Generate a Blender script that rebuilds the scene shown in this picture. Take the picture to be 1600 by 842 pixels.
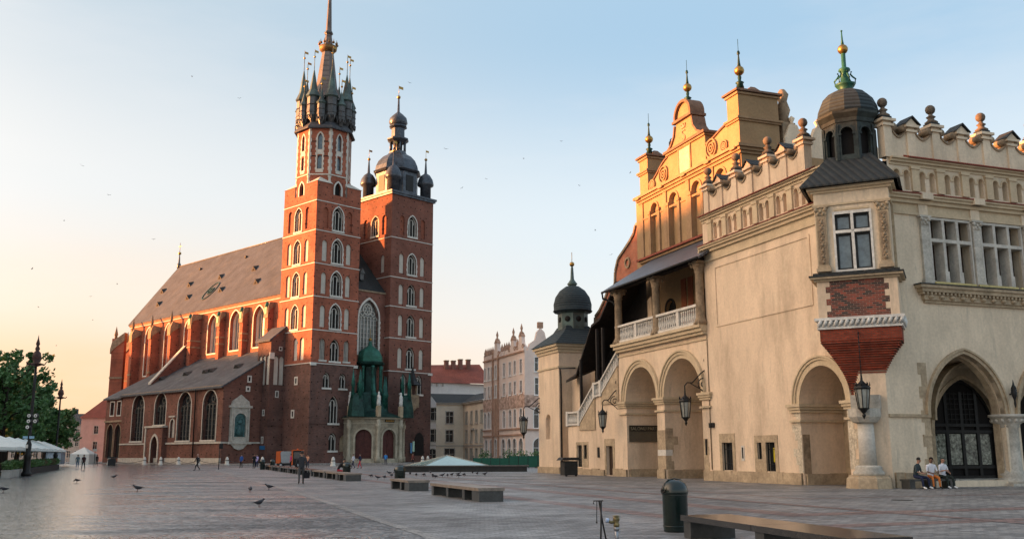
import bpy, bmesh, math, random
from mathutils import Vector, Matrix
from mathutils.geometry import tessellate_polygon
R = math.radians
PI = math.pi
random.seed(7)
for o in list(bpy.data.objects): bpy.data.objects.remove(o)
S = bpy.context.scene
C = S.collection

# ------------------------------------------------------------------ camera
cam_d = bpy.data.cameras.new('camera'); cam = bpy.data.objects.new('camera', cam_d); C.objects.link(cam)
cam.location = (0, 0, 1.72)
cam_d.sensor_width = 36; cam_d.lens = 36*1490.85/1600
cam_d.clip_start = .1; cam_d.clip_end = 6000
cam.matrix_world = Matrix.Translation((0, 0, 1.72)) @ Matrix.Rotation(R(90+10.909), 4, 'X') @ Matrix.Rotation(R(-.184), 4, 'Z')
S.camera = cam

# ------------------------------------------------------------------ light
SUN_AZ, SUN_EL = -88, 6.0
w = bpy.data.worlds.new('World'); S.world = w; w.use_nodes = True
nt = w.node_tree; nt.nodes.clear()
def nn(t, k, **kw):
    n = t.nodes.new(k)
    for a, b in kw.items(): setattr(n, a, b)
    return n
sky = nn(nt, 'ShaderNodeTexSky', sky_type='NISHITA', sun_disc=False, sun_elevation=R(SUN_EL), sun_rotation=R(SUN_AZ),
         air_density=1.0, dust_density=1.6, ozone_density=2.2, altitude=200)
bg = nn(nt, 'ShaderNodeBackground'); bg.inputs[1].default_value = .15
wo = nn(nt, 'ShaderNodeOutputWorld')
# dawn sky: pale haze over the whole horizon, peach glow towards the sunrise, blue overhead; the Nishita sky stays underneath
tcw = nn(nt, 'ShaderNodeTexCoord'); sep = nn(nt, 'ShaderNodeSeparateXYZ'); nt.links.new(tcw.outputs['Generated'], sep.inputs[0])
SKYK = 1/.15/3.25
def ramp(src, stops, interp='EASE'):
    r = nn(nt, 'ShaderNodeValToRGB'); r.color_ramp.interpolation = interp
    while len(r.color_ramp.elements) < len(stops): r.color_ramp.elements.new(.5)
    for e, (p, c) in zip(r.color_ramp.elements, stops): e.position = p; e.color = (*c, 1)
    nt.links.new(src, r.inputs[0]); return r.outputs[0]
cool = ramp(sep.outputs[2], [(0, (.74, .66, .60)), (.08, (.80, .76, .72)), (.22, (.68, .74, .77)), (.42, (.36, .52, .66)), (.62, (.44, .57, .70)), (1, (.52, .60, .70))])
warm = ramp(sep.outputs[2], [(0, (.95, .46, .20)), (.07, (.95, .53, .28)), (.15, (.86, .68, .52)), (.26, (.74, .72, .68)), (.45, (.50, .57, .60)), (.75, (.36, .47, .56))])
dotn = nn(nt, 'ShaderNodeVectorMath', operation='DOT_PRODUCT'); dotn.inputs[1].default_value = (math.sin(R(-62)), math.cos(R(-62)), 0)
nt.links.new(tcw.outputs['Generated'], dotn.inputs[0])
mr = nn(nt, 'ShaderNodeMapRange', interpolation_type='SMOOTHERSTEP'); mr.inputs[1].default_value = .20; mr.inputs[2].default_value = .92; nt.links.new(dotn.outputs['Value'], mr.inputs[0])
mxw = nn(nt, 'ShaderNodeMix', data_type='RGBA'); nt.links.new(mr.outputs[0], mxw.inputs[0]); nt.links.new(cool, mxw.inputs[6]); nt.links.new(warm, mxw.inputs[7])
# thin uneven high haze
mpw = nn(nt, 'ShaderNodeMapping'); mpw.inputs['Scale'].default_value = (1.2, 1.2, 5); nt.links.new(tcw.outputs['Generated'], mpw.inputs[0])
hz = nn(nt, 'ShaderNodeTexNoise'); hz.inputs['Scale'].default_value = 2.2; hz.inputs['Detail'].default_value = 7; hz.inputs['Roughness'].default_value = .6; nt.links.new(mpw.outputs[0], hz.inputs[0])
hr_ = nn(nt, 'ShaderNodeMapRange'); hr_.inputs[1].default_value = .42; hr_.inputs[2].default_value = .75; hr_.inputs[4].default_value = .28; nt.links.new(hz.outputs[0], hr_.inputs[0])
mxh = nn(nt, 'ShaderNodeMix', data_type='RGBA'); mxh.inputs[7].default_value = (.80, .76, .73, 1); nt.links.new(hr_.outputs[0], mxh.inputs[0]); nt.links.new(mxw.outputs[2], mxh.inputs[6])
scl = nn(nt, 'ShaderNodeVectorMath', operation='SCALE'); scl.inputs['Scale'].default_value = SKYK; nt.links.new(mxh.outputs[2], scl.inputs[0])
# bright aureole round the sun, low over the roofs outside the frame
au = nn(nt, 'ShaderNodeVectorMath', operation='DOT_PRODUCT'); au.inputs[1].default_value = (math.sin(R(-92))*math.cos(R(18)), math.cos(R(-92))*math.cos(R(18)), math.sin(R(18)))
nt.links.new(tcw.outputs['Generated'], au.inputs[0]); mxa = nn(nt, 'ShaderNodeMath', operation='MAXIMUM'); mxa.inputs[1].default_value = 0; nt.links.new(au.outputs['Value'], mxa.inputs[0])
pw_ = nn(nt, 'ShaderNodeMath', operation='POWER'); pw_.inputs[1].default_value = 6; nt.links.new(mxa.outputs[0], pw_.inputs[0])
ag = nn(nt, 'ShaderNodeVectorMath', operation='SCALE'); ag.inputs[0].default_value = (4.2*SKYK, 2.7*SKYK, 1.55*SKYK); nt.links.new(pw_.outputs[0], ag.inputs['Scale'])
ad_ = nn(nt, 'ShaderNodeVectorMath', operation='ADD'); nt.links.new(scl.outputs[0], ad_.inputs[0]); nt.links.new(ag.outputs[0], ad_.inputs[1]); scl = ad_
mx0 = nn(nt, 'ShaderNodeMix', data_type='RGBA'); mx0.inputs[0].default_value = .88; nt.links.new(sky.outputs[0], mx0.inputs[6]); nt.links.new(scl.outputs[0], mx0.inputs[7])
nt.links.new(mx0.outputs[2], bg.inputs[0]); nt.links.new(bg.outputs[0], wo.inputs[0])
sd = bpy.data.lights.new('sun', 'SUN'); sd.energy = 5; sd.angle = R(1.2); sd.color = (1, .37, .11)
sun = bpy.data.objects.new('sun', sd); C.objects.link(sun)
sv = Vector((math.sin(R(SUN_AZ))*math.cos(R(SUN_EL)), math.cos(R(SUN_AZ))*math.cos(R(SUN_EL)), math.sin(R(SUN_EL))))
sun.rotation_euler = sv.to_track_quat('Z', 'Y').to_euler()
S.view_settings.view_transform = 'Standard'; S.view_settings.look = 'None'
S.view_settings.exposure = 2.0; S.view_settings.gamma = 1

# ------------------------------------------------------------------ materials
def mat(name, col, rough=.85, var=.22, scale=.5, fine=6, bump=.15, metal=0, spec=.3, tint=None, stretch=(1, 1, 1)):
    m = bpy.data.materials.new(name); m.use_nodes = True; t = m.node_tree; b = t.nodes['Principled BSDF']
    b.inputs['Roughness'].default_value = rough; b.inputs['Metallic'].default_value = metal
    b.inputs['Specular IOR Level'].default_value = spec
    tc = nn(t, 'ShaderNodeTexCoord'); mp = nn(t, 'ShaderNodeMapping'); mp.inputs['Scale'].default_value = stretch
    t.links.new(tc.outputs['Object'], mp.inputs[0])
    n1 = nn(t, 'ShaderNodeTexNoise'); n1.inputs['Scale'].default_value = scale; n1.inputs['Detail'].default_value = 6; n1.inputs['Roughness'].default_value = .65
    n2 = nn(t, 'ShaderNodeTexNoise'); n2.inputs['Scale'].default_value = fine; n2.inputs['Detail'].default_value = 4
    t.links.new(mp.outputs[0], n1.inputs[0]); t.links.new(tc.outputs['Object'], n2.inputs[0])
    r1 = nn(t, 'ShaderNodeMapRange'); r1.inputs[1].default_value = .3; r1.inputs[2].default_value = .7
    t.links.new(n1.outputs[0], r1.inputs[0])
    dark = tuple(c*(1-var) for c in col); lite = tuple(min(1, c*(1+var)) for c in (tint or col))
    mx = nn(t, 'ShaderNodeMix', data_type='RGBA'); mx.inputs[6].default_value = (*dark, 1); mx.inputs[7].default_value = (*lite, 1)
    t.links.new(r1.outputs[0], mx.inputs[0])
    m2 = nn(t, 'ShaderNodeMix', data_type='RGBA', blend_type='MULTIPLY'); m2.inputs[0].default_value = 1
    r2 = nn(t, 'ShaderNodeMapRange'); r2.inputs[1].default_value = .3; r2.inputs[2].default_value = .7
    r2.inputs[3].default_value = 1-var*.6; r2.inputs[4].default_value = 1+var*.4
    t.links.new(n2.outputs[0], r2.inputs[0]); t.links.new(mx.outputs[2], m2.inputs[6]); t.links.new(r2.outputs[0], m2.inputs[7])
    t.links.new(m2.outputs[2], b.inputs['Base Color'])
    if bump:
        bp = nn(t, 'ShaderNodeBump'); bp.inputs['Strength'].default_value = bump; bp.inputs['Distance'].default_value = .03
        t.links.new(n2.outputs[0], bp.inputs['Height']); t.links.new(bp.outputs[0], b.inputs['Normal'])
    m['mix'] = m2.name
    return m
def stain(m, col, amt=.5, sc=.35, lo=.5, hi=.72, stretch=(1, 1, .3)):
    """weathering with a shape of its own: soot and water stains running down the plaster"""
    t = m.node_tree; b = t.nodes['Principled BSDF']; src = b.inputs['Base Color'].links[0].from_socket
    tc = nn(t, 'ShaderNodeTexCoord'); mp = nn(t, 'ShaderNodeMapping'); mp.inputs['Scale'].default_value = stretch; t.links.new(tc.outputs['Object'], mp.inputs[0])
    n = nn(t, 'ShaderNodeTexNoise'); n.inputs['Scale'].default_value = sc; n.inputs['Detail'].default_value = 9; n.inputs['Roughness'].default_value = .72; t.links.new(mp.outputs[0], n.inputs[0])
    r = nn(t, 'ShaderNodeMapRange'); r.inputs[1].default_value = lo; r.inputs[2].default_value = hi; r.inputs[4].default_value = amt; t.links.new(n.outputs[0], r.inputs[0])
    mx = nn(t, 'ShaderNodeMix', data_type='RGBA'); mx.inputs[7].default_value = (*col, 1); t.links.new(r.outputs[0], mx.inputs[0]); t.links.new(src, mx.inputs[6]); t.links.new(mx.outputs[2], b.inputs['Base Color'])

def xz_vec(t):
    """wall coordinate (x+y, z) in object space: runs along every axis aligned wall"""
    tc = nn(t, 'ShaderNodeTexCoord'); sp = nn(t, 'ShaderNodeSeparateXYZ'); ad = nn(t, 'ShaderNodeMath', operation='ADD'); cb = nn(t, 'ShaderNodeCombineXYZ')
    t.links.new(tc.outputs['Object'], sp.inputs[0]); t.links.new(sp.outputs[0], ad.inputs[0]); t.links.new(sp.outputs[1], ad.inputs[1])
    t.links.new(ad.outputs[0], cb.inputs[0]); t.links.new(sp.outputs[2], cb.inputs[1])
    return tc, cb

def brick_mat(name, c1, c2, mortar, bw=.5, bh=.16, ms=.012, blotch=.35, dots=True, scale=.22):
    m = bpy.data.materials.new(name); m.use_nodes = True; t = m.node_tree; b = t.nodes['Principled BSDF']
    b.inputs['Roughness'].default_value = .9; b.inputs['Specular IOR Level'].default_value = .2
    tc, cb = xz_vec(t)
    br = nn(t, 'ShaderNodeTexBrick'); br.inputs['Scale'].default_value = 1; br.inputs['Brick Width'].default_value = bw; br.inputs['Row Height'].default_value = bh
    br.inputs['Mortar Size'].default_value = ms; br.inputs['Color1'].default_value = (*c1, 1); br.inputs['Color2'].default_value = (*c2, 1); br.inputs['Mortar'].default_value = (*mortar, 1)
    t.links.new(cb.outputs[0], br.inputs[0])
    n1 = nn(t, 'ShaderNodeTexNoise'); n1.inputs['Scale'].default_value = scale; n1.inputs['Detail'].default_value = 8; n1.inputs['Roughness'].default_value = .7
    t.links.new(tc.outputs['Object'], n1.inputs[0])
    r1 = nn(t, 'ShaderNodeMapRange'); r1.inputs[1].default_value = .32; r1.inputs[2].default_value = .68; r1.inputs[3].default_value = 1-blotch; r1.inputs[4].default_value = 1+blotch*.6
    t.links.new(n1.outputs[0], r1.inputs[0])
    mx = nn(t, 'ShaderNodeMix', data_type='RGBA', blend_type='MULTIPLY'); mx.inputs[0].default_value = 1
    t.links.new(br.outputs[0], mx.inputs[6]); t.links.new(r1.outputs[0], mx.inputs[7])
    out = mx.outputs[2]
    if dots:
        vo = nn(t, 'ShaderNodeTexVoronoi', voronoi_dimensions='2D'); vo.inputs['Scale'].default_value = .62; vo.inputs['Randomness'].default_value = .45
        t.links.new(cb.outputs[0], vo.inputs[0])
        lt = nn(t, 'ShaderNodeMath', operation='GREATER_THAN'); lt.inputs[1].default_value = .085
        t.links.new(vo.outputs['Distance'], lt.inputs[0])
        m3 = nn(t, 'ShaderNodeMix', data_type='RGBA'); m3.inputs[6].default_value = (.035, .02, .015, 1)
        t.links.new(lt.outputs[0], m3.inputs[0]); t.links.new(out, m3.inputs[7]); out = m3.outputs[2]
    t.links.new(out, b.inputs['Base Color'])
    bp = nn(t, 'ShaderNodeBump'); bp.inputs['Strength'].default_value = .4; bp.inputs['Distance'].default_value = .02
    t.links.new(br.outputs['Fac'], bp.inputs['Height']); bp.invert = True; t.links.new(bp.outputs[0], b.inputs['Normal'])
    return m

def roof_mat(name, col, rough=.6, sx=2.0, sz=0, metal=0, var=.3):
    m = mat(name, col, rough, var, .3, 5, .1, metal)
    t = m.node_tree; b = t.nodes['Principled BSDF']
    tc, cb = xz_vec(t)
    wv = nn(t, 'ShaderNodeTexWave', wave_type='BANDS', bands_direction='X' if not sz else 'Y'); wv.inputs['Scale'].default_value = sx; wv.inputs['Distortion'].default_value = .4
    t.links.new(cb.outputs[0], wv.inputs[0])
    bp = nn(t, 'ShaderNodeBump'); bp.inputs['Strength'].default_value = .6; bp.inputs['Distance'].default_value = .05
    t.links.new(wv.outputs[0], bp.inputs['Height']); t.links.new(bp.outputs[0], b.inputs['Normal'])
    src = t.nodes[m['mix']]; mx = nn(t, 'ShaderNodeMix', data_type='RGBA', blend_type='MULTIPLY'); mx.inputs[0].default_value = 1
    r2 = nn(t, 'ShaderNodeMapRange'); r2.inputs[1].default_value = 0; r2.inputs[2].default_value = .35; r2.inputs[3].default_value = .6; r2.inputs[4].default_value = 1.05
    t.links.new(wv.outputs[0], r2.inputs[0]); t.links.new(src.outputs[2], mx.inputs[6]); t.links.new(r2.outputs[0], mx.inputs[7]); t.links.new(mx.outputs[2], b.inputs['Base Color'])
    return m

def glass_mat(name, col=(.02, .025, .03), rough=.12):
    m = mat(name, col, rough, .4, 1.2, 3, .05, 0, .8)
    return m

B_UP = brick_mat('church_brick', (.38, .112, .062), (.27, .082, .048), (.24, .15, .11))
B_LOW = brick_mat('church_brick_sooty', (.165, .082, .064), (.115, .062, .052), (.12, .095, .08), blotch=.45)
B_AISLE = brick_mat('aisle_brick', (.205, .085, .06), (.145, .064, .048), (.14, .10, .08), blotch=.4)
B_FINE = brick_mat('corbel_brick', (.34, .06, .03), (.22, .04, .022), (.12, .07, .05), .26, .085, .012, .35, False, 1.5)
B_HALL = brick_mat('gable_brick', (.42, .12, .06), (.34, .10, .06), (.32, .22, .16), .3, .09, .012, .3, False, .8)
LIME = mat('limestone', (.50, .47, .41), .85, .22, 1.2, 8)
LIME_W = mat('white_limestone', (.58, .55, .49), .85, .15, 1.0, 8)
PLAST = mat('niche_plaster', (.52, .48, .41), .9, .14, .7, 6)
STUC = mat('cream_stucco', (.70, .545, .39), .92, .13, .45, 7, .25, stretch=(1, 1, .45))
STUC_G = mat('grey_stucco', (.68, .56, .41), .92, .17, .6, 7, .25, stretch=(1, 1, .45))
stain(STUC, (.34, .26, .18), .7, .5, .48); stain(STUC, (.42, .34, .25), .6, 3.0, .56, .68, (1, 1, .12)); stain(STUC, (.78, .66, .48), .5, .9, .55, .7, (1, 1, .8)); stain(STUC_G, (.33, .29, .22), .6, .45); stain(STUC_G, (.40, .35, .27), .5, 2.5, .55, .65, (1, 1, .15))
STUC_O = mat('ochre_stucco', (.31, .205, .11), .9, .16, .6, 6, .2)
STONE = mat('sandstone', (.40, .31, .205), .9, .3, 1.4, 7, .3)
STONE_D = mat('weathered_sandstone', (.27, .20, .13), .9, .38, 1.6, 6, .3)
STONE_G = mat('grey_stone', (.44, .41, .35), .85, .3, 1.6, 9, .25)
MOULD = mat('cream_moulding', (.54, .43, .285), .85, .15, 1.2, 8, .12)
MOULD_O = mat('ochre_moulding', (.30, .195, .11), .88, .2, 1.2, 8, .12)
STONE_B = mat('dark_finial_stone', (.13, .105, .08), .9, .4, 3, 9, .3)  # darker grey-brown stone for the ball finials
MARB = mat('pale_marble', (.62, .60, .55), .6, .2, 1.5, 6, .1)
SLATE = roof_mat('grey_roof_tiles', (.056, .069, .090), .85, .5)
SLATE_D = roof_mat('aisle_roof_lead', (.060, .064, .072), .75, .45)
SLATE_B = roof_mat('dark_slate', (.028, .031, .031), .7, .8)
stain(SLATE_D, (.15, .15, .145), .6, .5, .5, .7, (1, 1, 1)); stain(SLATE, (.10, .10, .10), .5, .4, .5, .7, (1, 1, 1)); stain(B_UP, (.13, .055, .04), .6, .35, .52, .68, (1, 1, .6)); stain(B_AISLE, (.06, .035, .03), .7, .4, .5, .66, (1, 1, .5)); stain(B_LOW, (.20, .085, .06), .5, .4, .52, .66, (1, 1, .5))
LEAD = mat('lead_sheet', (.085, .085, .085), .42, .4, .8, 4, .2, .35)
LEADB = mat('blue_lead_sheet', (.075, .085, .10), .38, .45, .9, 3, .2, .45)
COPPER = mat('green_copper', (.024, .115, .08), .5, .4, .9, 4, .2, .2)
COPPER_D = mat('dark_copper', (.012, .046, .037), .5, .6, .8, 3, .2, .2)
GOLD = mat('gilded_metal', (.36, .21, .06), .35, .25, 2, 8, .05, .9)
IRON = mat('black_iron', (.018, .018, .018), .45, .3, 3, 12, .1, .3)
REDT = roof_mat('red_roof_tiles', (.26, .07, .045), .8, 2.2)
GLASS = glass_mat('dark_window_glass')
GLASS2 = glass_mat('reflecting_glass', (.10, .14, .16), .08)
LEADED = mat('leaded_church_glass', (.16, .17, .16), .35, .5, 1.5, 5, .2, 0, .6)
BLACK = mat('dark_interior', (.012, .010, .009), .9, .2)
WOOD = mat('dark_red_door_wood', (.075, .022, .018), .6, .3, 2, 10)
WOODB = mat('dark_brown_wood', (.05, .028, .018), .7, .3, 2, 10)

# ------------------------------------------------------------------ mesh building
class MB:
    def __init__(s): s.v = []; s.f = []; s.m = []; s.s = []; s.mi = 0
    def use(s, i): s.mi = i; return s
    def add(s, vs, fs, smooth=False):
        k = len(s.v); s.v += [tuple(p) for p in vs]
        for f in fs: s.f.append(tuple(i+k for i in f)); s.m.append(s.mi); s.s.append(smooth)
        return s
    def box(s, x0, x1, y0, y1, z0, z1):
        return s.add([(x, y, z) for z in (z0, z1) for x, y in ((x0, y0), (x1, y0), (x1, y1), (x0, y1))],
                     [(3, 2, 1, 0), (4, 5, 6, 7), (0, 1, 5, 4), (1, 2, 6, 5), (2, 3, 7, 6), (3, 0, 4, 7)])
    def fbox(s, fn, u0, u1, v0, v1, d0, d1):
        vs = [fn(u, v, d) for d in (d0, d1) for u, v in ((u0, v0), (u1, v0), (u1, v1), (u0, v1))]
        return s.add(vs, [(3, 2, 1, 0), (4, 5, 6, 7), (0, 1, 5, 4), (1, 2, 6, 5), (2, 3, 7, 6), (3, 0, 4, 7)])
    def tess(s, fn, loops, d):
        tris = tessellate_polygon([[Vector((p[0], p[1], 0)) for p in l] for l in loops])
        flat = [p for l in loops for p in l]
        return s.add([fn(p[0], p[1], d) for p in flat], [tuple(t) for t in tris])
    def loopside(s, fn, loop, d0, d1):
        n = len(loop)
        return s.add([fn(p[0], p[1], d0) for p in loop]+[fn(p[0], p[1], d1) for p in loop], [(i, (i+1) % n, n+(i+1) % n, n+i) for i in range(n)])
    def prism(s, fn, loop, d0, d1, holes=()):
        s.tess(fn, [loop, *holes], d0); s.tess(fn, [loop, *holes], d1); s.loopside(fn, loop, d0, d1)
        for h in holes: s.loopside(fn, h, d0, d1)
        return s
    def wall(s, fn, loop, holes, depth):
        s.tess(fn, [loop, *holes], 0)
        for h in holes: s.loopside(fn, h, 0, depth)
        return s
    def lathe(s, prof, c=(0, 0, 0), n=16, rot=0, smooth=True, cap=True):
        vs = []; fs = []; m = len(prof)
        for i in range(n):
            a = rot+2*PI*i/n
            for r, z in prof: vs.append((c[0]+r*math.cos(a), c[1]+r*math.sin(a), c[2]+z))
        for i in range(n):
            j = (i+1) % n
            for k in range(m-1): fs.append((i*m+k, j*m+k, j*m+k+1, i*m+k+1))
        if cap:
            fs.append(tuple(i*m for i in range(n))[::-1]); fs.append(tuple(i*m+m-1 for i in range(n)))
        return s.add(vs, fs, smooth)
    def cyl(s, c, r, h, n=12, r2=None, rot=0, smooth=True):
        return s.lathe([(r, 0), (r if r2 is None else r2, h)], c, n, rot, smooth)
    def sphere(s, c, r, n=12, sz=1):
        k = max(5, n//2)
        return s.lathe([(max(.001, r*math.sin(PI*i/k)), -r*sz*math.cos(PI*i/k)) for i in range(k+1)], c, n)
    def tube(s, pts, r, n=6, rs=None):
        pts = [Vector(p) for p in pts]; vs = []; fs = []
        for i, p in enumerate(pts):
            a = pts[max(0, i-1)]; b = pts[min(len(pts)-1, i+1)]; d = (b-a).normalized()
            u = d.cross(Vector((0, 0, 1)));
            if u.length < .05: u = d.cross(Vector((0, 1, 0)))
            u.normalize(); v = d.cross(u); rr = rs[i] if rs else r
            for k in range(n):
                t = 2*PI*k/n; vs.append(p+u*math.cos(t)*rr+v*math.sin(t)*rr)
        for i in range(len(pts)-1):
            for k in range(n): fs.append((i*n+k, i*n+(k+1) % n, (i+1)*n+(k+1) % n, (i+1)*n+k))
        fs += [tuple(range(n))[::-1], tuple((len(pts)-1)*n+k for k in range(n))]
        return s.add(vs, fs, True)
    def xf(s, M, k0=0):
        for i in range(k0, len(s.v)): s.v[i] = tuple(M @ Vector(s.v[i]))
        return s
    def build(s, name, mats, parent=None, recalc=True):
        if not isinstance(mats, (list, tuple)): mats = [mats]
        me = bpy.data.meshes.new(name); me.from_pydata(s.v, [], s.f)
        for m in mats: me.materials.append(m)
        me.polygons.foreach_set('material_index', s.m); me.polygons.foreach_set('use_smooth', s.s)
        if recalc:
            bm = bmesh.new(); bm.from_mesh(me)
            bmesh.ops.remove_doubles(bm, verts=bm.verts, dist=.0004)
            bmesh.ops.recalc_face_normals(bm, faces=bm.faces); bm.to_mesh(me); bm.free()
        me.update()
        o = bpy.data.objects.new(name, me); C.objects.link(o)
        if parent: o.parent = parent
        return o

def tag(o, label=None, cat=None, group=None, kind=None):
    for k, v in (('label', label), ('category', cat), ('group', group), ('kind', kind)):
        if v: o[k] = v
    return o
def thing(name, label, cat, loc=(0, 0, 0), rz=0, group=None):
    o = bpy.data.objects.new(name, None); C.objects.link(o); o.location = loc; o.rotation_euler = (0, 0, rz)
    o.empty_display_size = .3
    return tag(o, label, cat, group)
def kids(o): return [c for c in bpy.data.objects if c.parent == o]
def dup(o, loc=None, rz=None, label=None, group=None, parent=None):
    c = o.copy(); C.objects.link(c)
    if parent: c.parent = parent
    if loc is not None: c.location = loc
    if rz is not None: c.rotation_euler = (0, 0, rz)
    if label: c['label'] = label
    if group: c['group'] = group
    for k in kids(o): dup(k, parent=c)
    return c
def PN(x0): return lambda u, v, d: (x0+d, u, v)       # wall seen from -x, u runs along y
def PW(y0): return lambda u, v, d: (u, y0+d, v)       # wall seen from -y, u runs along x
def rect(u0, u1, v0, v1): return [(u0, v0), (u1, v0), (u1, v1), (u0, v1)]
def head(u0, u1, vs, h, n=8):
    """arch head from (u1,vs) over the apex to (u0,vs); h above half the width gives a pointed arch"""
    a = (u1-u0)/2; um = (u0+u1)/2
    if h <= a*1.02: return [(um+a*math.cos(PI*i/(2*n)), vs+h*math.sin(PI*i/(2*n))) for i in range(2*n+1)]
    r = (a*a+h*h)/(2*a); t = math.asin(min(1, h/r)); 
    if r < a: t = PI-t
    p = [(u1-r+r*math.cos(t*i/n), vs+r*math.sin(t*i/n)) for i in range(n+1)]
    return p+[(2*um-x, y) for x, y in p[-2::-1]]
def arch(u0, u1, v0, vs, h, n=8): return [(u0, v0), (u1, v0)]+head(u0, u1, vs, h, n)
def band(u0, u1, v0, vs, h, t, n=8):
    o = [(u1+t, v0)]+head(u0-t, u1+t, vs, h+t, n)+[(u0-t, v0)]
    i = [(u0, v0)]+head(u0, u1, vs, h, n)[::-1]+[(u1, v0)]
    return o+i
def ragged(u0, u1, v0, vs, h, t, n=8, step=.55, amp=.13, seed=0):
    """a surround whose outer edge is toothed like quoin stones"""
    rr = random.Random(seed)
    o = []; z = v0; s = 0
    right = []
    while z < vs:
        e = t+(amp if s % 2 else 0)
        right += [(u1+e, z), (u1+e, min(vs, z+step))]; z += step; s += 1
    o = right+head(u0-t, u1+t, vs+.01, h+t*1.3, n)+[(u0-(x-u1), y) for x, y in right[::-1]]
    i = [(u0, v0)]+head(u0, u1, vs, h, n)[::-1]+[(u1, v0)]
    return o+i

# ------------------------------------------------------------------ ground
def ground_mat(name, kind):
    m = bpy.data.materials.new(name); m.use_nodes = True; t = m.node_tree; b = t.nodes['Principled BSDF']
    tc = nn(t, 'ShaderNodeTexCoord')
    n1 = nn(t, 'ShaderNodeTexNoise'); n1.inputs['Scale'].default_value = .22; n1.inputs['Detail'].default_value = 7; n1.inputs['Roughness'].default_value = .62
    mp = nn(t, 'ShaderNodeMapping'); mp.inputs['Scale'].default_value = (.45, 1.5, 1) if kind == 'cobble' else (1, 1, 1)
    t.links.new(tc.outputs['Object'], mp.inputs[0]); t.links.new(mp.outputs[0], n1.inputs[0])
    n2 = nn(t, 'ShaderNodeTexNoise'); n2.inputs['Scale'].default_value = 5; n2.inputs['Detail'].default_value = 5
    t.links.new(tc.outputs['Object'], n2.inputs[0])
    if kind == 'cobble':
        vo = nn(t, 'ShaderNodeTexVoronoi', voronoi_dimensions='2D', feature='DISTANCE_TO_EDGE'); vo.inputs['Scale'].default_value = 5.2
        vc = nn(t, 'ShaderNodeTexVoronoi', voronoi_dimensions='2D'); vc.inputs['Scale'].default_value = 5.2
        t.links.new(tc.outputs['Object'], vo.inputs[0]); t.links.new(tc.outputs['Object'], vc.inputs[0])
        hr = nn(t, 'ShaderNodeMapRange'); hr.inputs[1].default_value = 0; hr.inputs[2].default_value = .22
        t.links.new(vo.outputs['Distance'], hr.inputs[0]); height = hr.outputs[0]; cellc = vc.outputs['Color']
        c1, c2 = (.085, .086, .086), (.25, .245, .235)
    else:
        mr = nn(t, 'ShaderNodeMapping'); mr.inputs['Rotation'].default_value = (0, 0, -R(20.15))
        t.links.new(tc.outputs['Object'], mr.inputs[0])
        br = nn(t, 'ShaderNodeTexBrick'); br.inputs['Scale'].default_value = 1; br.inputs['Brick Width'].default_value = .36; br.inputs['Row Height'].default_value = .18
        br.inputs['Mortar Size'].default_value = .012; br.inputs['Mortar Smooth'].default_value = .3
        br.inputs['Color1'].default_value = (1, 1, 1, 1); br.inputs['Color2'].default_value = (.2, .2, .2, 1); br.inputs['Mortar'].default_value = (.35, .35, .35, 1)
        t.links.new(mr.outputs[0], br.inputs[0])
        iv = nn(t, 'ShaderNodeMath', operation='SUBTRACT'); iv.inputs[0].default_value = 1; t.links.new(br.outputs['Fac'], iv.inputs[1])
        height = iv.outputs[0]; cellc = br.outputs['Color']
        c1, c2 = {'slab': ((.105, .104, .102), (.215, .213, .21)), 'red': ((.125, .078, .068), (.18, .12, .105)), 'strip': ((.15, .145, .135), (.25, .24, .225))}[kind]
    r1 = nn(t, 'ShaderNodeMapRange'); r1.inputs[1].default_value = .35; r1.inputs[2].default_value = .68
    t.links.new(n1.outputs[0], r1.inputs[0])
    mx = nn(t, 'ShaderNodeMix', data_type='RGBA'); mx.inputs[6].default_value = (*c1, 1); mx.inputs[7].default_value = (*c2, 1)
    t.links.new(r1.outputs[0], mx.inputs[0])
    sp = nn(t, 'ShaderNodeSeparateColor'); t.links.new(cellc, sp.inputs[0])
    r3 = nn(t, 'ShaderNodeMapRange'); r3.inputs[3].default_value = .35 if kind == 'cobble' else .4; r3.inputs[4].default_value = 1.75 if kind == 'cobble' else 1.55
    t.links.new(sp.outputs[0], r3.inputs[0])
    m2 = nn(t, 'ShaderNodeMix', data_type='RGBA', blend_type='MULTIPLY'); m2.inputs[0].default_value = 1
    t.links.new(mx.outputs[2], m2.inputs[6]); t.links.new(r3.outputs[0], m2.inputs[7])
    m4 = nn(t, 'ShaderNodeMix', data_type='RGBA', blend_type='MULTIPLY'); m4.inputs[0].default_value = 1
    r4 = nn(t, 'ShaderNodeMapRange'); r4.inputs[3].default_value = .22; r4.inputs[4].default_value = 1.05
    t.links.new(height, r4.inputs[0]); t.links.new(m2.outputs[2], m4.inputs[6]); t.links.new(r4.outputs[0], m4.inputs[7])
    n5 = nn(t, 'ShaderNodeTexNoise'); n5.inputs['Scale'].default_value = 16; n5.inputs['Detail'].default_value = 6; n5.inputs['Roughness'].default_value = .8; t.links.new(tc.outputs['Object'], n5.inputs[0])
    r5 = nn(t, 'ShaderNodeMapRange'); r5.inputs[1].default_value = .3; r5.inputs[2].default_value = .7; r5.inputs[3].default_value = .45; r5.inputs[4].default_value = 1.55; t.links.new(n5.outputs[0], r5.inputs[0])
    m5 = nn(t, 'ShaderNodeMix', data_type='RGBA', blend_type='MULTIPLY'); m5.inputs[0].default_value = 1; t.links.new(m4.outputs[2], m5.inputs[6]); t.links.new(r5.outputs[0], m5.inputs[7]); m4 = m5
    t.links.new(m4.outputs[2], b.inputs['Base Color'])
    rr = nn(t, 'ShaderNodeMapRange'); rr.inputs[1].default_value = .38; rr.inputs[2].default_value = .62
    rr.inputs[3].default_value, rr.inputs[4].default_value = (.62, .26) if kind == 'cobble' else (.66, .44)
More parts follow.
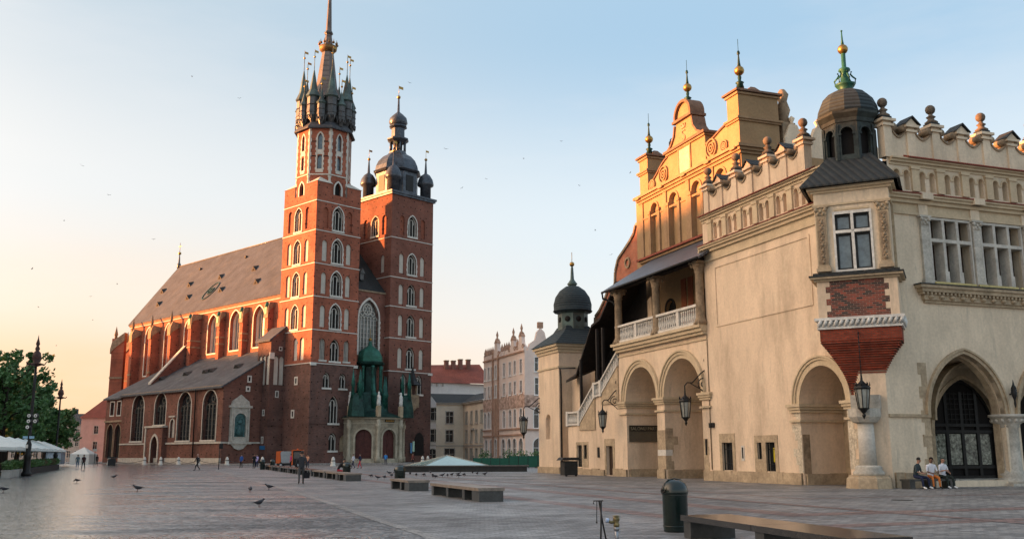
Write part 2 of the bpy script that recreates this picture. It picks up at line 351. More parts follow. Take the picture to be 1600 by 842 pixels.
    t.links.new(n1.outputs[0], rr.inputs[0]); t.links.new(rr.outputs[0], b.inputs['Roughness'])
    if kind == 'cobble':   # freshly hosed stretch of cobbles on the cafe side, still wet
        sx_ = nn(t, 'ShaderNodeSeparateXYZ'); t.links.new(tc.outputs['Object'], sx_.inputs[0])
        wa = nn(t, 'ShaderNodeMath', operation='MULTIPLY_ADD'); wa.inputs[1].default_value = -1; t.links.new(sx_.outputs[0], wa.inputs[0])
        wb = nn(t, 'ShaderNodeMath', operation='MULTIPLY'); wb.inputs[1].default_value = -.34; t.links.new(sx_.outputs[1], wb.inputs[0]); t.links.new(wb.outputs[0], wa.inputs[2])
        wn_ = nn(t, 'ShaderNodeMath', operation='MULTIPLY_ADD'); wn_.inputs[1].default_value = 16; t.links.new(n1.outputs[0], wn_.inputs[0]); t.links.new(wa.outputs[0], wn_.inputs[2])
        wr = nn(t, 'ShaderNodeMapRange'); wr.inputs[1].default_value = 7.5; wr.inputs[2].default_value = 11; t.links.new(wn_.outputs[0], wr.inputs[0])
        wm = nn(t, 'ShaderNodeMix'); wm.inputs[3].default_value = .17; t.links.new(wr.outputs[0], wm.inputs[0]); t.links.new(rr.outputs[0], wm.inputs[2]); t.links.new(wm.outputs[0], b.inputs['Roughness'])
        wet = wr
    b.inputs['Specular IOR Level'].default_value = .5
    ad = nn(t, 'ShaderNodeMath', operation='MULTIPLY_ADD'); ad.inputs[1].default_value = .35
    t.links.new(n2.outputs[0], ad.inputs[0]); t.links.new(height, ad.inputs[2])
    bp = nn(t, 'ShaderNodeBump'); bp.inputs['Strength'].default_value = .7 if kind == 'cobble' else .5; bp.inputs['Distance'].default_value = .015
    if kind == 'cobble':
        ws = nn(t, 'ShaderNodeMapRange'); ws.inputs[3].default_value = .7; ws.inputs[4].default_value = .28; t.links.new(wet.outputs[0], ws.inputs[0]); t.links.new(ws.outputs[0], bp.inputs['Strength'])
    t.links.new(ad.outputs[0], bp.inputs['Height']); t.links.new(bp.outputs[0], b.inputs['Normal'])
    return m
G_COB = ground_mat('worn_cobbles', 'cobble'); G_SLAB = ground_mat('grey_setts', 'slab'); G_RED = ground_mat('red_setts', 'red'); G_STRIP = ground_mat('kerb_strip_stone', 'strip')
XY = lambda z: (lambda u, v, d: (u, v, z+d))
def sheet(name, loop, z, m):
    b = MB(); b.tess(XY(z), [loop], 0); o = b.build(name, m); o['kind'] = 'structure'; return o
g = MB(); g.add([(-2500, -300, 0), (2500, -300, 0), (2500, 4000, 0), (-2500, 4000, 0)], [(0, 1, 2, 3)]); g.build('ground', G_COB)['kind'] = 'structure'
# setts of the square right of the stone gutter
KL = [(1.2, 8), (-1.81, 21.1), (-3.95, 27.21), (-6.73, 35.68), (-12.45, 51.98), (-20.31, 73.57), (-36, 117)]
sheet('square_paving', [(60, 2), (60, 140), (20, 150), (-36, 140)]+KL[::-1]+[(3, 2)], .004, G_SLAB)
b = MB()
for i in range(len(KL)-1):
    (x0, y0), (x1, y1) = KL[i], KL[i+1]
    b.add([(x0-.16, y0, .008), (x0+.16, y0, .008), (x1+.16, y1, .008), (x1-.16, y1, .008)], [(0, 1, 2, 3)])
b.build('paving_strip', G_STRIP)['kind'] = 'structure'
HO = Vector((17.81, 47.55, 0)); HR = R(20.15)
hx = Vector((math.cos(HR), math.sin(HR), 0)); hy = Vector((-math.sin(HR), math.cos(HR), 0))
def hp(x, y, z=0): return HO+hx*x+hy*y+Vector((0, 0, z))
def hband(name, off_x, off_y, wd, z):
    b = MB(); a = [(off_x, 60), (off_x, off_y), (40, off_y)]; c = [(off_x+wd, 60), (off_x+wd, off_y+wd), (40, off_y+wd)]
    for i in range(2):
        q = [hp(*a[i], z), hp(*a[i+1], z), hp(*c[i+1], z), hp(*c[i], z)]; b.add(q, [(0, 1, 2, 3)])
    b.build(name, G_RED)['kind'] = 'structure'
hband('red_paving_band', -10.1, -7.6, .35, .008); hband('red_paving_band', -16.6, -15.8, 1.0, .008); hband('red_paving_band', -20.2, -19.5, .8, .008)
hband('red_paving_band', -13.2, -26.0, .5, .012)
# pavement round the church
CO = Vector((-37.142, 176, 0)); CR = R(46.3)
cx_ = Vector((math.cos(CR), math.sin(CR), 0)); cy_ = Vector((-math.sin(CR), math.cos(CR), 0))
def cp(x, y, z=0): return CO+cx_*x+cy_*y+Vector((0, 0, z))
b = MB(); lp = [(-17, 90), (-17, -6), (0, -10), (9, -17), (22, -17), (34, -10), (34, 90)]
b.prism(lambda u, v, d: tuple(cp(u, v, d)), lp, 0, .12); b.build('church_pavement', G_STRIP)['kind'] = 'structure'

# ------------------------------------------------------------------ the brick church
CH = thing('brick_church', 'huge red brick gothic church with two unequal towers and a long grey roof', 'church', CO, CR)
def cwin(fn, u0, u1, v0, vs, h, style, depth=.75, seed=0):
    """one church window or blind niche; gives back the hole it needs"""
    hole = arch(u0, u1, v0, vs, h)
    um = (u0+u1)/2
    if style == 'blind':
        b = MB(); b.tess(fn, [hole], .26); b.build('blind_niche', PLAST, CH)
    elif style == 'brick':
        b = MB(); b.tess(fn, [hole], .3); b.build('blind_niche', B_UP if v0 > 18 else B_LOW, CH)
    else:
        b = MB()
        if style == 'ragged': b.prism(fn, ragged(u0, u1, v0, vs, h, .19, seed=seed, amp=.1), -.06, .4)
        elif style == 'plain': b.prism(fn, band(u0, u1, v0, vs, h, .16), -.05, .4)
        elif style in ('sill', 'tall'): pass
        wd = u1-u0; n = 1 if wd < 2 else 2
        b.fbox(fn, u0-.25, u1+.25, v0-.35, v0, -.16, .5)
        b.prism(fn, band(u0+.12, u1-.12, v0, vs, h-.12, .119), .35, .6)
        if style == 'tall':
            n = 3
            for k in range(1, int((vs-v0)/1.15)): b.fbox(fn, u0+.1, u1-.1, v0+k*1.15-.03, v0+k*1.15+.03, .47, .53)
        for k in range(1, n+1):
            uu = u0+wd*k/(n+1); b.fbox(fn, uu-.06, uu+.06, v0, vs+h*.55, .42, .56)
        b.prism(fn, band(u0+wd*.22, u1-wd*.22, vs-.05, vs, h*.55, .1, 5), .42, .56)
        wn = b.build('window', LIME_W if style != 'tall' else LIME, CH)
        p = MB(); p.tess(fn, [hole], .58); p.build('pane', BLACK if style != 'tall' else LEADED, wn)
    return hole
Z = [49.3, 43.5, 37.1, 30.8, 24.5, 18.3]
def strings(b, x0, x1, y0, y1, zs, mi):
    b.use(mi)
    for z in zs:
        e = .09
        b.box(x0-e, x1+e, y0-e, y0, z-.08, z+.08); b.box(x0-e, x0, y0, y1+e, z-.08, z+.08); b.box(x1, x1+e, y0, y1+e, z-.08, z+.08)
    b.use(0)
# --- taller tower: west face u = x 0..10.4, north face u = y 0..11.1
fw, fN = PW(0), PN(0)
b = MB(); bl = MB()
hw, hn = [], []
for i in range(4):
    zb = Z[i+1]; st = 'ragged'
    hw.append(cwin(fw, 3.9, 6.3, zb+.55, zb+3.4, 1.8, 'ragged', seed=i)); hn.append(cwin(fN, 4.75, 7.15, zb+.5, zb+3.4, 1.75, 'plain', seed=i+9))
    s2 = 'brick' if i < 1 else 'blind'
    for u in (1.6, 7.2): hw.append(cwin(fw, u, u+1.2, zb+.6, zb+4.0, .75, s2))
    for u in (2.3, 8.1): hn.append(cwin(fN, u, u+1.3, zb+.6, zb+4.2, .75, s2 if i < 1 else 'blind'))
hw.append(cwin(fw, 4.1, 6.4, Z[5]+.6, Z[5]+3.1, 1.7, 'sill')); 
for u in (1.8, 7.3): hw.append(cwin(fw, u, u+1.3, Z[5]+.7, Z[5]+3.9, .8, 'tall'))
for u in (2.5, 4.6): hn.append(cwin(fN, u, u+1.4, Z[5]+.7, Z[5]+4.2, .8, 'blind'))
lw = [cwin(fw, 2.8, 4.4, 13.9, 15.6, 1.1, 'sill'), cwin(fw, 6.5, 8.1, 13.9, 15.6, 1.1, 'sill'), cwin(fw, 4.3, 6.5, 7.4, 10.6, 1.9, 'sill'), cwin(fw, 4.5, 6.3, 2.4, 4.4, 1.3, 'sill'), arch(7.0, 8.9, 2.2, 4.2, 1.1)]
p = MB(); p.tess(fw, [lw[-1]], .35); p.build('blind_niche', STONE, CH)
def slit(fn, u, v, w_=.5, h_=1.0, t=.28):
    b = MB(); b.prism(fn, rect(u-w_/2-t, u+w_/2+t, v-t, v+h_+t), -.06, .1, [rect(u-w_/2, u+w_/2, v, v+h_)])
    wn = b.build('window', LIME_W, CH); q = MB(); q.tess(fn, [rect(u-w_/2, u+w_/2, v, v+h_)], -.012); q.build('pane', BLACK, wn)
slit(fN, 4.6, 14.7); slit(fN, 5.3, 8.6)
ZT = 53.0
b.use(0); b.wall(fw, rect(0, 10.4, Z[5], ZT-2), hw, .8); b.wall(fN, rect(0, 11.1, Z[5], ZT-2), hn, .8)
b.add([(10.4, 0, Z[5]), (10.4, 11.1, Z[5]), (10.4, 11.1, ZT-2), (10.4, 0, ZT-2)], [(0, 1, 2, 3)]); b.add([(0, 11.1, Z[5]), (10.4, 11.1, Z[5]), (10.4, 11.1, ZT-2), (0, 11.1, ZT-2)], [(0, 1, 2, 3)])
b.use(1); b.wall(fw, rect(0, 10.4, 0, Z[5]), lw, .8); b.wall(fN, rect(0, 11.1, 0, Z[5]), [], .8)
b.add([(10.4, 0, 0), (10.4, 11.1, 0), (10.4, 11.1, Z[5]), (10.4, 0, Z[5])], [(0, 1, 2, 3)])
strings(b, 0, 10.4, 0, 11.1, Z[:5], 2); strings(b, 0, 10.4, 0, 11.1, [Z[5]], 2)
b.use(1).box(-.25, 10.65, -.25, 0, 0, 1.4); b.box(-.25, 0, 0, 11.1, 0, 1.4)
b.box(-.1, 10.5, -.12, 0, 7.2, 7.4)
b.use(2).box(-.22, 1.1, -.2, .0, Z[5]-.45, Z[5]+.1); b.box(9.7, 10.6, -.2, 0, Z[5]-.45, Z[5]+.1)
b.build('tower_wall', [B_UP, B_LOW, LIME_W], CH)
# corner shoulders of the square stage up to the octagon
oc = (5.2, 5.55); ap = 5.0; cr = ap/math.cos(PI/8)
def octa(r, z, c=oc, n=8): return [(c[0]+r*math.cos(PI/8+2*PI*i/n), c[1]+r*math.sin(PI/8+2*PI*i/n), z) for i in range(n)]
b = MB()
for sx, sy in ((0, 0), (1, 0), (0, 1), (1, 1)):
    X, Y = (10.4 if sx else 0), (11.1 if sy else 0); dx, dy = (-1 if sx else 1), (-1 if sy else 1)
    q = [(X, Y), (X+dx*3.4, Y), (X, Y+dy*3.6), (X+dx*4.5, Y+dy*4.5)]
    b.use(0); z0 = ZT-2
    b.add([(*q[0], z0), (*q[1], z0), (*q[2], z0), (*q[0], ZT+.2), (*q[1], ZT+.2), (*q[2], ZT+.2)], [(0, 1, 4, 3), (0, 2, 5, 3), (1, 2, 5, 4)])
    b.use(1); b.add([(X-dx*.15, Y-dy*.15, ZT+.1), (X+dx*3.6, Y-dy*.15, ZT+.1), (X-dx*.15, Y+dy*3.8, ZT+.1), (X+dx*2.6, Y+dy*2.6, ZT+2.2)], [(0, 1, 3), (0, 2, 3), (1, 2, 3), (0, 1, 2)])
b.build('shoulder_roof', [B_UP, LIME], CH)
OT = 64.6
b = MB(); b.use(0)
P0, P1 = octa(cr, Z[0]), octa(cr, OT)
names = []
for i in range(8):
    j = (i+1) % 8
    a, c = Vector(P0[i]), Vector(P0[j]); L = (c-a).length; ux = (c-a)/L; nx = Vector((oc[0], oc[1], P0[0][2]))-(a+c)/2; nx.normalize()
    f = (lambda a, ux, nx: (lambda u, v, d: tuple(a+ux*u+nx*d+Vector((0, 0, v-Z[0])))))(a, ux, nx)
    m = L/2; holes = []
    vis = (nx.x > .3 or nx.y > .3)
    if vis:
        for z0, vs_, hh in ((56.2, 58.2, .9), (60.2, 62.5, .95)):
            hl = arch(m-.45, m+.45, z0, vs_, hh); holes.append(hl)
            q = MB(); q.prism(f, band(m-.45, m+.45, z0, vs_, hh, .1), .2, .35); wn = q.build('window', LIME, CH)
            q = MB(); q.tess(f, [hl], .36); q.build('pane', GLASS2, wn)
        low = arch(m-.75, m+.75, Z[0]+.7, Z[0]+3.1, 1.4); 
        if i % 2 == 1:
            holes.append(low); q = MB(); q.prism(f, band(m-.75, m+.75, Z[0]+.7, Z[0]+3.1, 1.4, .32), -.07, .3); wn = q.build('window', LIME_W, CH); q = MB(); q.tess(f, [low], .5); q.build('pane', BLACK, wn)
        q = MB(); q.prism(f, ragged(m-.75, m+.75, 55.4, 62.5, 1.5, .02, step=.6, amp=.2), -.05, .06, holes=[]) if 0 else None
        b.use(1); b.prism(f, ragged(m-.46, m+.46, 55.5, 62.5, 1.0, .27, step=.5, amp=.13), -.05, .0); b.fbox(f, m-.5, m+.5, 59.15, 60.15, -.045, 0); b.fbox(f, m-.5, m+.5, 55.5, 56.2, -.045, 0)
        for k in range(13):
            e = .44 if k % 2 else .28
            b.fbox(f, -.02, e, 55.2+k*.72, 55.2+(k+1)*.72, -.06, .0); b.fbox(f, L-e, L+.02, 55.2+k*.72, 55.2+(k+1)*.72, -.06, 0)
        for k in range(6):
            e = .36 if k % 2 else .22
            b.fbox(f, -.02, e, 51.2+k*.66, 51.2+(k+1)*.66, -.05, .0); b.fbox(f, L-e, L+.02, 51.2+k*.66, 51.2+(k+1)*.66, -.05, 0)
        b.fbox(f, -.1, L+.1, 54.95, 55.2, -.14, 0); b.use(0)
    b.wall(f, rect(0, L, Z[0], OT), holes, .6)
b.build('octagon_wall', [B_UP, LIME], CH)
def ring_roof(b, r0, z0, r1, z1, c, n=8, rot=PI/8): b.lathe([(r0, z0), (r1, z1)], (c[0], c[1], 0), n, rot, False, False)
b = MB(); b.lathe([(cr-.2, OT-.1), (cr+.75, OT-.25), (cr+.75, OT+.05), (4.2, OT+2.3), (4.2, 66.9)], (*oc, 0), 8, PI/8, False); b.build('octagon_eave', SLATE_D, CH)
# gallery of turrets and the spire
b = MB(); b.lathe([(4.3, 66.5), (4.3, 70.6), (4.6, 71.0), (3.2, 72.6), (2.15, 75), (.62, 86.5)], (*oc, 0), 8, PI/8, False); b.use(1); b.lathe([(.75, 86.3), (.95, 86.6), (.75, 87.0)], (*oc, 0), 8, PI/8, False)
b.use(0); b.lathe([(.62, 86.9), (.12, 101), (.02, 102)], (*oc, 0), 8, PI/8, False)
for zz in (71.2,): b.use(2); b.lathe([(4.35, zz-.4), (4.75, zz-.2), (4.35, zz)], (*oc, 0), 8, PI/8, False)
sp_ = b.build('spire', [roof_mat('spire_lead', (.15, .125, .115), .5, 1.6, metal=.2), LEAD, COPPER_D], CH)
b = MB()
b.lathe([(1.15, 82.3), (1.75, 82.9), (1.85, 83.6), (1.2, 83.8), (1.1, 83.2)], (*oc, 0), 16)
for i in range(12):
    a = 2*PI*i/12; b.sphere((oc[0]+1.8*math.cos(a), oc[1]+1.8*math.sin(a), 84.1), .28, 8); b.cyl((oc[0]+1.85*math.cos(a), oc[1]+1.85*math.sin(a), 84.2), .12, .7, 6, .02)
b.build('gilded_crown', mat('old_gilding', (.20, .115, .045), .55, .4, 2, 8, .1, .6), sp_)
def turret(cx, cy, r, z0, z1, zt, zb, par):
    b = MB(); b.lathe([(r*.35, z0-1.4), (r, z0), (r, z0+.5), (r*1.08, z0+.6), (r*1.02, (z0+z1)/2), (r*1.15, (z0+z1)/2+.15), (r*1.02, (z0+z1)/2+.3), (r*1.02, z1)], (cx, cy, 0), 8, PI/8, False)
    for i in range(8):
        a = 2*PI*i/8
        b.cyl((cx+r*1.02*math.cos(a), cy+r*1.02*math.sin(a), z0-.9), .1, .9, 5, .14)
    b.use(1); b.lathe([(r*1.02, z1-.3), (r*1.3, z1), (r*.72, z1+(zt-z1)*.25), (.1, zt)], (cx, cy, 0), 8, PI/8, False); b.cyl((cx, cy, zt-.4), .07, zb-zt+1.5, 5)
    t = b.build('turret', [LEAD, COPPER_L], par)
    q = MB(); q.sphere((cx, cy, zb), .24, 10); q.box(cx+.05, cx+.85, cy-.02, cy+.02, zb+1.0, zb+1.45); q.cyl((cx, cy, zb), .045, 1.6, 5); q.build('weather_vane', GOLD, t)
COPPER_L = mat('lead_with_copper_bloom', (.075, .08, .078), .5, .4, .5, 3, .2, .3, tint=(.07, .11, .10))
for i in range(8):
    a = 2*PI*i/8+PI/8; big = i % 2
    turret(oc[0]+4.7*math.cos(a), oc[1]+4.7*math.sin(a), 1.15, 67.2, 71.2, 76.8+big*.8, 79.6+big*.8, CH)
for i in range(8):
    a = 2*PI*i/8
    turret(oc[0]+5.2*math.cos(a), oc[1]+5.2*math.sin(a), .8, 66.6, 69.6, 72.4, 73.6, CH)

# --- lower tower: x 18.3..29.5, y 0..10.8
X0, X1, Y1 = 18.3, 29.5, 10.8; fw2 = PW(0); fn2 = PN(X0); Z2 = [54.1, 45.1, 36.9, 30.9, 24.5, 17.9]
hw, hn = [], []
for i, (v0, vs, h) in enumerate(((45.9, 48.6, 1.7), (37.9, 40.6, 1.6), (31.5, 34.2, 1.7), (25.1, 27.9, 1.7), (18.6, 21.3, 1.7))):
    hw.append(cwin(fw2, 22.7, 25.0, v0, vs, h, 'ragged' if i < 2 else 'sill', seed=i+30))
    st = 'brick' if i == 0 else 'blind'
    for u in (20.5, 26.1): hw.append(cwin(fw2, u, u+1.2, v0, vs+.7, .7, st))
hn.append(cwin(fn2, 4.2, 6.6, 46.0, 48.6, 1.6, 'plain'))
for u in (1.8, 7.9): hn.append(cwin(fn2, u, u+1.3, 45.9, 49.3, .7, 'brick'))
hn.append(cwin(fn2, 2.2, 3.4, 38, 41.0, .7, 'blind'))
lw = [cwin(fw2, 21.3, 22.9, 13.6, 16.2, 1.3, 'sill'), cwin(fw2, 25.4, 27.1, 13.6, 16.2, 1.3, 'sill')]
b = MB(); b.wall(fw2, rect(X0, X1, Z2[5], Z2[0]), hw, .8); b.wall(fn2, rect(0, Y1, 17, Z2[0]), hn, .8)
b.add([(X1, 0, 0), (X1, Y1, 0), (X1, Y1, 54.1), (X1, 0, 54.1)], [(0, 1, 2, 3)]); b.add([(X0, Y1, 0), (X1, Y1, 0), (X1, Y1, 54.1), (X0, Y1, 54.1)], [(0, 1, 2, 3)])
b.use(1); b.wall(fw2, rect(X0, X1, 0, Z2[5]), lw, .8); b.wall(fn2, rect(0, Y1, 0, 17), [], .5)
strings(b, X0, X1, 0, Y1, Z2[1:], 2); b.use(1).box(X0, X1+.25, -.25, 0, 0, 1.4)
b.use(2).box(28.6, 29.7, -.2, 0, Z2[5]-.4, Z2[5]+.1)
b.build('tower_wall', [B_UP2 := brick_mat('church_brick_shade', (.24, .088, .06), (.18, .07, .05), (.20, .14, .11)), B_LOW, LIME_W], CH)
tc2 = (23.9, 5.4)
b = MB(); b.box(X0-.35, X1+.35, -.35, Y1+.35, 54.1, 54.5); b.box(X0-.55, X1+.55, -.55, Y1+.55, 54.5, 54.9); b.lathe([(7.6, 54.9), (5.6, 55.6)], (*tc2, 0), 4, PI/4, False); b.build('cornice', LEADB, CH)
b = MB()
b.lathe([(4.5, 54.9), (4.5, 60.1), (5.0, 60.3), (5.3, 60.6), (4.9, 60.9)], (*tc2, 0), 8, PI/8, False)
b.lathe([(4.9, 60.8), (4.75, 61.8), (4.2, 63.0), (3.2, 64.1), (2.2, 64.7), (2.0, 65.0)], (*tc2, 0), 8, PI/8, False)
for i in range(8):
    a = 2*PI*i/8+PI/8; b.box(tc2[0]+4.3*math.cos(a)-.2, tc2[0]+4.3*math.cos(a)+.2, tc2[1]+4.3*math.sin(a)-.2, tc2[1]+4.3*math.sin(a)+.2, 55, 60.3)
    b.cyl((tc2[0]+1.6*math.cos(a), tc2[1]+1.6*math.sin(a), 65.2), .24, 2.6, 6)
b.lathe([(1.9, 65.0), (1.9, 65.4), (.9, 65.4)], (*tc2, 0), 8, PI/8, False); b.cyl((*tc2, 65.2), .45, 2.6, 8)
b.lathe([(1.8, 67.5), (2.4, 68.0), (2.4, 68.3), (1.5, 68.7), (1.45, 70.6), (2.0, 71.0), (1.85, 71.3)], (*tc2, 0), 8, PI/8, False)
b.lathe([(1.5, 71.1), (2.05, 72.0), (1.85, 73.0), (1.0, 73.9), (.28, 74.5), (.18, 77.5)], (*tc2, 0), 12)
hl_ = b.build('tower_helmet', LEADB, CH)
for i in range(8):
    a = PI*i/4; q = MB(); k = len(q.v)
    q.box(4.12, 4.25, -.95, .95, 56, 59.4); q.xf(Matrix.Translation((*tc2, 0)) @ Matrix.Rotation(a, 4, 'Z')); q.build('panel', [IRON, LEADB][i % 2], hl_)
q = MB(); q.sphere((*tc2, 77.9), .42, 12); q.cyl((*tc2, 78.2), .05, 2.4, 5); q.box(tc2[0], tc2[0]+1.2, tc2[1]-.02, tc2[1]+.02, 79.9, 80.5); q.build('weather_vane', GOLD, hl_)
for x, y in ((X0+1.2, 1.2), (X1-1.2, 1.2), (X0+1.2, Y1-1.2), (X1-1.2, Y1-1.2)):
    b = MB(); b.lathe([(1.15, 54.9), (1.15, 57.6), (1.7, 57.9), (1.75, 58.3), (1.55, 59.3), (1.0, 60.2), (.3, 60.7), (.12, 63.6)], (x, y, 0), 10)
    t = b.build('corner_turret', LEADB, CH)
    q = MB(); q.sphere((x, y, 63.8), .33, 10); q.cyl((x, y, 64), .04, 2.0, 5); q.box(x, x+.8, y-.02, y+.02, 65.5, 65.9); q.build('weather_vane', GOLD, t)
# small oriel chapel on the lower tower
b = MB(); b.box(22.9, 25.6, -.9, 0, 10.9, 13.4); b.use(1); b.lathe([(1.9, 15.3), (.9, 16.2), (.5, 17.2), (.05, 19)], (24.3, -.3, 0), 6, 0, False); b.use(0); b.box(23.5, 23.75, -.8, -.55, 13.4, 15.4); b.box(24.8, 25.05, -.8, -.55, 13.4, 15.4); b.lathe([(.2, 9.6), (1.2, 10.9)], (24.2, -.1, 0), 8)
b.build('wall_shrine', [STONE_D, IRON], CH)
b = MB(); b.prism(PW(-.03), arch(25.3, 27.6, 1.0, 4.4, 1.6), -.15, .02); b.build('memorial_tablet', IRON, CH)
b = MB(); b.fbox(PW(-.3), 24.0, 24.5, 1.9, 3.9, 0, .05); b.build('notice_board', mat('poster_paper_blue', (.10, .25, .45), .6), CH)
b = MB(); b.fbox(PW(-.3), 24.6, 25.1, 2.2, 4.2, 0, .05); b.build('notice_board', mat('poster_paper_green', (.45, .65, .50), .6), CH)

# --- wall between the towers with the great window
fg = PW(1.5); hole = arch(11.9, 16.7, 20.7, 28.2, 3.6)
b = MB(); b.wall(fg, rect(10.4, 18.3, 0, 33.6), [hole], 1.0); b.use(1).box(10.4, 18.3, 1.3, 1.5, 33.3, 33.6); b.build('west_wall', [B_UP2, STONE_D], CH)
b = MB(); b.prism(fg, ragged(11.9, 16.7, 20.7, 28.2, 3.6, .35, step=.5, amp=.12), -.06, .5)
for k in range(1, 6): b.fbox(fg, 11.9+.8*k-.06, 11.9+.8*k+.06, 20.7, 28.4, .5, .7)
for k in range(8): b.fbox(fg, 11.9, 16.7, 21.6+k*.88, 21.66+k*.88, .55, .64)
def circ(b, fn, u, v, r, t, d0, d1, n=14): b.prism(fn, [(u+r*math.cos(2*PI*i/n), v+r*math.sin(2*PI*i/n)) for i in range(n)], d0, d1, [[(u+(r-t)*math.cos(2*PI*i/n), v+(r-t)*math.sin(2*PI*i/n)) for i in range(n)]])
for k in range(6): b.prism(fg, band(11.96+.8*k, 12.64+.8*k, 27.9, 28.0, .5, .07, 4), .5, .7)
circ(b, fg, 14.3, 29.9, 1.15, .14, .5, .7, 18)
for i in range(6): circ(b, fg, 14.3+.68*math.cos(PI*i/3), 29.9+.68*math.sin(PI*i/3), .36, .09, .5, .7, 10)
for u in (13.0, 15.6): circ(b, fg, u, 29.1, .5, .1, .5, .7, 12)
wn = b.build('great_window', LIME_W, CH); q = MB(); q.tess(fg, [hole], .75); q.build('pane', LEADED, wn)
# roof behind it
b = MB(); b.add([(10.4, 1.3, 33.5), (18.3, 1.3, 33.5), (18.3, 14.5, 47.5), (10.4, 14.5, 47.5)], [(0, 1, 2, 3)]); b.build('west_roof', SLATE_B, CH)
b = MB(); b.box(13.0, 13.9, 3.0, 5, 35.9, 37.2); b.add([(12.8, 2.8, 37.2), (14.1, 2.8, 37.2), (13.45, 2.8, 38.3), (12.8, 6, 37.2), (14.1, 6, 37.2), (13.45, 6, 38.3)], [(0, 1, 2), (3, 4, 5), (0, 2, 5, 3), (1, 2, 5, 4)]); b.build('dormer', LEAD, CH)

# --- nave: north wall at x=1.5 from y=11 to 49, choir wall at x=2.3 to y=80
NW, CW = 1.5, 1.5; fv = PN(NW); fc = PN(CW)
hv, hc = [], []
def clere(fn, yc, v0, wd=2.0):
    hole = arch(yc-wd, yc+wd, v0, 28.7, 2.6)
    b = MB(); b.prism(fn, band(yc-wd, yc+wd, v0, 28.7, 2.6, .28), -.05, .1)
    for k in (-.67, .67): b.fbox(fn, yc+k*wd*.75-.06, yc+k*wd*.75+.06, v0, 29.9, 1.1, 1.25)
    b.fbox(fn, yc-wd, yc+wd, v0-.3, v0, -.1, 1.2)
    wn = b.build('window', LIME_W, CH); q = MB(); q.tess(fn, [hole], 1.3); q.build('pane', LEADED, wn)
    q = MB(); q.prism(fn, [(yc-wd+.02, v0), *[(u*.99+yc*.01, v) for u, v in head(yc-wd, yc+wd, 28.7, 2.6)], (yc+wd-.02, v0), (yc+wd-.25, v0), *[(u*.88+yc*.12, v-.25) for u, v in head(yc-wd, yc+wd, 28.7, 2.6)[::-1]], (yc-wd+.25, v0)] if 0 else band(yc-wd+.02, yc+wd-.02, v0, 28.7, 2.58, -.0001) if 0 else band(yc-wd*.86, yc+wd*.86, v0, 28.7, 2.3, wd*.13), .7, 1.28); q.build('reveal', LIME_W, CH)
    return hole
for yc in (21, 30.1, 39.3): hv.append(clere(fv, yc, 23.0))
for yc in (50.0, 59.4, 69.0): hc.append(clere(fc, yc, 20.0, 1.75))
WT = 32.9
b = MB(); b.wall(fv, rect(11.1, 47.4, 10, WT), hv, 1.3); b.wall(fc, rect(47.4, 79, 0, WT), hc, 1.3)
# apse: three sides and the south wall
AP = [(CW, 79), (7.0, 87), (22.5, 87), (27.5, 79), (27.5, 11)]
for i in range(4):
    (xa, ya), (xb, yb) = AP[i], AP[i+1]; b.add([(xa, ya, 0), (xb, yb, 0), (xb, yb, WT), (xa, ya, WT)], [(0, 1, 2, 3)])
b.use(1); b.box(NW-.35, NW, 11.1, 79, WT-.75, WT)
b.use(2); b.box(NW-.2, NW, 11.1, 79, WT-1.0, WT-.75)
b.build('nave_wall', [B_UP, B_HALL, LIME], CH)
RX, RZ, RY = 14.9, 49.7, 83.0
b = MB()
ev = [(1.0, 11.1, WT), (1.0, 79.4, WT), (6.6, 87.6, WT), (23, 87.6, WT), (28.2, 79.4, WT), (28.2, 11.1, WT)]
b.add(ev+[(RX, 11.1, RZ), (RX, RY, RZ)], [(0, 1, 7, 6), (1, 2, 7), (2, 3, 7), (3, 4, 7), (4, 5, 6, 7), (5, 0, 6)])
for (xa, ya, za), (xb, yb, zb) in zip(ev[:2], ev[1:3]): b.add([(xa, ya, za-.25), (xb, yb, zb-.25), (xb, yb, zb), (xa, ya, za)], [(0, 1, 2, 3)])
rf = b.build('roof', SLATE, CH)
def rz_at(x): return WT+(x-1.0)*(RZ-WT)/(RX-1.0)
for x, ys in ((7.8, (34.5, 49, 63.4, 77)), (4.3, (27.6, 42.2, 57, 71.6))):
    for y in ys:
        z = rz_at(x); b = MB(); b.add([(x, y-.95, z), (x, y+.95, z), (x-.15, y, z+1.1), (x+1.3, y, z+1.55)], [(0, 1, 2), (0, 2, 3), (1, 2, 3)]); b.use(1); b.add([(x-.02, y-.5, z+.1), (x-.02, y+.5, z+.1), (x-.14, y, z+.75)], [(0, 1, 2)])
        b.build('dormer', [SLATE_B, BLACK], CH)
for y in (24, 45, 66): 
    x = 12; z = rz_at(x); b = MB(); b.box(x-.3, x+.3, y-.3, y+.3, z, z+.5); b.build('roof_hatch', SLATE_B, CH)
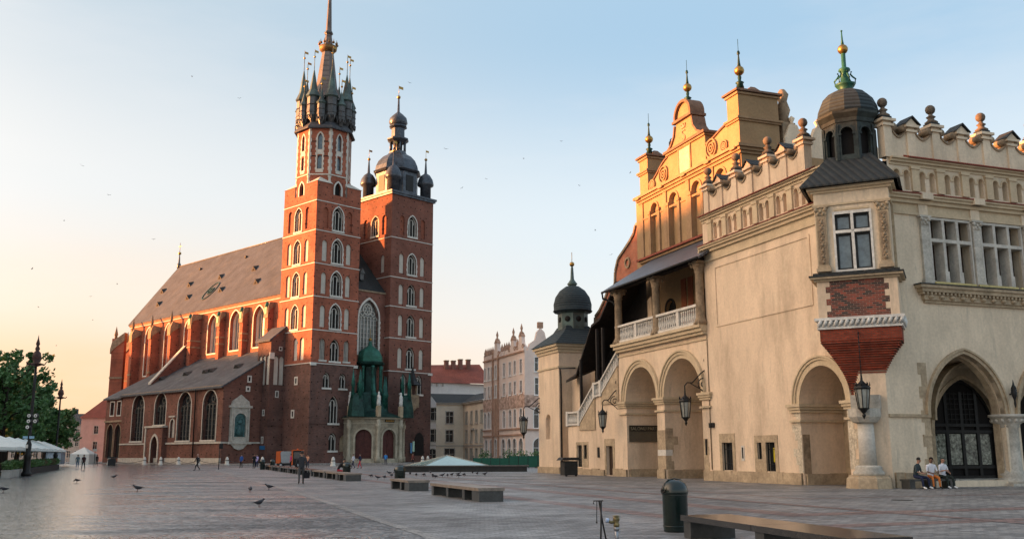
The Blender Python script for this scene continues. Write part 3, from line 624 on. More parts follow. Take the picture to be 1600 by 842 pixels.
# oval medallion lying on the roof
sl = math.atan2(RZ-WT, RX-1.0); k = MB()
def onroof(u, v, d): return (5.2+v*math.cos(sl)-d*math.sin(sl), 47.8+u, rz_at(5.2)+v*math.sin(sl)+d*math.cos(sl))
el = lambda a, c, n=24: [(a*math.cos(2*PI*i/n), c*math.sin(2*PI*i/n)) for i in range(n)]
k.prism(onroof, el(2.0, 2.9), .05, .16, [el(1.75, 2.65)]); k.prism(onroof, el(.9, 1.1), .05, .2, [el(.6, .8)]); k.fbox(onroof, -.9, .9, -.1, .1, .05, .2); k.build('roof_medallion', COPPER_D, CH)
b = MB(); b.lathe([(.5, 49.3), (.5, 50.4), (.25, 50.8), (.2, 52), (.1, 53)], (RX, RY, 0), 8); b.use(1); b.sphere((RX, RY, 53.3), .42, 10); b.cyl((RX, RY, 53.5), .07, 2.6, 5); b.box(RX-.05, RX+.05, RY-.7, RY+.7, 55.1, 55.25); b.build('ridge_cross', [LEAD, GOLD], CH)
b = MB(); b.tube([(RX, 11, RZ+.08), (RX, RY, RZ+.08)], .16, 5); b.build('ridge_cap', LEAD, CH)
# buttresses
def buttress(y, xt, xw, z0, zt, wd, deep):
    b = MB(); h = wd/2
    b.add([(xt, y-h, z0), (xt, y+h, z0), (xw, y+h, z0), (xw, y-h, z0), (xt, y-h, zt-1.6), (xt, y+h, zt-1.6), (xw, y+h, zt), (xw, y-h, zt)], [(0, 1, 5, 4), (1, 2, 6, 5), (3, 0, 4, 7), (4, 5, 6, 7), (0, 1, 2, 3)])
    b.use(1)
    if deep:
        b.prism(lambda u, v, d: (u, y+d, v), [(xt-.25, zt-2.6), (xt-.25, zt-.8), (xt+.3, zt+.6), (xw, zt+.3), (xw, zt-.6), (xt+.3, zt-1.8)], -h-.12, h+.12)
        b.lathe([(.35, 0), (.3, 1.2), (.42, 1.3), (.02, 3.2)], (xt+.3, y, zt), 6)
        b.box(xt-.12, xt+.3, y-h-.08, y+h+.08, 20.1, 20.5)
    else:
        b.prism(lambda u, v, d: (u, y+d, v), [(xt-.2, zt-3.2), (xt-.15, zt-1.2), (xt+.2, zt), (xw, zt+.1), (xw, zt-.8), (xt+.25, zt-1.6)], -h-.15, h+.15)
        b.use(2); b.box(xt-.28, xt+.3, y-h*.7, y+h*.7, zt-2.4, zt-.9); b.lathe([(.42, zt-1), (.5, zt-.6), (.1, zt+.1)], (xt, y, 0), 8); b.use(1)
        for zz in (24.4, 25.8): b.box(xt-.12, xw, y-h-.08, y+h+.08, zz, zz+.3)
    b.build('buttress', [B_UP, STONE_D, COPPER], CH)
for y in (16.2, 25.6, 34.8): buttress(y, .25, NW, 18, 31.4, 1.15, False)
buttress(44.9, -.9, CW, 10, 31.8, 1.3, False)
for y in (54.7, 64.1, 73.8): buttress(y, -.55, CW, 0, 30.6, 1.2, True)
for (x, y, a) in ((1.0, 80.2, 135), (7.0, 88.0, 115)):
    b = MB(); b.box(0, 3.0, -.7, .7, 0, 29.5); b.use(1); b.prism(lambda u, v, d: (u, d, v), [(0, 31), (2.9, 28.8), (3.3, 27), (3.3, 25.8), (2.4, 27), (0, 29)], -.85, .85); b.lathe([(.4, 0), (.35, 1.3), (.5, 1.4), (.02, 3.6)], (2.4, 0, 29), 6); b.use(1); b.box(0, 3.1, -.8, .8, 19.8, 20.2)
    b.xf(Matrix.Translation((x, y, 0)) @ Matrix.Rotation(R(a), 4, 'Z')); b.build('buttress', [B_UP, STONE_D], CH)

# --- aisle chapels: north wall x=-11, y 11.3..52.5
fa = PN(-11); ha = []; AW = -11
DTR = mat('dark_tracery_stone', (.13, .12, .10), .9, .3, 2)
def aisle_win(u0, u1, v0, vs, h):
    hole = arch(u0, u1, v0, vs, h); b = MB(); b.prism(fa, band(u0, u1, v0, vs, h, .2), -.04, .25); b.use(1)
    n = 4
    for k in range(1, n): b.fbox(fa, u0+(u1-u0)*k/n-.07, u0+(u1-u0)*k/n+.07, v0, vs+.3, .6, .8)
    for k in range(n): b.prism(fa, band(u0+(u1-u0)*k/n+.1, u0+(u1-u0)*(k+1)/n-.1, vs-1, vs-.6, .7, .08, 4), .62, .8)
    for k in range(int((vs-v0)/1.0)): b.fbox(fa, u0, u1, v0+.8+k, v0+.84+k, .7, .78)
    circ(b, fa, (u0+u1)/2, vs+h*.42, .62, .1, .6, .8); b.use(0); b.fbox(fa, u0-.3, u1+.3, v0-.3, v0, -.2, .3)
    wn = b.build('window', [LIME, DTR], CH); q = MB(); q.tess(fa, [hole], .85); q.build('pane', GLASS, wn); return hole
for a in ((13.4, 18.5, 4.4, 10.9, 2.6), (23.0, 28.2, 4.4, 10.9, 2.7), (33.1, 37.9, 7.6, 11.3, 2.6), (42.6, 47.8, 4.5, 11.2, 2.7)): ha.append(aisle_win(*a))
dh = arch(33.9, 36.6, .1, 3.5, 1.9); ha.append(dh)
nh = arch(29.3, 30.9, 5.0, 7.6, .9); ha.append(nh)
b = MB(); b.wall(fa, rect(11.3, 52.5, 0, 14.3), ha, .9)
def slope(x): return 14.3+(x-AW)*.62
b.add([(AW, 11.3, 0), (NW, 11.3, 0), (NW, 11.3, slope(NW)-.3), (AW, 11.3, 14.2)], [(0, 1, 2, 3)]); b.add([(AW, 52.5, 0), (NW, 52.5, 0), (NW, 52.5, slope(NW)-.3), (AW, 52.5, 14.2)], [(0, 1, 2, 3)])
b.use(1); b.box(AW-.2, AW, 11.1, 33, 3.7, 4.05); b.box(AW-.2, AW, 40, 52.6, 3.75, 4.05); b.box(AW-.25, AW, 11.1, 52.6, 0, 1.1); b.box(AW, -3, 11.05, 11.3, 3.7, 4.0)
b.use(2); b.box(AW-.3, AW, 11.2, 52.7, 14.0, 14.3)
b.build('aisle_wall', [B_AISLE, STONE_G, STONE_D], CH)
q = MB(); q.tess(fa, [nh], .4); q.prism(fa, band(29.3, 30.9, 5.0, 7.6, .9, .25), -.1, .1); q.fbox(fa, 28.9, 31.3, 8.9, 9.2, -.25, 0); q.build('statue_niche', STONE_G, CH)
b = MB(); b.prism(fa, [(32.2, 0), (32.2, 7.0), (39.4, 7.0), (39.4, 0), (36.7, 0)]+head(33.8, 36.7, 3.5, 2.0)+[(33.8, 0)], -.9, -.02); b.use(1); b.fbox(fa, 31.9, 39.7, 7.0, 7.35, -1.1, 0); b.prism(fa, band(33.9, 36.6, 0, 3.5, 1.9, .45), -1.0, -.9); b.use(1); b.fbox(fa, 39.0, 39.5, 0, 7, -1, -.9)
dr = b.build('portal', [B_AISLE, STONE_G], CH); q = MB(); q.tess(fa, [dh], .35); q.fbox(fa, 35.2, 35.3, .1, 5.2, .25, .35); q.build('door', BLACK, dr)
b = MB(); y0, y1 = 11.0, 53.2
b.add([(AW-.6, y0, 14.0), (NW, y0, slope(NW)), (NW, y1, slope(NW)), (AW-.6, y1, 14.0), (AW-.6, y0, 13.7), (NW, y0, slope(NW)-.3), (NW, y1, slope(NW)-.3), (AW-.6, y1, 13.7)], [(0, 1, 2, 3), (4, 5, 6, 7), (0, 1, 5, 4), (3, 2, 6, 7), (0, 3, 7, 4)])
b.build('aisle_roof', SLATE_D, CH)
for x, y in ((-4.6, 17.5), (-5.0, 26.8), (-5.2, 28.6), (-5.2, 36.5), (-6, 45.5)):
    z = slope(x)-.1; b = MB(); b.add([(x-.4, y-1.2, z-.1), (x-.4, y+1.2, z-.1), (x-.8, y, z+.55), (x+1.2, y, z+1.0)], [(0, 1, 2), (0, 2, 3), (1, 2, 3)]); b.build('dormer', SLATE_B, CH)
b = MB(); b.tube([(AW-.45, 21.0, 14), (AW-.3, 21.0, 13.4), (AW-.25, 21.0, 1.2)], .13, 6); b.build('drainpipe', IRON, CH)
# gable parapet running up the roof to the nave buttress
b = MB(); b.prism(lambda u, v, d: (u, 46.6+d, v), [(-8, slope(-8)-.4), (NW, slope(NW)-.4), (NW, slope(NW)+5), (-1, slope(-1)+4.2), (-8, slope(-8)+.2)], -.4, .4); b.use(1); b.prism(lambda u, v, d: (u, 46.6+d, v), [(-8.3, slope(-8)+.1), (-1, slope(-1)+4.2), (-1, slope(-1)+4.5), (-8.3, slope(-8)+.5)], -.55, .55); b.build('roof_parapet', [B_AISLE, STONE_G], CH)
# west wall of the aisle: slits and the oval monument
fx = PW(11.3)
for x, z, hh in ((-5.8, 15.2, .8), (-6.0, 13.5, .5)): slit(fx, x, z, .4, hh, .25)
b = MB(); hole = arch(-8.7, -6.3, 4.9, 8.0, 1.2)
b.prism(fx, rect(-9.5, -5.5, 4.0, 10.2), -.35, 0, [hole]); b.fbox(fx, -9.9, -5.1, 3.6, 4.0, -.6, 0); b.fbox(fx, -9.8, -5.2, 10.2, 10.6, -.6, 0)
b.prism(fx, [(-9.4, 10.6), (-5.6, 10.6), (-5.8, 11.4), (-6.6, 11.9), (-7.5, 12.6), (-8.4, 11.9), (-9.2, 11.4)], -.4, 0); b.prism(fx, band(-8.7, -6.3, 4.9, 8.0, 1.2, .22), -.5, -.35)
b.prism(fx, [(-9.2, 3.6), (-5.8, 3.6), (-6.6, 2.8), (-7.5, 2.5), (-8.4, 2.8)], -.35, 0)
for u in (-9.2, -5.8): b.lathe([(.2, 4), (.16, 4.3), (.16, 9.6), (.24, 10.1)], (u, 11.3-.45, 0), 8)
mo = b.build('monument', STONE_G, CH); q = MB(); q.tess(fx, [hole], -.1); q.sphere((-7.5, 11.2, 7.6), .5, 10); q.lathe([(.8, 5.2), (.6, 6.4), (.3, 7.2)], (-7.5, 11.25, 0), 8); q.build('relief', mat('verdigris_relief', (.05, .12, .12), .5, .6, 2), mo)
# stair turret against the tower
b = MB(); tw = PW(8.7); tn = PN(-3.1)
b.wall(tw, [(-3.1, 0), (0, 0), (0, 25.4), (-3.1, 23.0)], [h1 := arch(-2.3, -1.3, 14.6, 19.4, .6), h2 := arch(-1.15, -.15, 14.6, 19.4, .6)], .25)
b.wall(tn, rect(8.7, 13.2, 0, 23.0), nl := [arch(9.0, 10.1, 14.6, 19.6, .6), arch(10.4, 11.4, 14.6, 19.6, .6), arch(11.7, 12.7, 14.6, 19.6, .6)], .25)
b.add([(-3.1, 13.2, 0), (0, 13.2, 0), (0, 13.2, 25.4), (-3.1, 13.2, 23)], [(0, 1, 2, 3)])
b.use(1); b.box(-3.25, 0, 8.55, 8.7, 7.0, 7.2); b.use(2); b.box(-3.4, -2.4, 8.45, 8.7, 19.4, 20.6)
tu = b.build('stair_turret', [B_LOW, B_LOW, LIME_W], CH)
for hh in (h1, h2): q = MB(); q.tess(tw, [hh], .2); q.build('blind_niche', PLAST, tu)
for hh in nl: q = MB(); q.tess(tn, [hh], .2); q.build('blind_niche', PLAST, tu)
q = MB(); q.prism(lambda u, v, d: (u, 8.4+d, v), [(-3.6, 22.7), (0, 25.6), (0, 25.9), (-3.6, 23.0)], 0, 5.1); q.build('turret_roof', SLATE, tu)
for u, v in ((-1.0, 12.4), (.0, 0)): 
    if v: slit(tw, -1.4, 12.4, .35, .9, .2); slit(tw, -1.0, 21.2, .4, .5, .15); slit(tw, -.1+-.3, 19.9 if 0 else 21.0, .3, .8, .12) if 0 else None
slit(tn, 10.3, 9.0, .35, .8, .2); slit(tn, 10.3, 3.9, .35, .9, .2)
b = MB(); b.fbox(tn, 9.3, 11.0, 2.6, 3.3, -.08, 0); b.build('street_sign', mat('blue_enamel', (.03, .16, .34), .4), CH)
# annex beyond the chapels
fx2 = PN(-10.6); b = MB()
hs = [rect(54.3, 55.9, 10.1, 12.9), rect(57.6, 59.3, 10.1, 12.9), arch(53.6, 56.4, 1.2, 6.4, 1.8), arch(57.2, 60.2, 1.2, 6.4, 1.8)]
b.wall(fx2, rect(52.5, 61.5, 0, 13.9), hs, .6); b.add([(-10.6, 61.5, 0), (CW, 61.5, 0), (CW, 61.5, 20), (-10.6, 61.5, 13.9)], [(0, 1, 2, 3)])
b.use(1); b.box(-10.9, -10.6, 52.8, 61.4, 8.6, 9.0)
b.build('annex_wall', [B_AISLE, STONE_D], CH)
for i, h in enumerate(hs):
    q = MB(); q.prism(fx2, (rect(h[0][0]-.25, h[1][0]+.25, h[0][1]-.25, h[2][1]+.25) if i < 2 else band(h[0][0], h[1][0], 1.2, 6.4, 1.8, .2)), -.06, .05, [h] if i < 2 else []); wn = q.build('window', LIME if i < 2 else STONE_D, CH); q = MB(); q.tess(fx2, [h], .5); q.build('pane', GLASS if i < 2 else BLACK, wn)
b = MB(); b.add([(-11.2, 53.2, 13.7), (CW, 53.2, 20.8), (CW, 62, 20.8), (-11.2, 62, 13.7), (-11.2, 53.2, 13.4), (-11.2, 62, 13.4)], [(0, 1, 2, 3), (0, 3, 5, 4)]); b.build('annex_roof', SLATE_D, CH)

# --- porch with the copper spirelet
PC = Vector((14.2, .8)); PR = 6.9
def pv(i, r=PR): a = R(-22.5-45*i); return (PC.x+r*math.cos(a), PC.y+r*math.sin(a))   # vertices going clockwise from the south side
vs_ = [pv(i) for i in range(5)]   # -22.5 .. -202.5
def facet(i, off=0):
    a, c = Vector((*vs_[i], 0)), Vector((*vs_[i+1], 0)); L = (c-a).length; ux = (c-a)/L; ny = Vector((PC.x, PC.y, 0))-(a+c)/2; ny.normalize()
    return (lambda u, v, d: tuple(a+ux*u+ny*(d+off)+Vector((0, 0, v)))), L
b = MB(); po = None; doors = []
for i in range(4):
    f, L = facet(i); m = L/2
    if i in (1, 2):
        hole = arch(m-1.55, m+1.55, .3, 4.7, 1.55); doors.append((f, hole, m)); b.wall(f, rect(0, L, .2, 8.2), [hole], .6)
        b.use(1); b.prism(f, band(m-1.55, m+1.55, .3, 4.7, 1.55, .35), -.15, 0); b.use(0)
    else:
        b.wall(f, rect(0, L, .2, 8.2), [rect(m-.8, m+.8, 1.2, 3.6), rect(m-.8, m+.8, 4.4, 6.2)], .2); b.fbox(f, m-.8, m+.8, 1.2, 3.6, .2, .25); b.fbox(f, m-.8, m+.8, 4.4, 6.2, .2, .25)
    b.use(1); b.fbox(f, -.1, L+.1, 8.2, 8.5, -.35, .3); b.fbox(f, -.05, L+.05, 7.3, 7.5, -.12, 0); b.fbox(f, -.05, L+.05, .1, .9, -.15, 0); b.use(0)
    if i == 1:
        b.use(1); b.fbox(f, m-1.3, m+1.3, 7.55, 8.15, -.14, 0); b.use(0)
for i in range(5):
    x, y = pv(i, PR+.15); b.use(1); b.lathe([(.55, .1), (.55, 1.1), (.36, 1.3), (.33, 6.2), (.5, 6.7), (.55, 7.2), (.4, 7.3), (.4, 8.1)], (x, y, 0), 8)
por = b.build('porch', [mat('porch_sandstone', (.30, .255, .185), .85, .35, .8, 6), mat('porch_stone_light', (.36, .315, .235), .85, .3, .8, 6)], CH)
for f, h, m in doors: 
    q = MB(); q.tess(f, [h], .5); q.fbox(f, m-.04, m+.04, .3, 6.2, .42, .5); q.fbox(f, m-1.5, m+1.5, 4.6, 4.75, .42, .5)
    for k in range(3):
        for s_ in (-.75, .75): q.fbox(f, m+s_-.3, m+s_+.3, 1+k*1.2, 1.7+k*1.2, .44, .5)
    q.build('door', WOOD, por)
f, L = facet(1); q = MB(); q.fbox(f, L/2-1.2, L/2+1.2, 7.6, 8.1, -.17, -.14); q.use(1)
for k in range(5): circ(q, f, L/2-.8+.4*k, 7.85, .15, .07, -.2, -.17, 8)
q.build('gilt_panel', [BLACK, GOLD], por)
b = MB(); rp = [pv(i, PR+.7) for i in range(5)]
b.add([(x, y, 8.5) for x, y in rp]+[(*pv(i, 3.2), 10.0) for i in range(5)], [(i, i+1, i+6, i+5) for i in range(4)])
b.use(0); b.lathe([(4.1, 9.6), (3.7, 10.6), (3.1, 12.5), (2.7, 13.4)], (*PC, 0), 8, PI/8, False); b.lathe([(1.4, 13.3), (1.4, 18.4), (2.9, 18.8), (3.1, 19.2), (2.6, 19.4)], (*PC, 0), 8, PI/8, False)
b.use(1)
for i in range(8):
    a = PI/8+PI/4*i; c_, s_ = math.cos(a), math.sin(a)
    b.lathe([(.32, 13.3), (.26, 13.8), (.24, 17.9), (.4, 18.5)], (PC.x+2.4*c_, PC.y+2.4*s_, 0), 6)
    b.lathe([(.5, 10.2), (.45, 12.6), (.62, 12.9), (.42, 13.3), (.04, 16.6)], (PC.x+3.4*c_, PC.y+3.4*s_, 0), 6)
    b.box(PC.x+3.3*c_-.12, PC.x+3.3*c_+.12, PC.y+3.3*s_-.12, PC.y+3.3*s_+.12, 9, 13)
b.use(2); b.lathe([(2.6, 19.3), (2.55, 20.4), (2.0, 21.5), (1.0, 22.2), (.4, 22.6), (.3, 23.4)], (*PC, 0), 8, PI/8, False)
b.use(3); b.sphere((*PC, 23.8), .35, 10); b.cyl((*PC, 24), .05, 2.0, 5); b.use(0)
# side copper gable with obelisks
for cx, cy in ((20.2, -3.2), (8.4, -3.0)):
    b.use(0); b.lathe([(1.7, 8.6), (1.5, 10.6), (1.1, 12.6), (.5, 13.0)], (cx, cy, 0), 8, PI/8, False); b.use(1)
    b.lathe([(.5, 12.6), (.5, 13.0)], (cx, cy, 0), 8, PI/8, False)
    for dx, dy in ((-.9, 0), (.9, 0), (0, -.9)): b.lathe([(.4, 12), (.3, 14.2), (.42, 14.4), (.03, 17.4)], (cx+dx, cy+dy, 0), 6)
b.build('copper_spirelet', [COPPER_D, COPPER_M := mat('streaked_copper', (.02, .10, .075), .5, .65, .9, 3, .2, .2), COPPER, GOLD], por)
st0 = None
for i in range(5):
    x, y = pv(i, PR+.1)
    b = MB(); b.box(x-.35, x+.35, y-.35, y+.35, 8.5, 10.6); b.use(1); b.lathe([(.34, 10.6), (.38, 11.2), (.27, 12.0), (.33, 12.5), (.14, 12.75), (.19, 13.0), (.12, 13.25)], (x, y, 0), 8); b.use(1); b.box(x+.2, x+.42, y-.1, y+.1, 11.6, 12.4)
    b.build('statue', [STONE, MARB], por)

# ------------------------------------------------------------------ the renaissance market hall
MH = thing('market_hall', 'long cream market hall with arcades, a gabled attic and a corner oriel', 'market hall', HO, HR)
mh = PN(0); mw = PW(0)
A1 = (22.0, 26.75); A2 = (15.95, 20.9); A3 = (1.95, 5.77)
h1 = arch(A1[0], A1[1], 0, 5.55, 2.4, 12); h2 = arch(A2[0], A2[1], 0, 5.55, 2.48, 12); h3 = arch(A3[0], A3[1], 0, 4.35, 1.95, 12)
w1 = rect(12.6, 13.75, .68, 2.35); w2a = rect(9.55, 9.98, 1.36, 2.32); w2b = rect(8.26, 9.15, .68, 2.32); d1 = rect(29.2, 30.35, .05, 2.28); w3a = rect(34.0, 34.6, 1.3, 2.4); w3b = rect(35.0, 35.9, .62, 2.4)
# north wall, one outline with the openings cut in; the part left of the arches follows the stair
b = MB()
outl = [(.9, 0), (15, 0), (15, 15.0), (.9, 15.0)]
b.wall(mh, outl, [h3, w1, w2a, w2b], .45); b.loopside(mh, h3, .45, 2.8)
outl = [(15, 0), (37.8, 0), (37.8, 4.0), (35.3, 4.0), (32.2, 6.15), (31.0, 6.25), (27.9, 8.2), (27.7, 9.5), (15, 9.5)]
b.wall(mh, outl, [h1, h2, d1, w3a, w3b], .45); b.loopside(mh, h1, .45, 3.4); b.loopside(mh, h2, .45, 3.4)
# panel frame
b.prism(mh, rect(4.05, 13.8, 9.6, 13.55), -.05, 0, [rect(4.2, 13.65, 9.75, 13.4)])
b.use(0); b.box(0, .6, 27.9, 37.8, 0, .02)
b.build('wall', STUC, MH)
# inner walls of the arcade
b = MB()
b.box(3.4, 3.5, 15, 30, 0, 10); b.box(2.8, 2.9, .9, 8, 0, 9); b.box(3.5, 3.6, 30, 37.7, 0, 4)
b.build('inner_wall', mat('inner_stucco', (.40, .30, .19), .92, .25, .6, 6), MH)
# mouldings
b = MB()
for (u0, u1), vs, h in ((A1, 5.55, 2.4), (A2, 5.55, 2.48)):
    b = MB(); b.prism(mh, band(u0, u1, vs, vs, h, .26, 12), -.05, 0); b.prism(mh, band(u0-.26, u1+.26, vs, vs, h+.26, .2, 12), -.12, 0); b.prism(mh, band(u0-.46, u1+.46, vs, vs, h+.46, .12, 12), -.2, 0); b.build('arch_moulding', MOULD, MH)
b = MB(); u0, u1 = A3; b.prism(mh, band(u0, u1, 4.35, 4.35, 1.95, .3, 12), -.05, 0); b.prism(mh, band(u0-.3, u1+.3, 4.35, 4.35, 2.25, .14, 12), -.12, 0); b.prism(mh, band(u0-.44, u1+.44, 4.35, 4.35, 2.39, .1, 12), -.18, 0); b.build('arch_moulding', MOULD, MH)
for lo, hi, z, dd in ((20.9, 22.0, 5.55, 3.4), (26.75, 27.85, 5.55, 3.4), (14.9, 15.95, 5.55, .5), (5.77, 6.5, 4.35, 2.8), (1.0, 1.95, 4.35, 2.8)):
    b = MB()
    for k, (t, e) in enumerate(((.16, .26), (.14, .19), (.12, .12))): b.box(-e, dd, lo-e, hi+e if hi != 27.85 else hi+.05, z-.16-k*.15, z-.16-k*.15+t)
    b.box(-.14, dd, lo-.13, hi+.13 if hi != 27.85 else hi+.03, z-.98, z-.86); b.build('impost', MOULD, MH)
b = MB()
# balcony cornice
b.box(-.45, 0, 14.95, 27.9, 9.5, 9.75); b.box(-.6, 3.4, 14.95, 28.05, 9.75, 9.95); b.box(-.3, 0, 15, 27.8, 9.3, 9.5); b.build('balcony_cornice', MOULD, MH)
b = MB(); b.box(-.08, 0, 15, 27.8, 8.95, 9.05); b.build('string_moulding', MOULD, MH)
# entablature on both fronts: architrave, red tiled drip, arcaded frieze, upper cornice
def entab(fn, u0, u1, name_seed):
    b = MB()
    b.fbox(fn, u0, u1, 13.95, 14.1, -.1, 0); b.fbox(fn, u0, u1, 14.1, 14.55, -.04, 0); b.fbox(fn, u0, u1, 14.55, 14.75, -.2, 0); b.fbox(fn, u0, u1, 14.75, 14.9, -.35, 0); b.fbox(fn, u0, u1, 14.9, 15.0, -.45, .1)
    b.fbox(fn, u0+1.9, u1, 16.62, 16.78, -.06, 0); b.fbox(fn, u0+1.9, u1, 16.78, 16.92, -.18, 0); b.fbox(fn, u0+1.9, u1, 16.92, 17.0, -.3, .1)
    o = b.build('cornice', MOULD, MH)
    b = MB()
    for z, e in ((15.0, .5), (17.0, .42)):
        b.prism(lambda u, v, d: fn(d, v, u), [(-e, z), (-e, z+.05), (.02, z+.24), (.02, z)], u0+(2.9 if z > 16 else 1.5), u1)
    b.build('tiled_drip', REDT, MH)
    # frieze with pairs of round headed slots
    hs = []; n = int((u1-u0)/1.7); pil = []
    for k in range(n+1):
        c = u0+.95+k*1.7
        if c+.85 > u1: break
        if c > u0+2.2:
            for s_ in (-.33, .33): hs.append(arch(c+s_-.19, c+s_+.19, 15.3, 16.2, .19, 4))
        if c+.85 > u0+2.1: pil.append(c+.85)
    b = MB(); b.wall(fn, rect(u0+1.75, u1, 15.0, 17.0), hs, .3)
    for h in hs: b.tess(fn, [h], .3)
    b.use(1)
    for c in pil: b.fbox(fn, c-.24, c+.24, 15.25, 16.62, -.12, 0); b.fbox(fn, c-.3, c+.3, 16.45, 16.62, -.17, 0)
    for k in range(len(pil)):
        c = pil[k]-.85
        if c < u0+2.2: continue
        for s_ in (-.33, .33): b.prism(fn, band(c+s_-.19, c+s_+.19, 16.1, 16.2, .19, .07, 4), -.04, 0)
        b.fbox(fn, c-.1, c+.1, 16.05, 16.15, -.05, 0)
    b.build('frieze', [STUC if fn is mh else STUC_G, MOULD], MH)
entab(mh, .3, 15.0, 1); entab(mw, .3, 19.0, 2)
b = MB(); b.box(-.4, .1, 14.95, 15.05, 14.6, 15.0); b.build('cornice_return', MOULD, MH); b = MB(); b.add([(0, 15, 9.5), (0, 15, 17), (5, 15, 17), (5, 15, 9.5)], [(0, 1, 2, 3)]); b.build('return_wall', STUC, MH); b = MB(); b.add([(.9, 0, 0), (.9, 0, 17), (0, .9, 17), (0, .9, 0)], [(0, 1, 2, 3)]); b.build('return_wall', STUC, MH)
b = MB(); b.add([(3, .2, 17.02), (19, .2, 17.02), (19, 15, 17.02), (.2, 15, 17.02), (.2, 3, 17.02)], [(0, 1, 2, 3, 4)]); b.build('flat_roof', SLATE_B, MH)
# attic: piers with balls and little gables, sagging parapet between them
def ballfin(x, y, z, par, r=.27, m=None):
    b = MB(); b.lathe([(.32, 0), (.36, .08), (.2, .2), (.16, .3), (.26, .38), (.12, .48), (.1, .58)], (x, y, z), 10); b.sphere((x, y, z+.58+r*.85), r, 12); return b.build('ball_finial', m or STONE_B, par)
def attic(fn, cs, first_ball, zoff=0):
    for i, c in enumerate(cs):
        ball = (i % 2 == 0) == first_ball; b = MB()
        zt = 18.95 if ball else 18.75
        b.fbox(fn, c-.27, c+.27, 17.0, zt, -.1, .4); b.fbox(fn, c-.36, c+.36, zt-.25, zt-.12, -.2, .5); b.fbox(fn, c-.45, c+.45, zt, zt+.14, -.28, .6)
        if ball:
            b.use(1); b.fbox(fn, c-.3, c+.3, zt+.14, zt+.3, -.14, .44); b.use(0)
        else:
            b.prism(fn, [(c-.42, zt+.14), (c+.42, zt+.14), (c, zt+.5)], -.2, .5)
            b.use(1); b.prism(fn, [(c-.52, zt+.12), (c, zt+.56), (c+.52, zt+.12), (c+.52, zt+.18), (c, zt+.64), (c-.52, zt+.18)], -.32, .62); b.use(0)
        p = b.build('attic_pier', [STUC if fn is mh else STUC_G, SLATE_B], MH)
        if ball: q = fn(c, zt+.3, .15); ballfin(*q, p)
        if i+1 < len(cs):
            d = cs[i+1]; u0, u1 = c+.27, d-.27; L = u1-u0; s = MB()
            top = [(u0+L*k/10, 18.62-.5*math.sin(PI*k/10)**.8) for k in range(11)]
            s.prism(fn, [(u1, 17.0)]+top[::-1]+[(u0, 17.0)], 0, .3)
            s.use(1); s.prism(fn, top+[(x, y+.12) for x, y in top[::-1]], -.07, .42)
            for u in (u0+.14, u1-.14):
                k0 = len(s.v); s.tube([fn(u, 18.72, -.12), fn(u, 18.72, .55)], .2, 10)
            s.build('parapet', [STUC if fn is mh else STUC_G, STONE_D], MH)
attic(mh, [4.2, 5.9, 7.6, 9.3, 11.0, 12.65, 14.3], True)
attic(mw, [2.2, 3.75, 5.45, 7.2, 9.0, 10.8, 12.6, 14.4, 16.2, 18.0], True)
# west front
b = MB()
wA = arch(3.5, 8.45, .3, 3.6, 3.15, 12); wB = arch(9.45, 14.4, .3, 3.6, 3.15, 12)
G1 = rect(4.45, 7.32, 10.3, 13.92); G2 = rect(7.95, 10.92, 10.3, 13.92); G3 = rect(11.6, 14.5, 10.3, 13.92)
b.wall(mw, rect(.9, 19, 0, 15.0), [wA, wB, G1, G2, G3], .7); b.build('wall', STUC_G, MH)
b = MB(); inA = arch(6.15, 10.7, .3, 2.8, 2.9, 10); inB = arch(12.0, 16.5, .3, 2.8, 2.9, 10)
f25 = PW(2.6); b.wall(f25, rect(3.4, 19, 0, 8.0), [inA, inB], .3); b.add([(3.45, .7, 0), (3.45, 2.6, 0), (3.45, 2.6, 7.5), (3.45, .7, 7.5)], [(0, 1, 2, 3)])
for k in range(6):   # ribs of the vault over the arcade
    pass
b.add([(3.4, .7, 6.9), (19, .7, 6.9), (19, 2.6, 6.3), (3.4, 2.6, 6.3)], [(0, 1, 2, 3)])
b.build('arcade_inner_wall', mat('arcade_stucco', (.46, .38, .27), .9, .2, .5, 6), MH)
b = MB()
for (u0, u1) in ((3.5, 8.45), (9.45, 14.4)):
    b.prism(mw, band(u0, u1, 3.6, 3.6, 3.15, .18, 12), -.1, .25); b.prism(mw, band(u0-.18, u1+.18, 3.6, 3.6, 3.33, .1, 12), -.18, .0); b.prism(mw, band(u0+.12, u1-.12, .3, 3.6, 3.03, .119, 12), .3, .7)
b.prism(f25, band(6.15, 10.7, .3, 2.8, 2.9, .22, 10), -.08, .2); b.prism(f25, band(5.6, 11.2, 3.4, 3.6, 2.9, .12, 10), -.9, 0)
b.fbox(mw, .9, 3.5, 3.45, 3.6, -.1, 0); b.fbox(mw, 2.95, 3.5, 2.5, 2.6, -.06, 0)
b.build('pointed_arch_moulding', STONE, MH)
for k, (x, s_) in enumerate(((8.95, 1), (14.9, 1))):
    b = MB(); b.lathe([(.78, .12), (.78, .3), (.62, .45), (.66, .6), (.52, .8), (.5, 2.95), (.6, 3.02), (.56, 3.1), (.74, 3.25), (.82, 3.5), (.9, 3.52), (.9, 3.66)], (x, .35, 0), 20); b.box(x-.85, x+.85, -.45, 1.1, 0, .14)
    for i in range(14): a = 2*PI*i/14; b.sphere((x+.72*math.cos(a), .35+.72*math.sin(a), 3.34), .12, 6)
    b.build('arcade_column', STONE_G, MH)
b = MB(); b.box(3.5, 19, .1, 2.9, 0, .16); b.box(3.5, 19, .9, 2.9, .16, .32); b.build('step', STONE_G, MH)
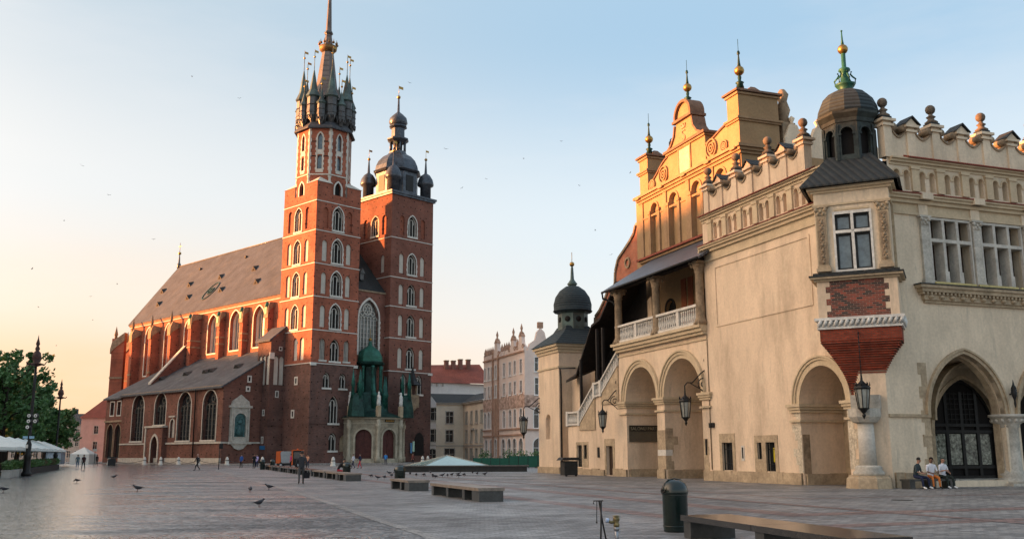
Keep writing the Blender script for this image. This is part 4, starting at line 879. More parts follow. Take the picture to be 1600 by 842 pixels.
# glazed door in the inner arch
b = MB(); fd = PW(2.9); b.prism(fd, band(6.3, 10.55, .3, 2.8, 2.75, .2, 10), -.05, .1)
for u in (7.35, 8.42, 9.5): b.fbox(fd, u-.1, u+.1, .3, 5.0, -.04, .08)
for v in (.3, .85, 2.75, 3.1): b.fbox(fd, 6.3, 10.5, v, v+.16, -.045, .08)
for k in range(1, 7): b.fbox(fd, 7.5, 9.4, 3.2+k*.28, 3.23+k*.28, -.02, .03)
for u in (7.7, 8.0, 8.7, 9.0): b.fbox(fd, u, u+.03, 3.2, 5.0, -.02, .03)
dr = b.build('door', IRON, MH); q = MB(); q.tess(fd, [arch(6.2, 10.65, .3, 2.8, 2.9, 10)], .05); q.build('pane', BLACK, dr)
q = MB()
for a_, c_ in ((7.5, 8.3), (8.55, 9.38), (6.5, 7.2), (9.6, 10.35)): q.fbox(fd, a_, c_, 1.05, 2.7, .02, .04)
q.build('lower_pane', mat('glass_painted_reflection', (.012, .014, .012), .2, .9, 4, 9, .4, 0, .5, tint=(.20, .21, .17)), dr)  # bright patches in the glass colour imitate reflections
q = MB(); q.tess(fd, [arch(11.9, 16.6, .3, 2.8, 2.9, 10)], .05); q.build('door', BLACK, MH)
# stone windows in groups of three
def tri(u0, u1):
    b = MB(); n = 3; v0, v1 = 10.3, 13.92
    b.prism(mw, rect(u0, u1, v0, v1), -.06, .1, [rect(u0+.1, u1-.1, v0+.05, v1-.12)])
    for k in (1, 2): u = u0+(u1-u0)*k/3; b.fbox(mw, u-.09, u+.09, v0, v1, -.05, .62); b.fbox(mw, u-.14, u+.14, v0, v0+.75, -.09, .1)
    b.fbox(mw, u0, u1, 12.6, 12.78, -.055, .62); b.fbox(mw, u0, u1, v0, v0+.06, -.08, .6)
    o = b.build('window', LIME, MH); q = MB(); q.tess(mw, [rect(u0, u1, v0, v1)], .68); q.build('pane', GLASS, o)
    q = MB()
    for k in range(3):
        a = u0+(u1-u0)*k/3+.1; c = u0+(u1-u0)*(k+1)/3-.1
        for lo, hi in ((v0+.06, 12.6), (12.78, v1-.1)): q.prism(mw, rect(a, c, lo, hi), .6, .66, [rect(a+.08, c-.08, lo+.08, hi-.08)])
        q.fbox(mw, (a+c)/2-.03, (a+c)/2+.03, v0, v1-.1, .6, .66)
    q.build('sash', WOODB, o)
tri(4.45, 7.32); tri(7.95, 10.92); tri(11.6, 14.5)
def pilaster(u, par=MH, v0=10.3, v1=13.95, fn=mw, m=None, orn=False):
    b = MB(); w_ = .26
    b.fbox(fn, u-w_, u+w_, v0+.3, v1-.5, -.14, 0); b.fbox(fn, u-w_-.1, u+w_+.1, v0, v0+.18, -.24, 0); b.fbox(fn, u-w_-.05, u+w_+.05, v0+.18, v0+.3, -.19, 0)
    b.fbox(fn, u-w_-.02, u+w_+.02, v1-.5, v1-.1, -.18, 0); b.fbox(fn, u-w_-.12, u+w_+.12, v1-.1, v1, -.26, 0)
    for s_ in (-1, 1):
        b.sphere(fn(u+s_*.24, v1-.2, -.2), .11, 8); b.sphere(fn(u+s_*.12, v1-.4, -.17), .09, 6)
    b.sphere(fn(u, v1-.28, -.2), .09, 8)
    if orn:
        b.use(1); b.fbox(fn, u-w_+.06, u+w_-.06, v0+.4, v1-.6, -.16, -.135)
        k = v0+.5
        while k < v1-.7: b.sphere(fn(u, k, -.16), .09, 6, 1.2); b.sphere(fn(u-.08, k+.14, -.16), .05, 5); b.sphere(fn(u+.08, k+.14, -.16), .05, 5); k += .3
    b.build('pilaster', [m or STONE_G, STONE_D], par)
for u in (4.1, 7.63, 11.26, 14.85): pilaster(u)
for u in (4.1, 7.63, 11.26, 14.85):
    b = MB(); b.fbox(mw, u-.3, u+.3, 13.96, 14.75, -.12, 0); b.fbox(mw, u-.36, u+.36, 14.75, 15.05, -.55, 0); b.build('entablature_block', STUC_G, MH)
b = MB(); b.fbox(mw, 3.2, 19, 10.05, 10.2, -.5, 0); b.fbox(mw, 3.35, 19, 9.85, 10.05, -.4, 0); b.fbox(mw, 3.6, 19, 9.45, 9.85, -.22, 0); b.fbox(mw, 3.7, 19, 9.3, 9.45, -.12, 0)
for k in range(60): b.fbox(mw, 3.4+k*.26, 3.52+k*.26, 9.72, 9.84, -.36, 0)
for k in range(22): b.sphere((4.0+k*.7, -.24, 9.6), .17, 8, .7)
b.use(1); b.fbox(mw, 3.15, 19, 10.2, 10.26, -.54, 0); b.use(2)
for k in range(5): b.fbox(mw, 4.2+k*2.9, 6.9+k*2.9, 10.27, 10.38, -.5, -.4)
b.build('window_cornice', [STONE, SLATE_B, mat('yellow_batten', (.50, .42, .18), .7)], MH)
# plinth of rough blocks
rr = random.Random(3)
def plinth(fn, a, c, z=.62, yb=None):
    b = MB(); u = a
    while u < c-.05:
        l = min(rr.uniform(.5, 1.3), c-u)
        b.fbox(fn, u, u+l-.004 if u+l < c-.05 else c, 0, z+rr.uniform(-.05, .05), -.12-rr.uniform(0, .05), .05); u += l
    b.fbox(fn, a, c, 0, z-.1, -.1, .04); b.build('plinth', STONE, MH)
plinth(mh, 5.85, 15.9); plinth(mh, 20.95, 22.0); plinth(mh, 26.8, 29.0, .55); plinth(mh, 30.6, 37.6, .5); plinth(mw, 1.0, 3.4, .75)
for y in (26.75, 20.9, 5.77): plinth(lambda u, v, d, y=y: (u, y+d, v), .1, 2.8, .6)
# stone work of piers, door and window frames
BARE = mat('bare_pale_stone', (.52, .45, .34), .9, .35, 2, 8)
def frame(fn, u0, u1, v0, v1, t, tt=.3, mull=None, sill=None):
    b = MB(); b.prism(fn, [(u0-t, v0), (u0, v0), (u0, v1), (u1, v1), (u1, v0), (u1+t, v0), (u1+t, v1+tt), (u0-t, v1+tt)], -.035, .03)
    if mull: b.fbox(fn, mull[0], mull[1], v0, v1+.02, -.033, .1)
    if sill: b.fbox(fn, sill[0], sill[1], v0, sill[2], -.031, .1)
    b.build('stone_frame', STONE, MH)
frame(mh, 12.6, 13.75, .62, 2.35, .28, .55); frame(mh, 8.26, 9.98, .62, 2.32, .28, .4, (9.15, 9.55), (9.5, 9.99, 1.36)); frame(mh, 29.2, 30.35, .05, 2.28, .3, .55); frame(mh, 34.0, 35.9, .62, 2.4, .25, .25, (34.6, 35.0), (33.99, 34.65, 1.3))
b = MB(); b.fbox(mh, 20.88, 22.02, .62, 1.55, -.03, .4); b.use(1); b.fbox(mh, 20.87, 22.02, 1.55, 1.95, -.032, .5); b.use(0); b.fbox(mh, 20.88, 22.02, 1.95, 3.3, -.03, .4)
for k in range(5):
    if k != 1: b.box(-.0, .6+.35*(k % 2), 20.882, 20.9, .62+k*.56, 1.18+k*.56)
b.build('pier_stonework', [STONE, LIME_W], MH)
def quoin_run(fn, rows, m):
    b = MB()
    for u0, u1, v0, v1 in rows: b.fbox(fn, u0, u1, v0, v1, -.018, .02)
    b.build('quoin_stones', m, MH)
quoin_run(mh, [(15.3+.1*(k % 2), 15.93, .62+k*.5, 1.12+k*.5) for k in range(4)], STONE)
quoin_run(mh, [(5.775, 6.15+.2*((k*7) % 3), .62+k*.44, 1.06+k*.44) for k in range(8)], BARE)
quoin_run(mh, [(1.2+.15*((k*5) % 3), 1.945, .9+k*.5, 1.4+k*.5) for k in range(6)], BARE)
quoin_run(mw, [(2.95+.18*(k % 2), 3.495, .8+k*.6, 1.4+k*.6) for k in range(9)], STONE)
quoin_run(lambda u, v, d: (u, 5.77+d, v), [(.05, .5+.5*((k*3) % 3), .6+k*.42, 1.02+k*.42) for k in (0, 1, 2, 3, 4)], STONE_D)
for r_ in (w1, w2a, w2b, w3a, w3b):
    q = MB(); q.prism(mh, r_, .1, .16, [rect(r_[0][0]+.05, r_[1][0]-.05, r_[0][1]+.05, r_[2][1]-.05)])
    for k in range(1, 4): u = r_[0][0]+(r_[1][0]-r_[0][0])*k/4; q.fbox(mh, u-.015, u+.015, r_[0][1], r_[2][1], .12, .15)
    for v in (r_[0][1]+.4, r_[2][1]-.4): q.fbox(mh, r_[0][0], r_[1][0], v-.015, v+.015, .1, .13)
    wn = q.build('window', IRON, MH); q = MB(); q.tess(mh, [r_], .3); q.build('pane', GLASS, wn)
q = MB(); q.fbox(mh, 8.4, 8.75, 1.2, 2.0, .17, .2); q.build('yellow_notice', mat('yellow_paper', (.60, .48, .03), .6), MH)
q = MB(); q.fbox(mh, 29.2, 30.35, .05, 2.28, .25, .3); 
for k in range(4): q.fbox(mh, 29.3+k*.27, 29.5+k*.27, .2, 2.1, .22, .25)
q.build('door', WOODB, MH)
b = MB()
b.fbox(mh, 11.35, 11.65, 1.25, 2.15, -.04, 0); b.use(1); b.fbox(mh, 11.43, 11.57, 1.4, 2.05, -.05, -.03); b.build('wall_slot', [LIME_W, IRON], MH)
for a_ in ((14.85, 15.1, 3.3, 3.6), (14.5, 14.75, 3.3, 3.6), (15.5, 15.6, 1.6, 2.6), (31.6, 31.85, 1.4, 2.2)): b = MB(); b.fbox(mh, *a_, -.1, 0); b.build('wall_box', IRON, MH)
b = MB(); b.tube([(-.04, 14.98, 9.3), (-.04, 14.98, .7)], .035, 6); b.build('wall_joint', STONE_D, MH)
# sign on the side wall inside the left arch
b = MB(); b.box(.15, 3.0, 26.66, 26.74, 2.55, 3.75); sg = b.build('sign_board', mat('dark_sign_board', (.10, .085, .06), .6, .15), MH)
def text(body, size, loc, rot, m, par, name='lettering', ext=.01):
    cu = bpy.data.curves.new(name, 'FONT'); cu.body = body; cu.size = size; cu.extrude = ext; cu.align_x = 'CENTER'
    t = bpy.data.objects.new(name, cu); C.objects.link(t); bpy.context.view_layer.update()
    me = bpy.data.meshes.new_from_object(t.evaluated_get(bpy.context.evaluated_depsgraph_get())); bpy.data.objects.remove(t)
    o = bpy.data.objects.new(name, me); C.objects.link(o); me.materials.clear(); me.materials.append(m); o.parent = par; o.location = loc; o.rotation_euler = rot; return o
b = MB(); b.box(.15, 3.0, 26.62, 26.66, 3.35, 3.78); b.build('sign_header', mat('dark_sign_header', (.03, .026, .02), .6, .1), sg)
text('SALONU PARTER', .34, (1.55, 26.615, 3.43), (R(90), 0, 0), mat('sign_letters', (.24, .21, .14), .6, .1), sg)
# loggia: balustrade, columns, back wall, roof
b = MB(); yy = 15.3
b.box(-.42, -.12, 15.1, 27.5, 9.95, 10.15); b.box(-.45, -.1, 15.1, 27.5, 11.15, 11.32)
for y in (18.0, 24.2): b.box(-.42, -.12, y-.16, y+.16, 10.15, 11.15)
for k in range(46):
    y = 15.5+k*.262
    if min(abs(y-18.0), abs(y-24.2), abs(y-21.1)) < .3: continue
    b.lathe([(.06, 0), (.1, .08), (.05, .15), (.11, .42), (.05, .75), (.09, .86), (.06, 1.0)], (-.27, y, 10.15), 6)
b.build('balustrade', LIME_W, MH)
for y in (27.2, 21.15, 15.25):
    b = MB(); b.lathe([(.42, 9.95), (.42, 10.15), (.34, 10.3), (.3, 10.45), (.27, 13.3), (.34, 13.4), (.3, 13.5), (.42, 13.8), (.46, 14.0)], (-.25, y, 0), 14)
    for s1 in (-1, 1):
        for s2 in (-1, 1): b.sphere((-.25+.34*s1, y+.34*s2, 13.82), .13, 8)
    b.box(-.25-.36, -.25+.36, y-.36, y+.36, 9.94, 10.1); b.box(-.25-.5, -.25+.5, y-.5, y+.5, 13.95, 14.1); b.build('loggia_column', STONE_D, MH)
lb = PN(3.45)
b = MB(); dh = arch(25.0, 26.3, 9.95, 12.6, .65); b.wall(lb, rect(15, 30.9, 9.9, 17.2), [dh], .3)
b.use(1); b.tess(lb, [dh], .25); b.prism(lb, band(25.0, 26.3, 9.95, 12.6, .65, .18), -.06, 0)
b.use(2)
for u in (16.6, 19.3, 22.2, 23.2): b.fbox(lb, u, u+.7, 9.95, 14.6, -.05, 0)
b.use(1)
for u in (17.6, 20.4): b.fbox(lb, u, u+1.1, 9.95, 13.4, -.03, 0)
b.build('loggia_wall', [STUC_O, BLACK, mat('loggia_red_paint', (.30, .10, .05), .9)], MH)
b = MB(); b.add([(-1.0, 14.0, 14.2), (-1.0, 28.2, 14.2), (3.45, 28.2, 17.0), (3.45, 14.0, 17.0), (-1.0, 14.0, 14.05), (-1.0, 28.2, 14.05), (3.45, 28.2, 16.6), (3.45, 14.0, 16.6)], [(0, 1, 2, 3), (4, 5, 6, 7), (0, 1, 5, 4), (1, 2, 6, 5), (0, 3, 7, 4)]); b.use(1)
for k in range(18): b.add([(-.9, 14.4+k*.8, 13.98), (-.9, 14.5+k*.8, 13.98), (3.4, 14.5+k*.8, 16.45), (3.4, 14.4+k*.8, 16.45), (-.9, 14.4+k*.8, 14.1), (-.9, 14.5+k*.8, 14.1), (3.4, 14.5+k*.8, 16.6), (3.4, 14.4+k*.8, 16.6)], [(0, 1, 2, 3), (0, 1, 5, 4), (0, 3, 7, 4), (1, 2, 6, 5)])
b.box(-.5, .0, 14.9, 28, 14.1, 14.4)
b.use(2); b.tube([(-1.1, 14, 14.1), (-1.1, 28.3, 14.05), (-1.0, 28.35, 13.6), (-.3, 28.0, 13.3), (-.3, 27.6, 12.9)], .09, 6)
b.build('loggia_roof', [roof_mat('loggia_sheet_roof', (.09, .095, .11), .35, 1.0, metal=.3), BLACK, IRON], MH)
# stair with balustrade and its dark canopy
b = MB(); fl = [(37.7, 4.0), (35.3, 4.0), (32.2, 6.1), (31.0, 6.2), (27.9, 8.3)]
def rail(b, p, q, off=0):
    (ya, za), (yb, zb) = p, q; L = abs(yb-ya)
    for z, h, e in ((.05, .14, .16), (1.05, .15, .18)):
        b.prism(mh, [(ya, za+z), (yb, zb+z), (yb, zb+z+h), (ya, za+z+h)], -e, e)
    n = int(L/.3)
    for k in range(n):
        t = (k+.5)/n; b.lathe([(.05, 0), (.1, .2), (.11, .4), (.05, .7), (.08, .9)], (0, ya+(yb-ya)*t, za+(zb-za)*t+.15), 6)
for i in range(4): rail(b, fl[i], fl[i+1])
for y, z in fl[:4]: b.box(-.2, .2, y-.18, y+.18, z, z+1.25)
b.build('stair_balustrade', LIME_W, MH)
b = MB()
for k in range(9): b.box(-.1, 2.6, 35.3-(k+1)*.344, 35.3-k*.344, 4.0-.4, 4.0+(k+1)*.235)
for k in range(9): b.box(-.1, 2.6, 31.0-(k+1)*.344, 31.0-k*.344, 5.5, 6.2+(k+1)*.235)
b.box(.02, 2.6, 31.0, 32.2, 5.6, 6.15); b.box(.02, 2.6, 35.3, 37.7, 3.6, 4.0); b.build('stairs', STONE, MH)
b = MB()
can = [(38.6, 8.0), (36.5, 8.4), (33.2, 12.2), (31.5, 12.6), (28.6, 15.0)]
for i in range(4):
    (ya, za), (yb, zb) = can[i], can[i+1]
    b.add([(.2, ya, za), (.2, yb, zb), (3.0, yb, zb+1.2), (3.0, ya, za+1.2), (.2, ya, za-.2), (.2, yb, zb-.2), (3.0, yb, zb+.9), (3.0, ya, za+.9)], [(0, 1, 2, 3), (4, 5, 6, 7), (0, 1, 5, 4), (3, 2, 6, 7)])
b.add([(3.0, 38.6, 4), (3.0, 28.6, 8), (3.0, 28.6, 16), (3.0, 31.5, 13.6), (3, 33.2, 13.2), (3.0, 36.5, 9.6), (3, 38.6, 9.0)], [(0, 1, 2, 3, 4, 5, 6)])
for y, z in ((35.4, 5.2), (32.1, 7.4), (31, 7.4)): b.box(.1, .3, y-.1, y+.1, z-1, z+4.3)
b.build('stair_canopy', [mat('black_canopy_boards', (.022, .018, .016), .8, .3, 2)], MH)
# wall behind stair next to the turret
b = MB(); b.add([(1.2, 37.7, 0), (1.2, 40, 0), (1.2, 40, 8.5), (1.2, 37.7, 8.5)], [(0, 1, 2, 3)]); b.add([(0, 37.75, 0), (3.5, 37.75, 0), (3.5, 37.75, 5.3), (0, 37.75, 4.0)], [(0, 1, 2, 3)]); 
b.add([(3.05, 27.9, 0), (3.05, 39.7, 0), (3.05, 39.7, 9), (3.05, 27.9, 14)], [(0, 1, 2, 3)]); b.build('stair_back_wall', STUC, MH)
# north east turret with its dome
b = MB(); t0, t1 = 39.7, 44.6
nich = arch(41.7, 42.9, 3.0, 4.6, .6)
b.wall(mh, rect(t0, t1, 0, 11.3), [nich], .35); b.tess(mh, [nich], .35); b.add([(0, t0, 0), (5, t0, 0), (5, t0, 11.3), (0, t0, 11.3)], [(0, 1, 2, 3)]); b.add([(0, t1, 0), (5, t1, 0), (5, t1, 11.3), (0, t1, 11.3)], [(0, 1, 2, 3)])
b.use(1); b.box(-.1, 0, t0, t1+.1, 9.2, 9.35); b.box(-.1, 5, t0-.1, t0, 9.2, 9.35)
for z, e in ((10.6, .12), (10.85, .25), (11.1, .42)): b.box(-e, 5+e, t0-e, t1+e, z, z+.25)
b.use(2); b.box(-.12, .0, t0-.1, t1+.1, 0, .55); b.box(0, .8, t0-.12, t0, 0, .55)
tt = b.build('turret_wall', [STUC, MOULD, STONE], MH)
b = MB(); tcx, tcy = 2.5, 42.15
b.lathe([(4.3, 11.33), (2.0, 12.7), (1.6, 13.2)], (tcx, tcy, 0), 4, PI/4, False); b.use(1)
b.lathe([(1.4, 12.8), (1.4, 14.4), (1.7, 14.6)], (tcx, tcy, 0), 8, PI/8, False)
for k in range(8):
    a = PI/4*k; b.xf(Matrix.Identity(4), len(b.v)); c0 = Vector((tcx+1.30*math.cos(a), tcy+1.30*math.sin(a), 13.85)); n_ = Vector((math.cos(a), math.sin(a), 0)); k0 = len(b.v)
    b.use(2); b.lathe([(.26, 0), (.26, .04)], (0, 0, 0), 12); b.xf(Matrix.Translation(c0) @ Matrix.Rotation(a, 4, 'Z') @ Matrix.Rotation(PI/2, 4, 'Y'), k0)
b.use(0); b.lathe([(1.75, 14.55), (1.85, 14.7), (1.75, 14.8), (1.78, 15.3), (1.6, 16.0), (1.2, 16.6), (.65, 17.0), (.25, 17.1)], (tcx, tcy, 0), 16)
b.use(1); b.lathe([(.25, 17.0), (.5, 17.25), (.35, 17.45), (.18, 17.7), (.12, 18.8), (.05, 19.0)], (tcx, tcy, 0), 10)
td = b.build('turret_dome', [SLATE_D2 := roof_mat('dome_slates', (.030, .044, .050), .8, 1.4, 1), COPPER_L, BLACK], MH)
q = MB(); q.sphere((tcx, tcy, 19.15), .24, 10); q.cyl((tcx, tcy, 19.2), .03, 1.1, 5); q.build('gilded_ball', GOLD, td)
b = MB(); b.tube([(-.02, 39.4, 9.1), (.1, 39.5, 8.3), (.1, 39.5, .2)], .08, 8); b.tube([(.6, 37.5, 9.0), (-.1, 39.4, 9.1)], .07, 6); b.build('drainpipe', IRON, MH)
# red brick side gable behind the stair
gb = PN(4.5)
b = MB(); pts = [(30.9, 12.5), (41.5, 12.5), (41.3, 14.1), (40.4, 14.5), (39.3, 15.3), (38.4, 16.2), (37.4, 16.0), (37.0, 16.6), (36.9, 17.6), (36.3, 18.6), (35.2, 19.1), (34.0, 19.7), (33.2, 20.2), (32.8, 20.9), (30.9, 20.9)]
b.prism(gb, pts, 0, .5); b.use(1)
for i in range(1, len(pts)-1):
    (ua, va), (ub, vb) = pts[i], pts[i+1]; n_ = math.hypot(ub-ua, vb-va); nx, ny = (vb-va)/n_*.22, -(ub-ua)/n_*.22
    b.prism(gb, [(ua, va), (ub, vb), (ub+nx, vb+ny), (ua+nx, va+ny)], -.15, .6)
circ(b, gb, 37.6, 14.9, .6, .2, -.12, 0, 14); circ(b, gb, 34.6, 18.0, .5, .16, -.12, 0, 14)
b.build('brick_side_gable', [B_HALL, STONE_D], MH)
# main gable of the hall
GX = 3.5; fgm = PN(GX); hs = []
niches = [(27.15, 28.3), (24.0, 25.3), (20.6, 21.9), (17.3, 18.6)]
for u0, u1 in niches: hs.append(arch(u0, u1, 17.3, 21.0, (u1-u0)/2, 8))
b = MB(); b.wall(fgm, rect(15.3, 30.1, 17.2, 22.3), hs, .3)
for h in hs: b.tess(fgm, [h], .3)
b.add([(GX, 15.3, 12), (20, 15.3, 12), (20, 15.3, 22.3), (GX, 15.3, 22.3)], [(0, 1, 2, 3)]); b.add([(GX, 30.1, 9), (20, 30.1, 9), (20, 30.1, 22.3), (GX, 30.1, 22.3)], [(0, 1, 2, 3)])
b.add([(GX, 15.3, 22.3), (GX, 30.1, 22.3), (20, 30.1, 22.3), (20, 15.3, 22.3)], [(0, 1, 2, 3)])
b.add([(GX, 30.1, 9), (GX, 30.1, 22.3), (GX, 30.9, 22.3), (GX, 30.9, 9)], [(0, 1, 2, 3)])
b.use(1)
for u0, u1 in niches:
    b.prism(fgm, band(u0, u1, 21.0, 21.0, (u1-u0)/2, .16, 8), -.08, 0); b.fbox(fgm, u0-.35, u0-.02, 17.3, 20.8, -.14, 0); b.fbox(fgm, u1+.02, u1+.3, 17.3, 20.8, -.14, 0); b.fbox(fgm, u0-.4, u0+.05, 20.75, 21.0, -.2, 0); b.fbox(fgm, u1-.05, u1+.4, 20.75, 21.0, -.2, 0)
for u in (30.1, 26.2, 22.7, 19.3, 15.9): b.fbox(fgm, u-.5, u, 17.3, 22.3, -.1, 0); b.fbox(fgm, u-.55, u+.05, 22.3, 22.55, -.5, 0)
b.fbox(fgm, 15.2, 30.2, 20.55, 20.7, -.06, 0)
for z, e in ((22.0, .15), (22.2, .3), (22.4, .48)): b.box(GX-e, GX+2, 15.3-e, 30.1+e, z, z+.2)
b.fbox(fgm, 15.2, 30.2, 16.95, 17.15, -.25, 0); b.use(2); b.box(GX-.45, GX, 15.2, 30.3, 17.15, 17.3)
b.build('gable_wall', [STUC_O, MOULD_O, REDT], MH)
b = MB()
def pier(y0, y1, x1, z1, z2, z3):
    b.use(0); b.box(GX, x1, y0, y1, 22.6, z3)
    for z, e in ((z1, .12), (z1+.14, .22), (z3-.35, .12), (z3-.15, .25)):
        b.use(1 if z < z3-.2 else 2); b.box(GX-e, x1+e, y0-e, y1+e, z, z+.15)
    b.use(2); b.lathe([((y1-y0)*.62, z3), (.25, z3+.55)], ((GX+x1)/2, (y0+y1)/2, 0), 4, PI/4, False)
pier(28.7, 30.1, GX+2.2, 24.4, 0, 26.0); pier(15.35, 16.75, GX+3.3, 24.4, 0, 26.7)
b.use(0); b.box(GX, GX+1.3, 19.8, 25.3, 22.6, 24.9); b.use(1); b.box(GX-.15, GX+1.45, 19.65, 25.45, 24.75, 24.9); b.use(2); b.box(GX-.3, GX+1.6, 19.5, 25.6, 24.9, 25.1)
b.use(0); cv = [(25.3, 25.1), (24.7, 25.4), (24.2, 26.0), (24.0, 26.8), (24.0, 27.0), (21.6, 27.0), (21.6, 26.8), (21.4, 26.0), (20.9, 25.4), (20.3, 25.1)]
b.prism(fgm, cv[::-1], .05, 1.0); b.use(2)
for i in list(range(0, 3))+list(range(6, 9)):
    (ua, va), (ub, vb) = cv[i], cv[i+1]; n_ = math.hypot(ub-ua, vb-va); nx, ny = -(vb-va)/n_*-.16, (ub-ua)/n_*-.16
    b.prism(fgm, [(ua, va), (ub, vb), (ub+nx, vb+ny), (ua+nx, va+ny)], -.08, 1.1)
b.fbox(fgm, 21.4, 24.2, 26.95, 27.15, -.2, 1.2); b.use(0); b.prism(fgm, arch(21.65, 23.95, 27.15, 27.3, 1.1), .1, 1.0); b.use(2); b.prism(fgm, band(21.75, 23.85, 27.15, 27.3, 1.05, .22), -.12, 1.15)
b.use(3); b.fbox(fgm, 21.95, 23.55, 22.75, 24.7, -.06, .02); b.use(1); b.prism(fgm, rect(21.8, 23.7, 22.65, 24.75), -.09, 0, [rect(21.97, 23.53, 22.8, 24.68)])
# scrolls
def scroll(u0, u1, zlo, zhi):
    b.use(0); n = 12; cu = [(u0+(u1-u0)*k/n, zlo+(zhi-zlo)*(.5-.5*math.cos(PI*k/n))) for k in range(n+1)]
    lo, hi = (cu, 22.6); b.prism(fgm, [(u0, 22.6), (u1, 22.6)]+cu[::-1] if u1 > u0 else [(u1, 22.6), (u0, 22.6)]+cu, .1, .7)
    b.use(2)
    for i in range(n): (ua, va), (ub, vb) = cu[i], cu[i+1]; b.prism(fgm, [(ua, va), (ub, vb), (ub, vb+.14), (ua, va+.14)], -.02, .8)
    b.use(1)
    for (uc, vc, r_) in ((u0+(u1-u0)*.2, 23.15, .45), (u1-(u1-u0)*.25, 23.5, .72)):
        for rr_ in (1, .6, .28): circ(b, fgm, uc, vc, r_*rr_, .1, -.06, .1, 16)
scroll(28.7, 25.3, 23.3, 24.7); scroll(16.75, 19.8, 24.6, 24.0)
b.build('gable_attic', [STUC_O, MOULD_O, mat('brown_coping', (.17, .10, .065), .8, .3, 2), mat('pale_plaque', (.36, .35, .27), .7, .2, 1.5)], MH)
text('S', 1.3, (GX-.03+.05, 22.85, 25.3), (R(90), 0, R(-90)), STONE_D, MH, 'crowned_letter', .03)
q = MB(); q.prism(PN(GX), [(22.6, 26.3), (23.1, 26.3), (23.2, 26.65), (22.98, 26.45), (22.85, 26.7), (22.72, 26.45), (22.5, 26.65)], -.03, .06); q.build('crown_relief', STONE_D, MH)
def goldfin(x, y, z, s=1, nm='gilded_finial'):
    b = MB(); b.lathe([(.3*s, 0), (.22*s, .3*s), (.32*s, .4*s), (.1*s, .55*s), (.14*s, .8*s), (.08*s, 1.0*s)], (x, y, z), 8); b.use(1); b.sphere((x, y, z+1.3*s), .36*s, 12); b.use(0); b.lathe([(.15*s, 1.6*s), (.1*s, 1.9*s), (.05*s, 2.5*s), (.13*s, 2.6*s), (.1*s, 2.75*s), (.02, 2.85*s), (.02, 3.7*s)], (x, y, z), 6); b.build(nm, [COPPER_D, GOLD], MH)
goldfin(GX+.6, 29.4, 26.3, .95); goldfin(GX+.5, 22.8, 28.4, .95); goldfin(GX+.7, 16.05, 27.1, 1.0)
b = MB(); b.lathe([(.5, 24.8), (.35, 25.3), (.5, 25.8), (.3, 26.5), (.45, 27.0), (.2, 27.4)], (GX+4.2, 16, 0), 8); b.box(GX+3.7, GX+4.8, 15.5, 16.5, 22.6, 24.8); b.build('stone_vase', STONE_D, MH)
b = MB(); b.tube([(GX+2.4, 29.0, 26), (GX+2.4, 29.0, 27.6)], .05, 5); b.box(GX+2.3, GX+2.9, 28.9, 29.1, 27.0, 27.4); b.tube([(GX+2.2, 28.5, 27.5), (GX+2.6, 29.4, 27.6)], .04, 5); b.build('antenna', IRON, MH)
sk = MB()
for k in range(6):
    y = 5.0
    x = 8+k*2.2; sk.prism(lambda u, v, d: (u, 15.3+d, v), [(x-.8, 22.3), (x+.8, 22.3), (x+.8, 23.5), (x+.3, 24.6), (x-.3, 24.6), (x-.8, 23.5)], 0, .4)
    sk.lathe([(.2, 24.6), (.1, 24.8), (.24, 25.1), (.02, 25.3)], (x, 15.5, 0), 8)
sk.build('side_attic', STUC_G, MH)

# --- corner oriel, turned 45 degrees; b = depth behind its front
def oriel(mb, name, mats): o = mb.build(name, mats, MH); o.rotation_euler = (0, 0, R(-45)); return o
AC, HW = -.34, 1.93; fo = PW(-.2)
b = MB(); nC = 24
for k in range(nC):
    t = k/nC; t2 = (k+1)/nC; hw_ = .72+(HW-.72)*t2**1.7; fr = -.2+1.15*(1-t2**1.5); z = 4.5+2.75*t
    b.box(AC-hw_, AC+hw_, fr, 3, z, z+2.75/nC*.55); b.box(AC-hw_+.05, AC+hw_-.05, fr+.05, 3, z+2.75/nC*.55, z+2.75/nC)
b.box(AC-HW, AC+HW, -.2, 2.6, 7.25, 7.9); oriel(b, 'brick_corbel', B_FINE)
b = MB(); b.box(AC-HW-.1, AC+HW+.1, -.3, 2.4, 7.85, 7.98); b.box(AC-HW-.2, AC+HW+.2, -.42, 2.4, 8.28, 8.42); b.box(AC-HW-.06, AC+HW+.06, -.26, 2.4, 7.98, 8.28)
for k in range(16): x = AC-HW-.05+k*.258; b.tube([(x, -.3, 8.0), (x+.16, -.38, 8.28)], .09, 6)
for k in range(8): b.tube([(AC+HW+.1, -.1+k*.27, 8.0), (AC+HW+.16, .06+k*.27, 8.28)], .09, 6)
oriel(b, 'cable_moulding', MARB)
DIA = bpy.data.materials.new('diaper_brick'); DIA.use_nodes = True
def diaper(m):
    t = m.node_tree; b = t.nodes['Principled BSDF']; b.inputs['Roughness'].default_value = .85
    tc, cb = xz_vec(t); br = nn(t, 'ShaderNodeTexBrick'); br.inputs['Scale'].default_value = 1; br.inputs['Brick Width'].default_value = .3; br.inputs['Row Height'].default_value = .1
    br.inputs['Mortar Size'].default_value = .012; br.inputs['Color1'].default_value = (.34, .065, .035, 1); br.inputs['Color2'].default_value = (.02, .018, .018, 1); br.inputs['Mortar'].default_value = (.22, .15, .11, 1)
    br.inputs['Bias'].default_value = .15
    t.links.new(cb.outputs[0], br.inputs[0]); t.links.new(br.outputs[0], b.inputs['Base Color'])
diaper(DIA)
b = MB(); b.box(AC-HW+.02, AC+HW-.02, -.2, 2.4, 8.42, 10.35); oriel(b, 'diaper_brickwork', DIA)
b = MB()
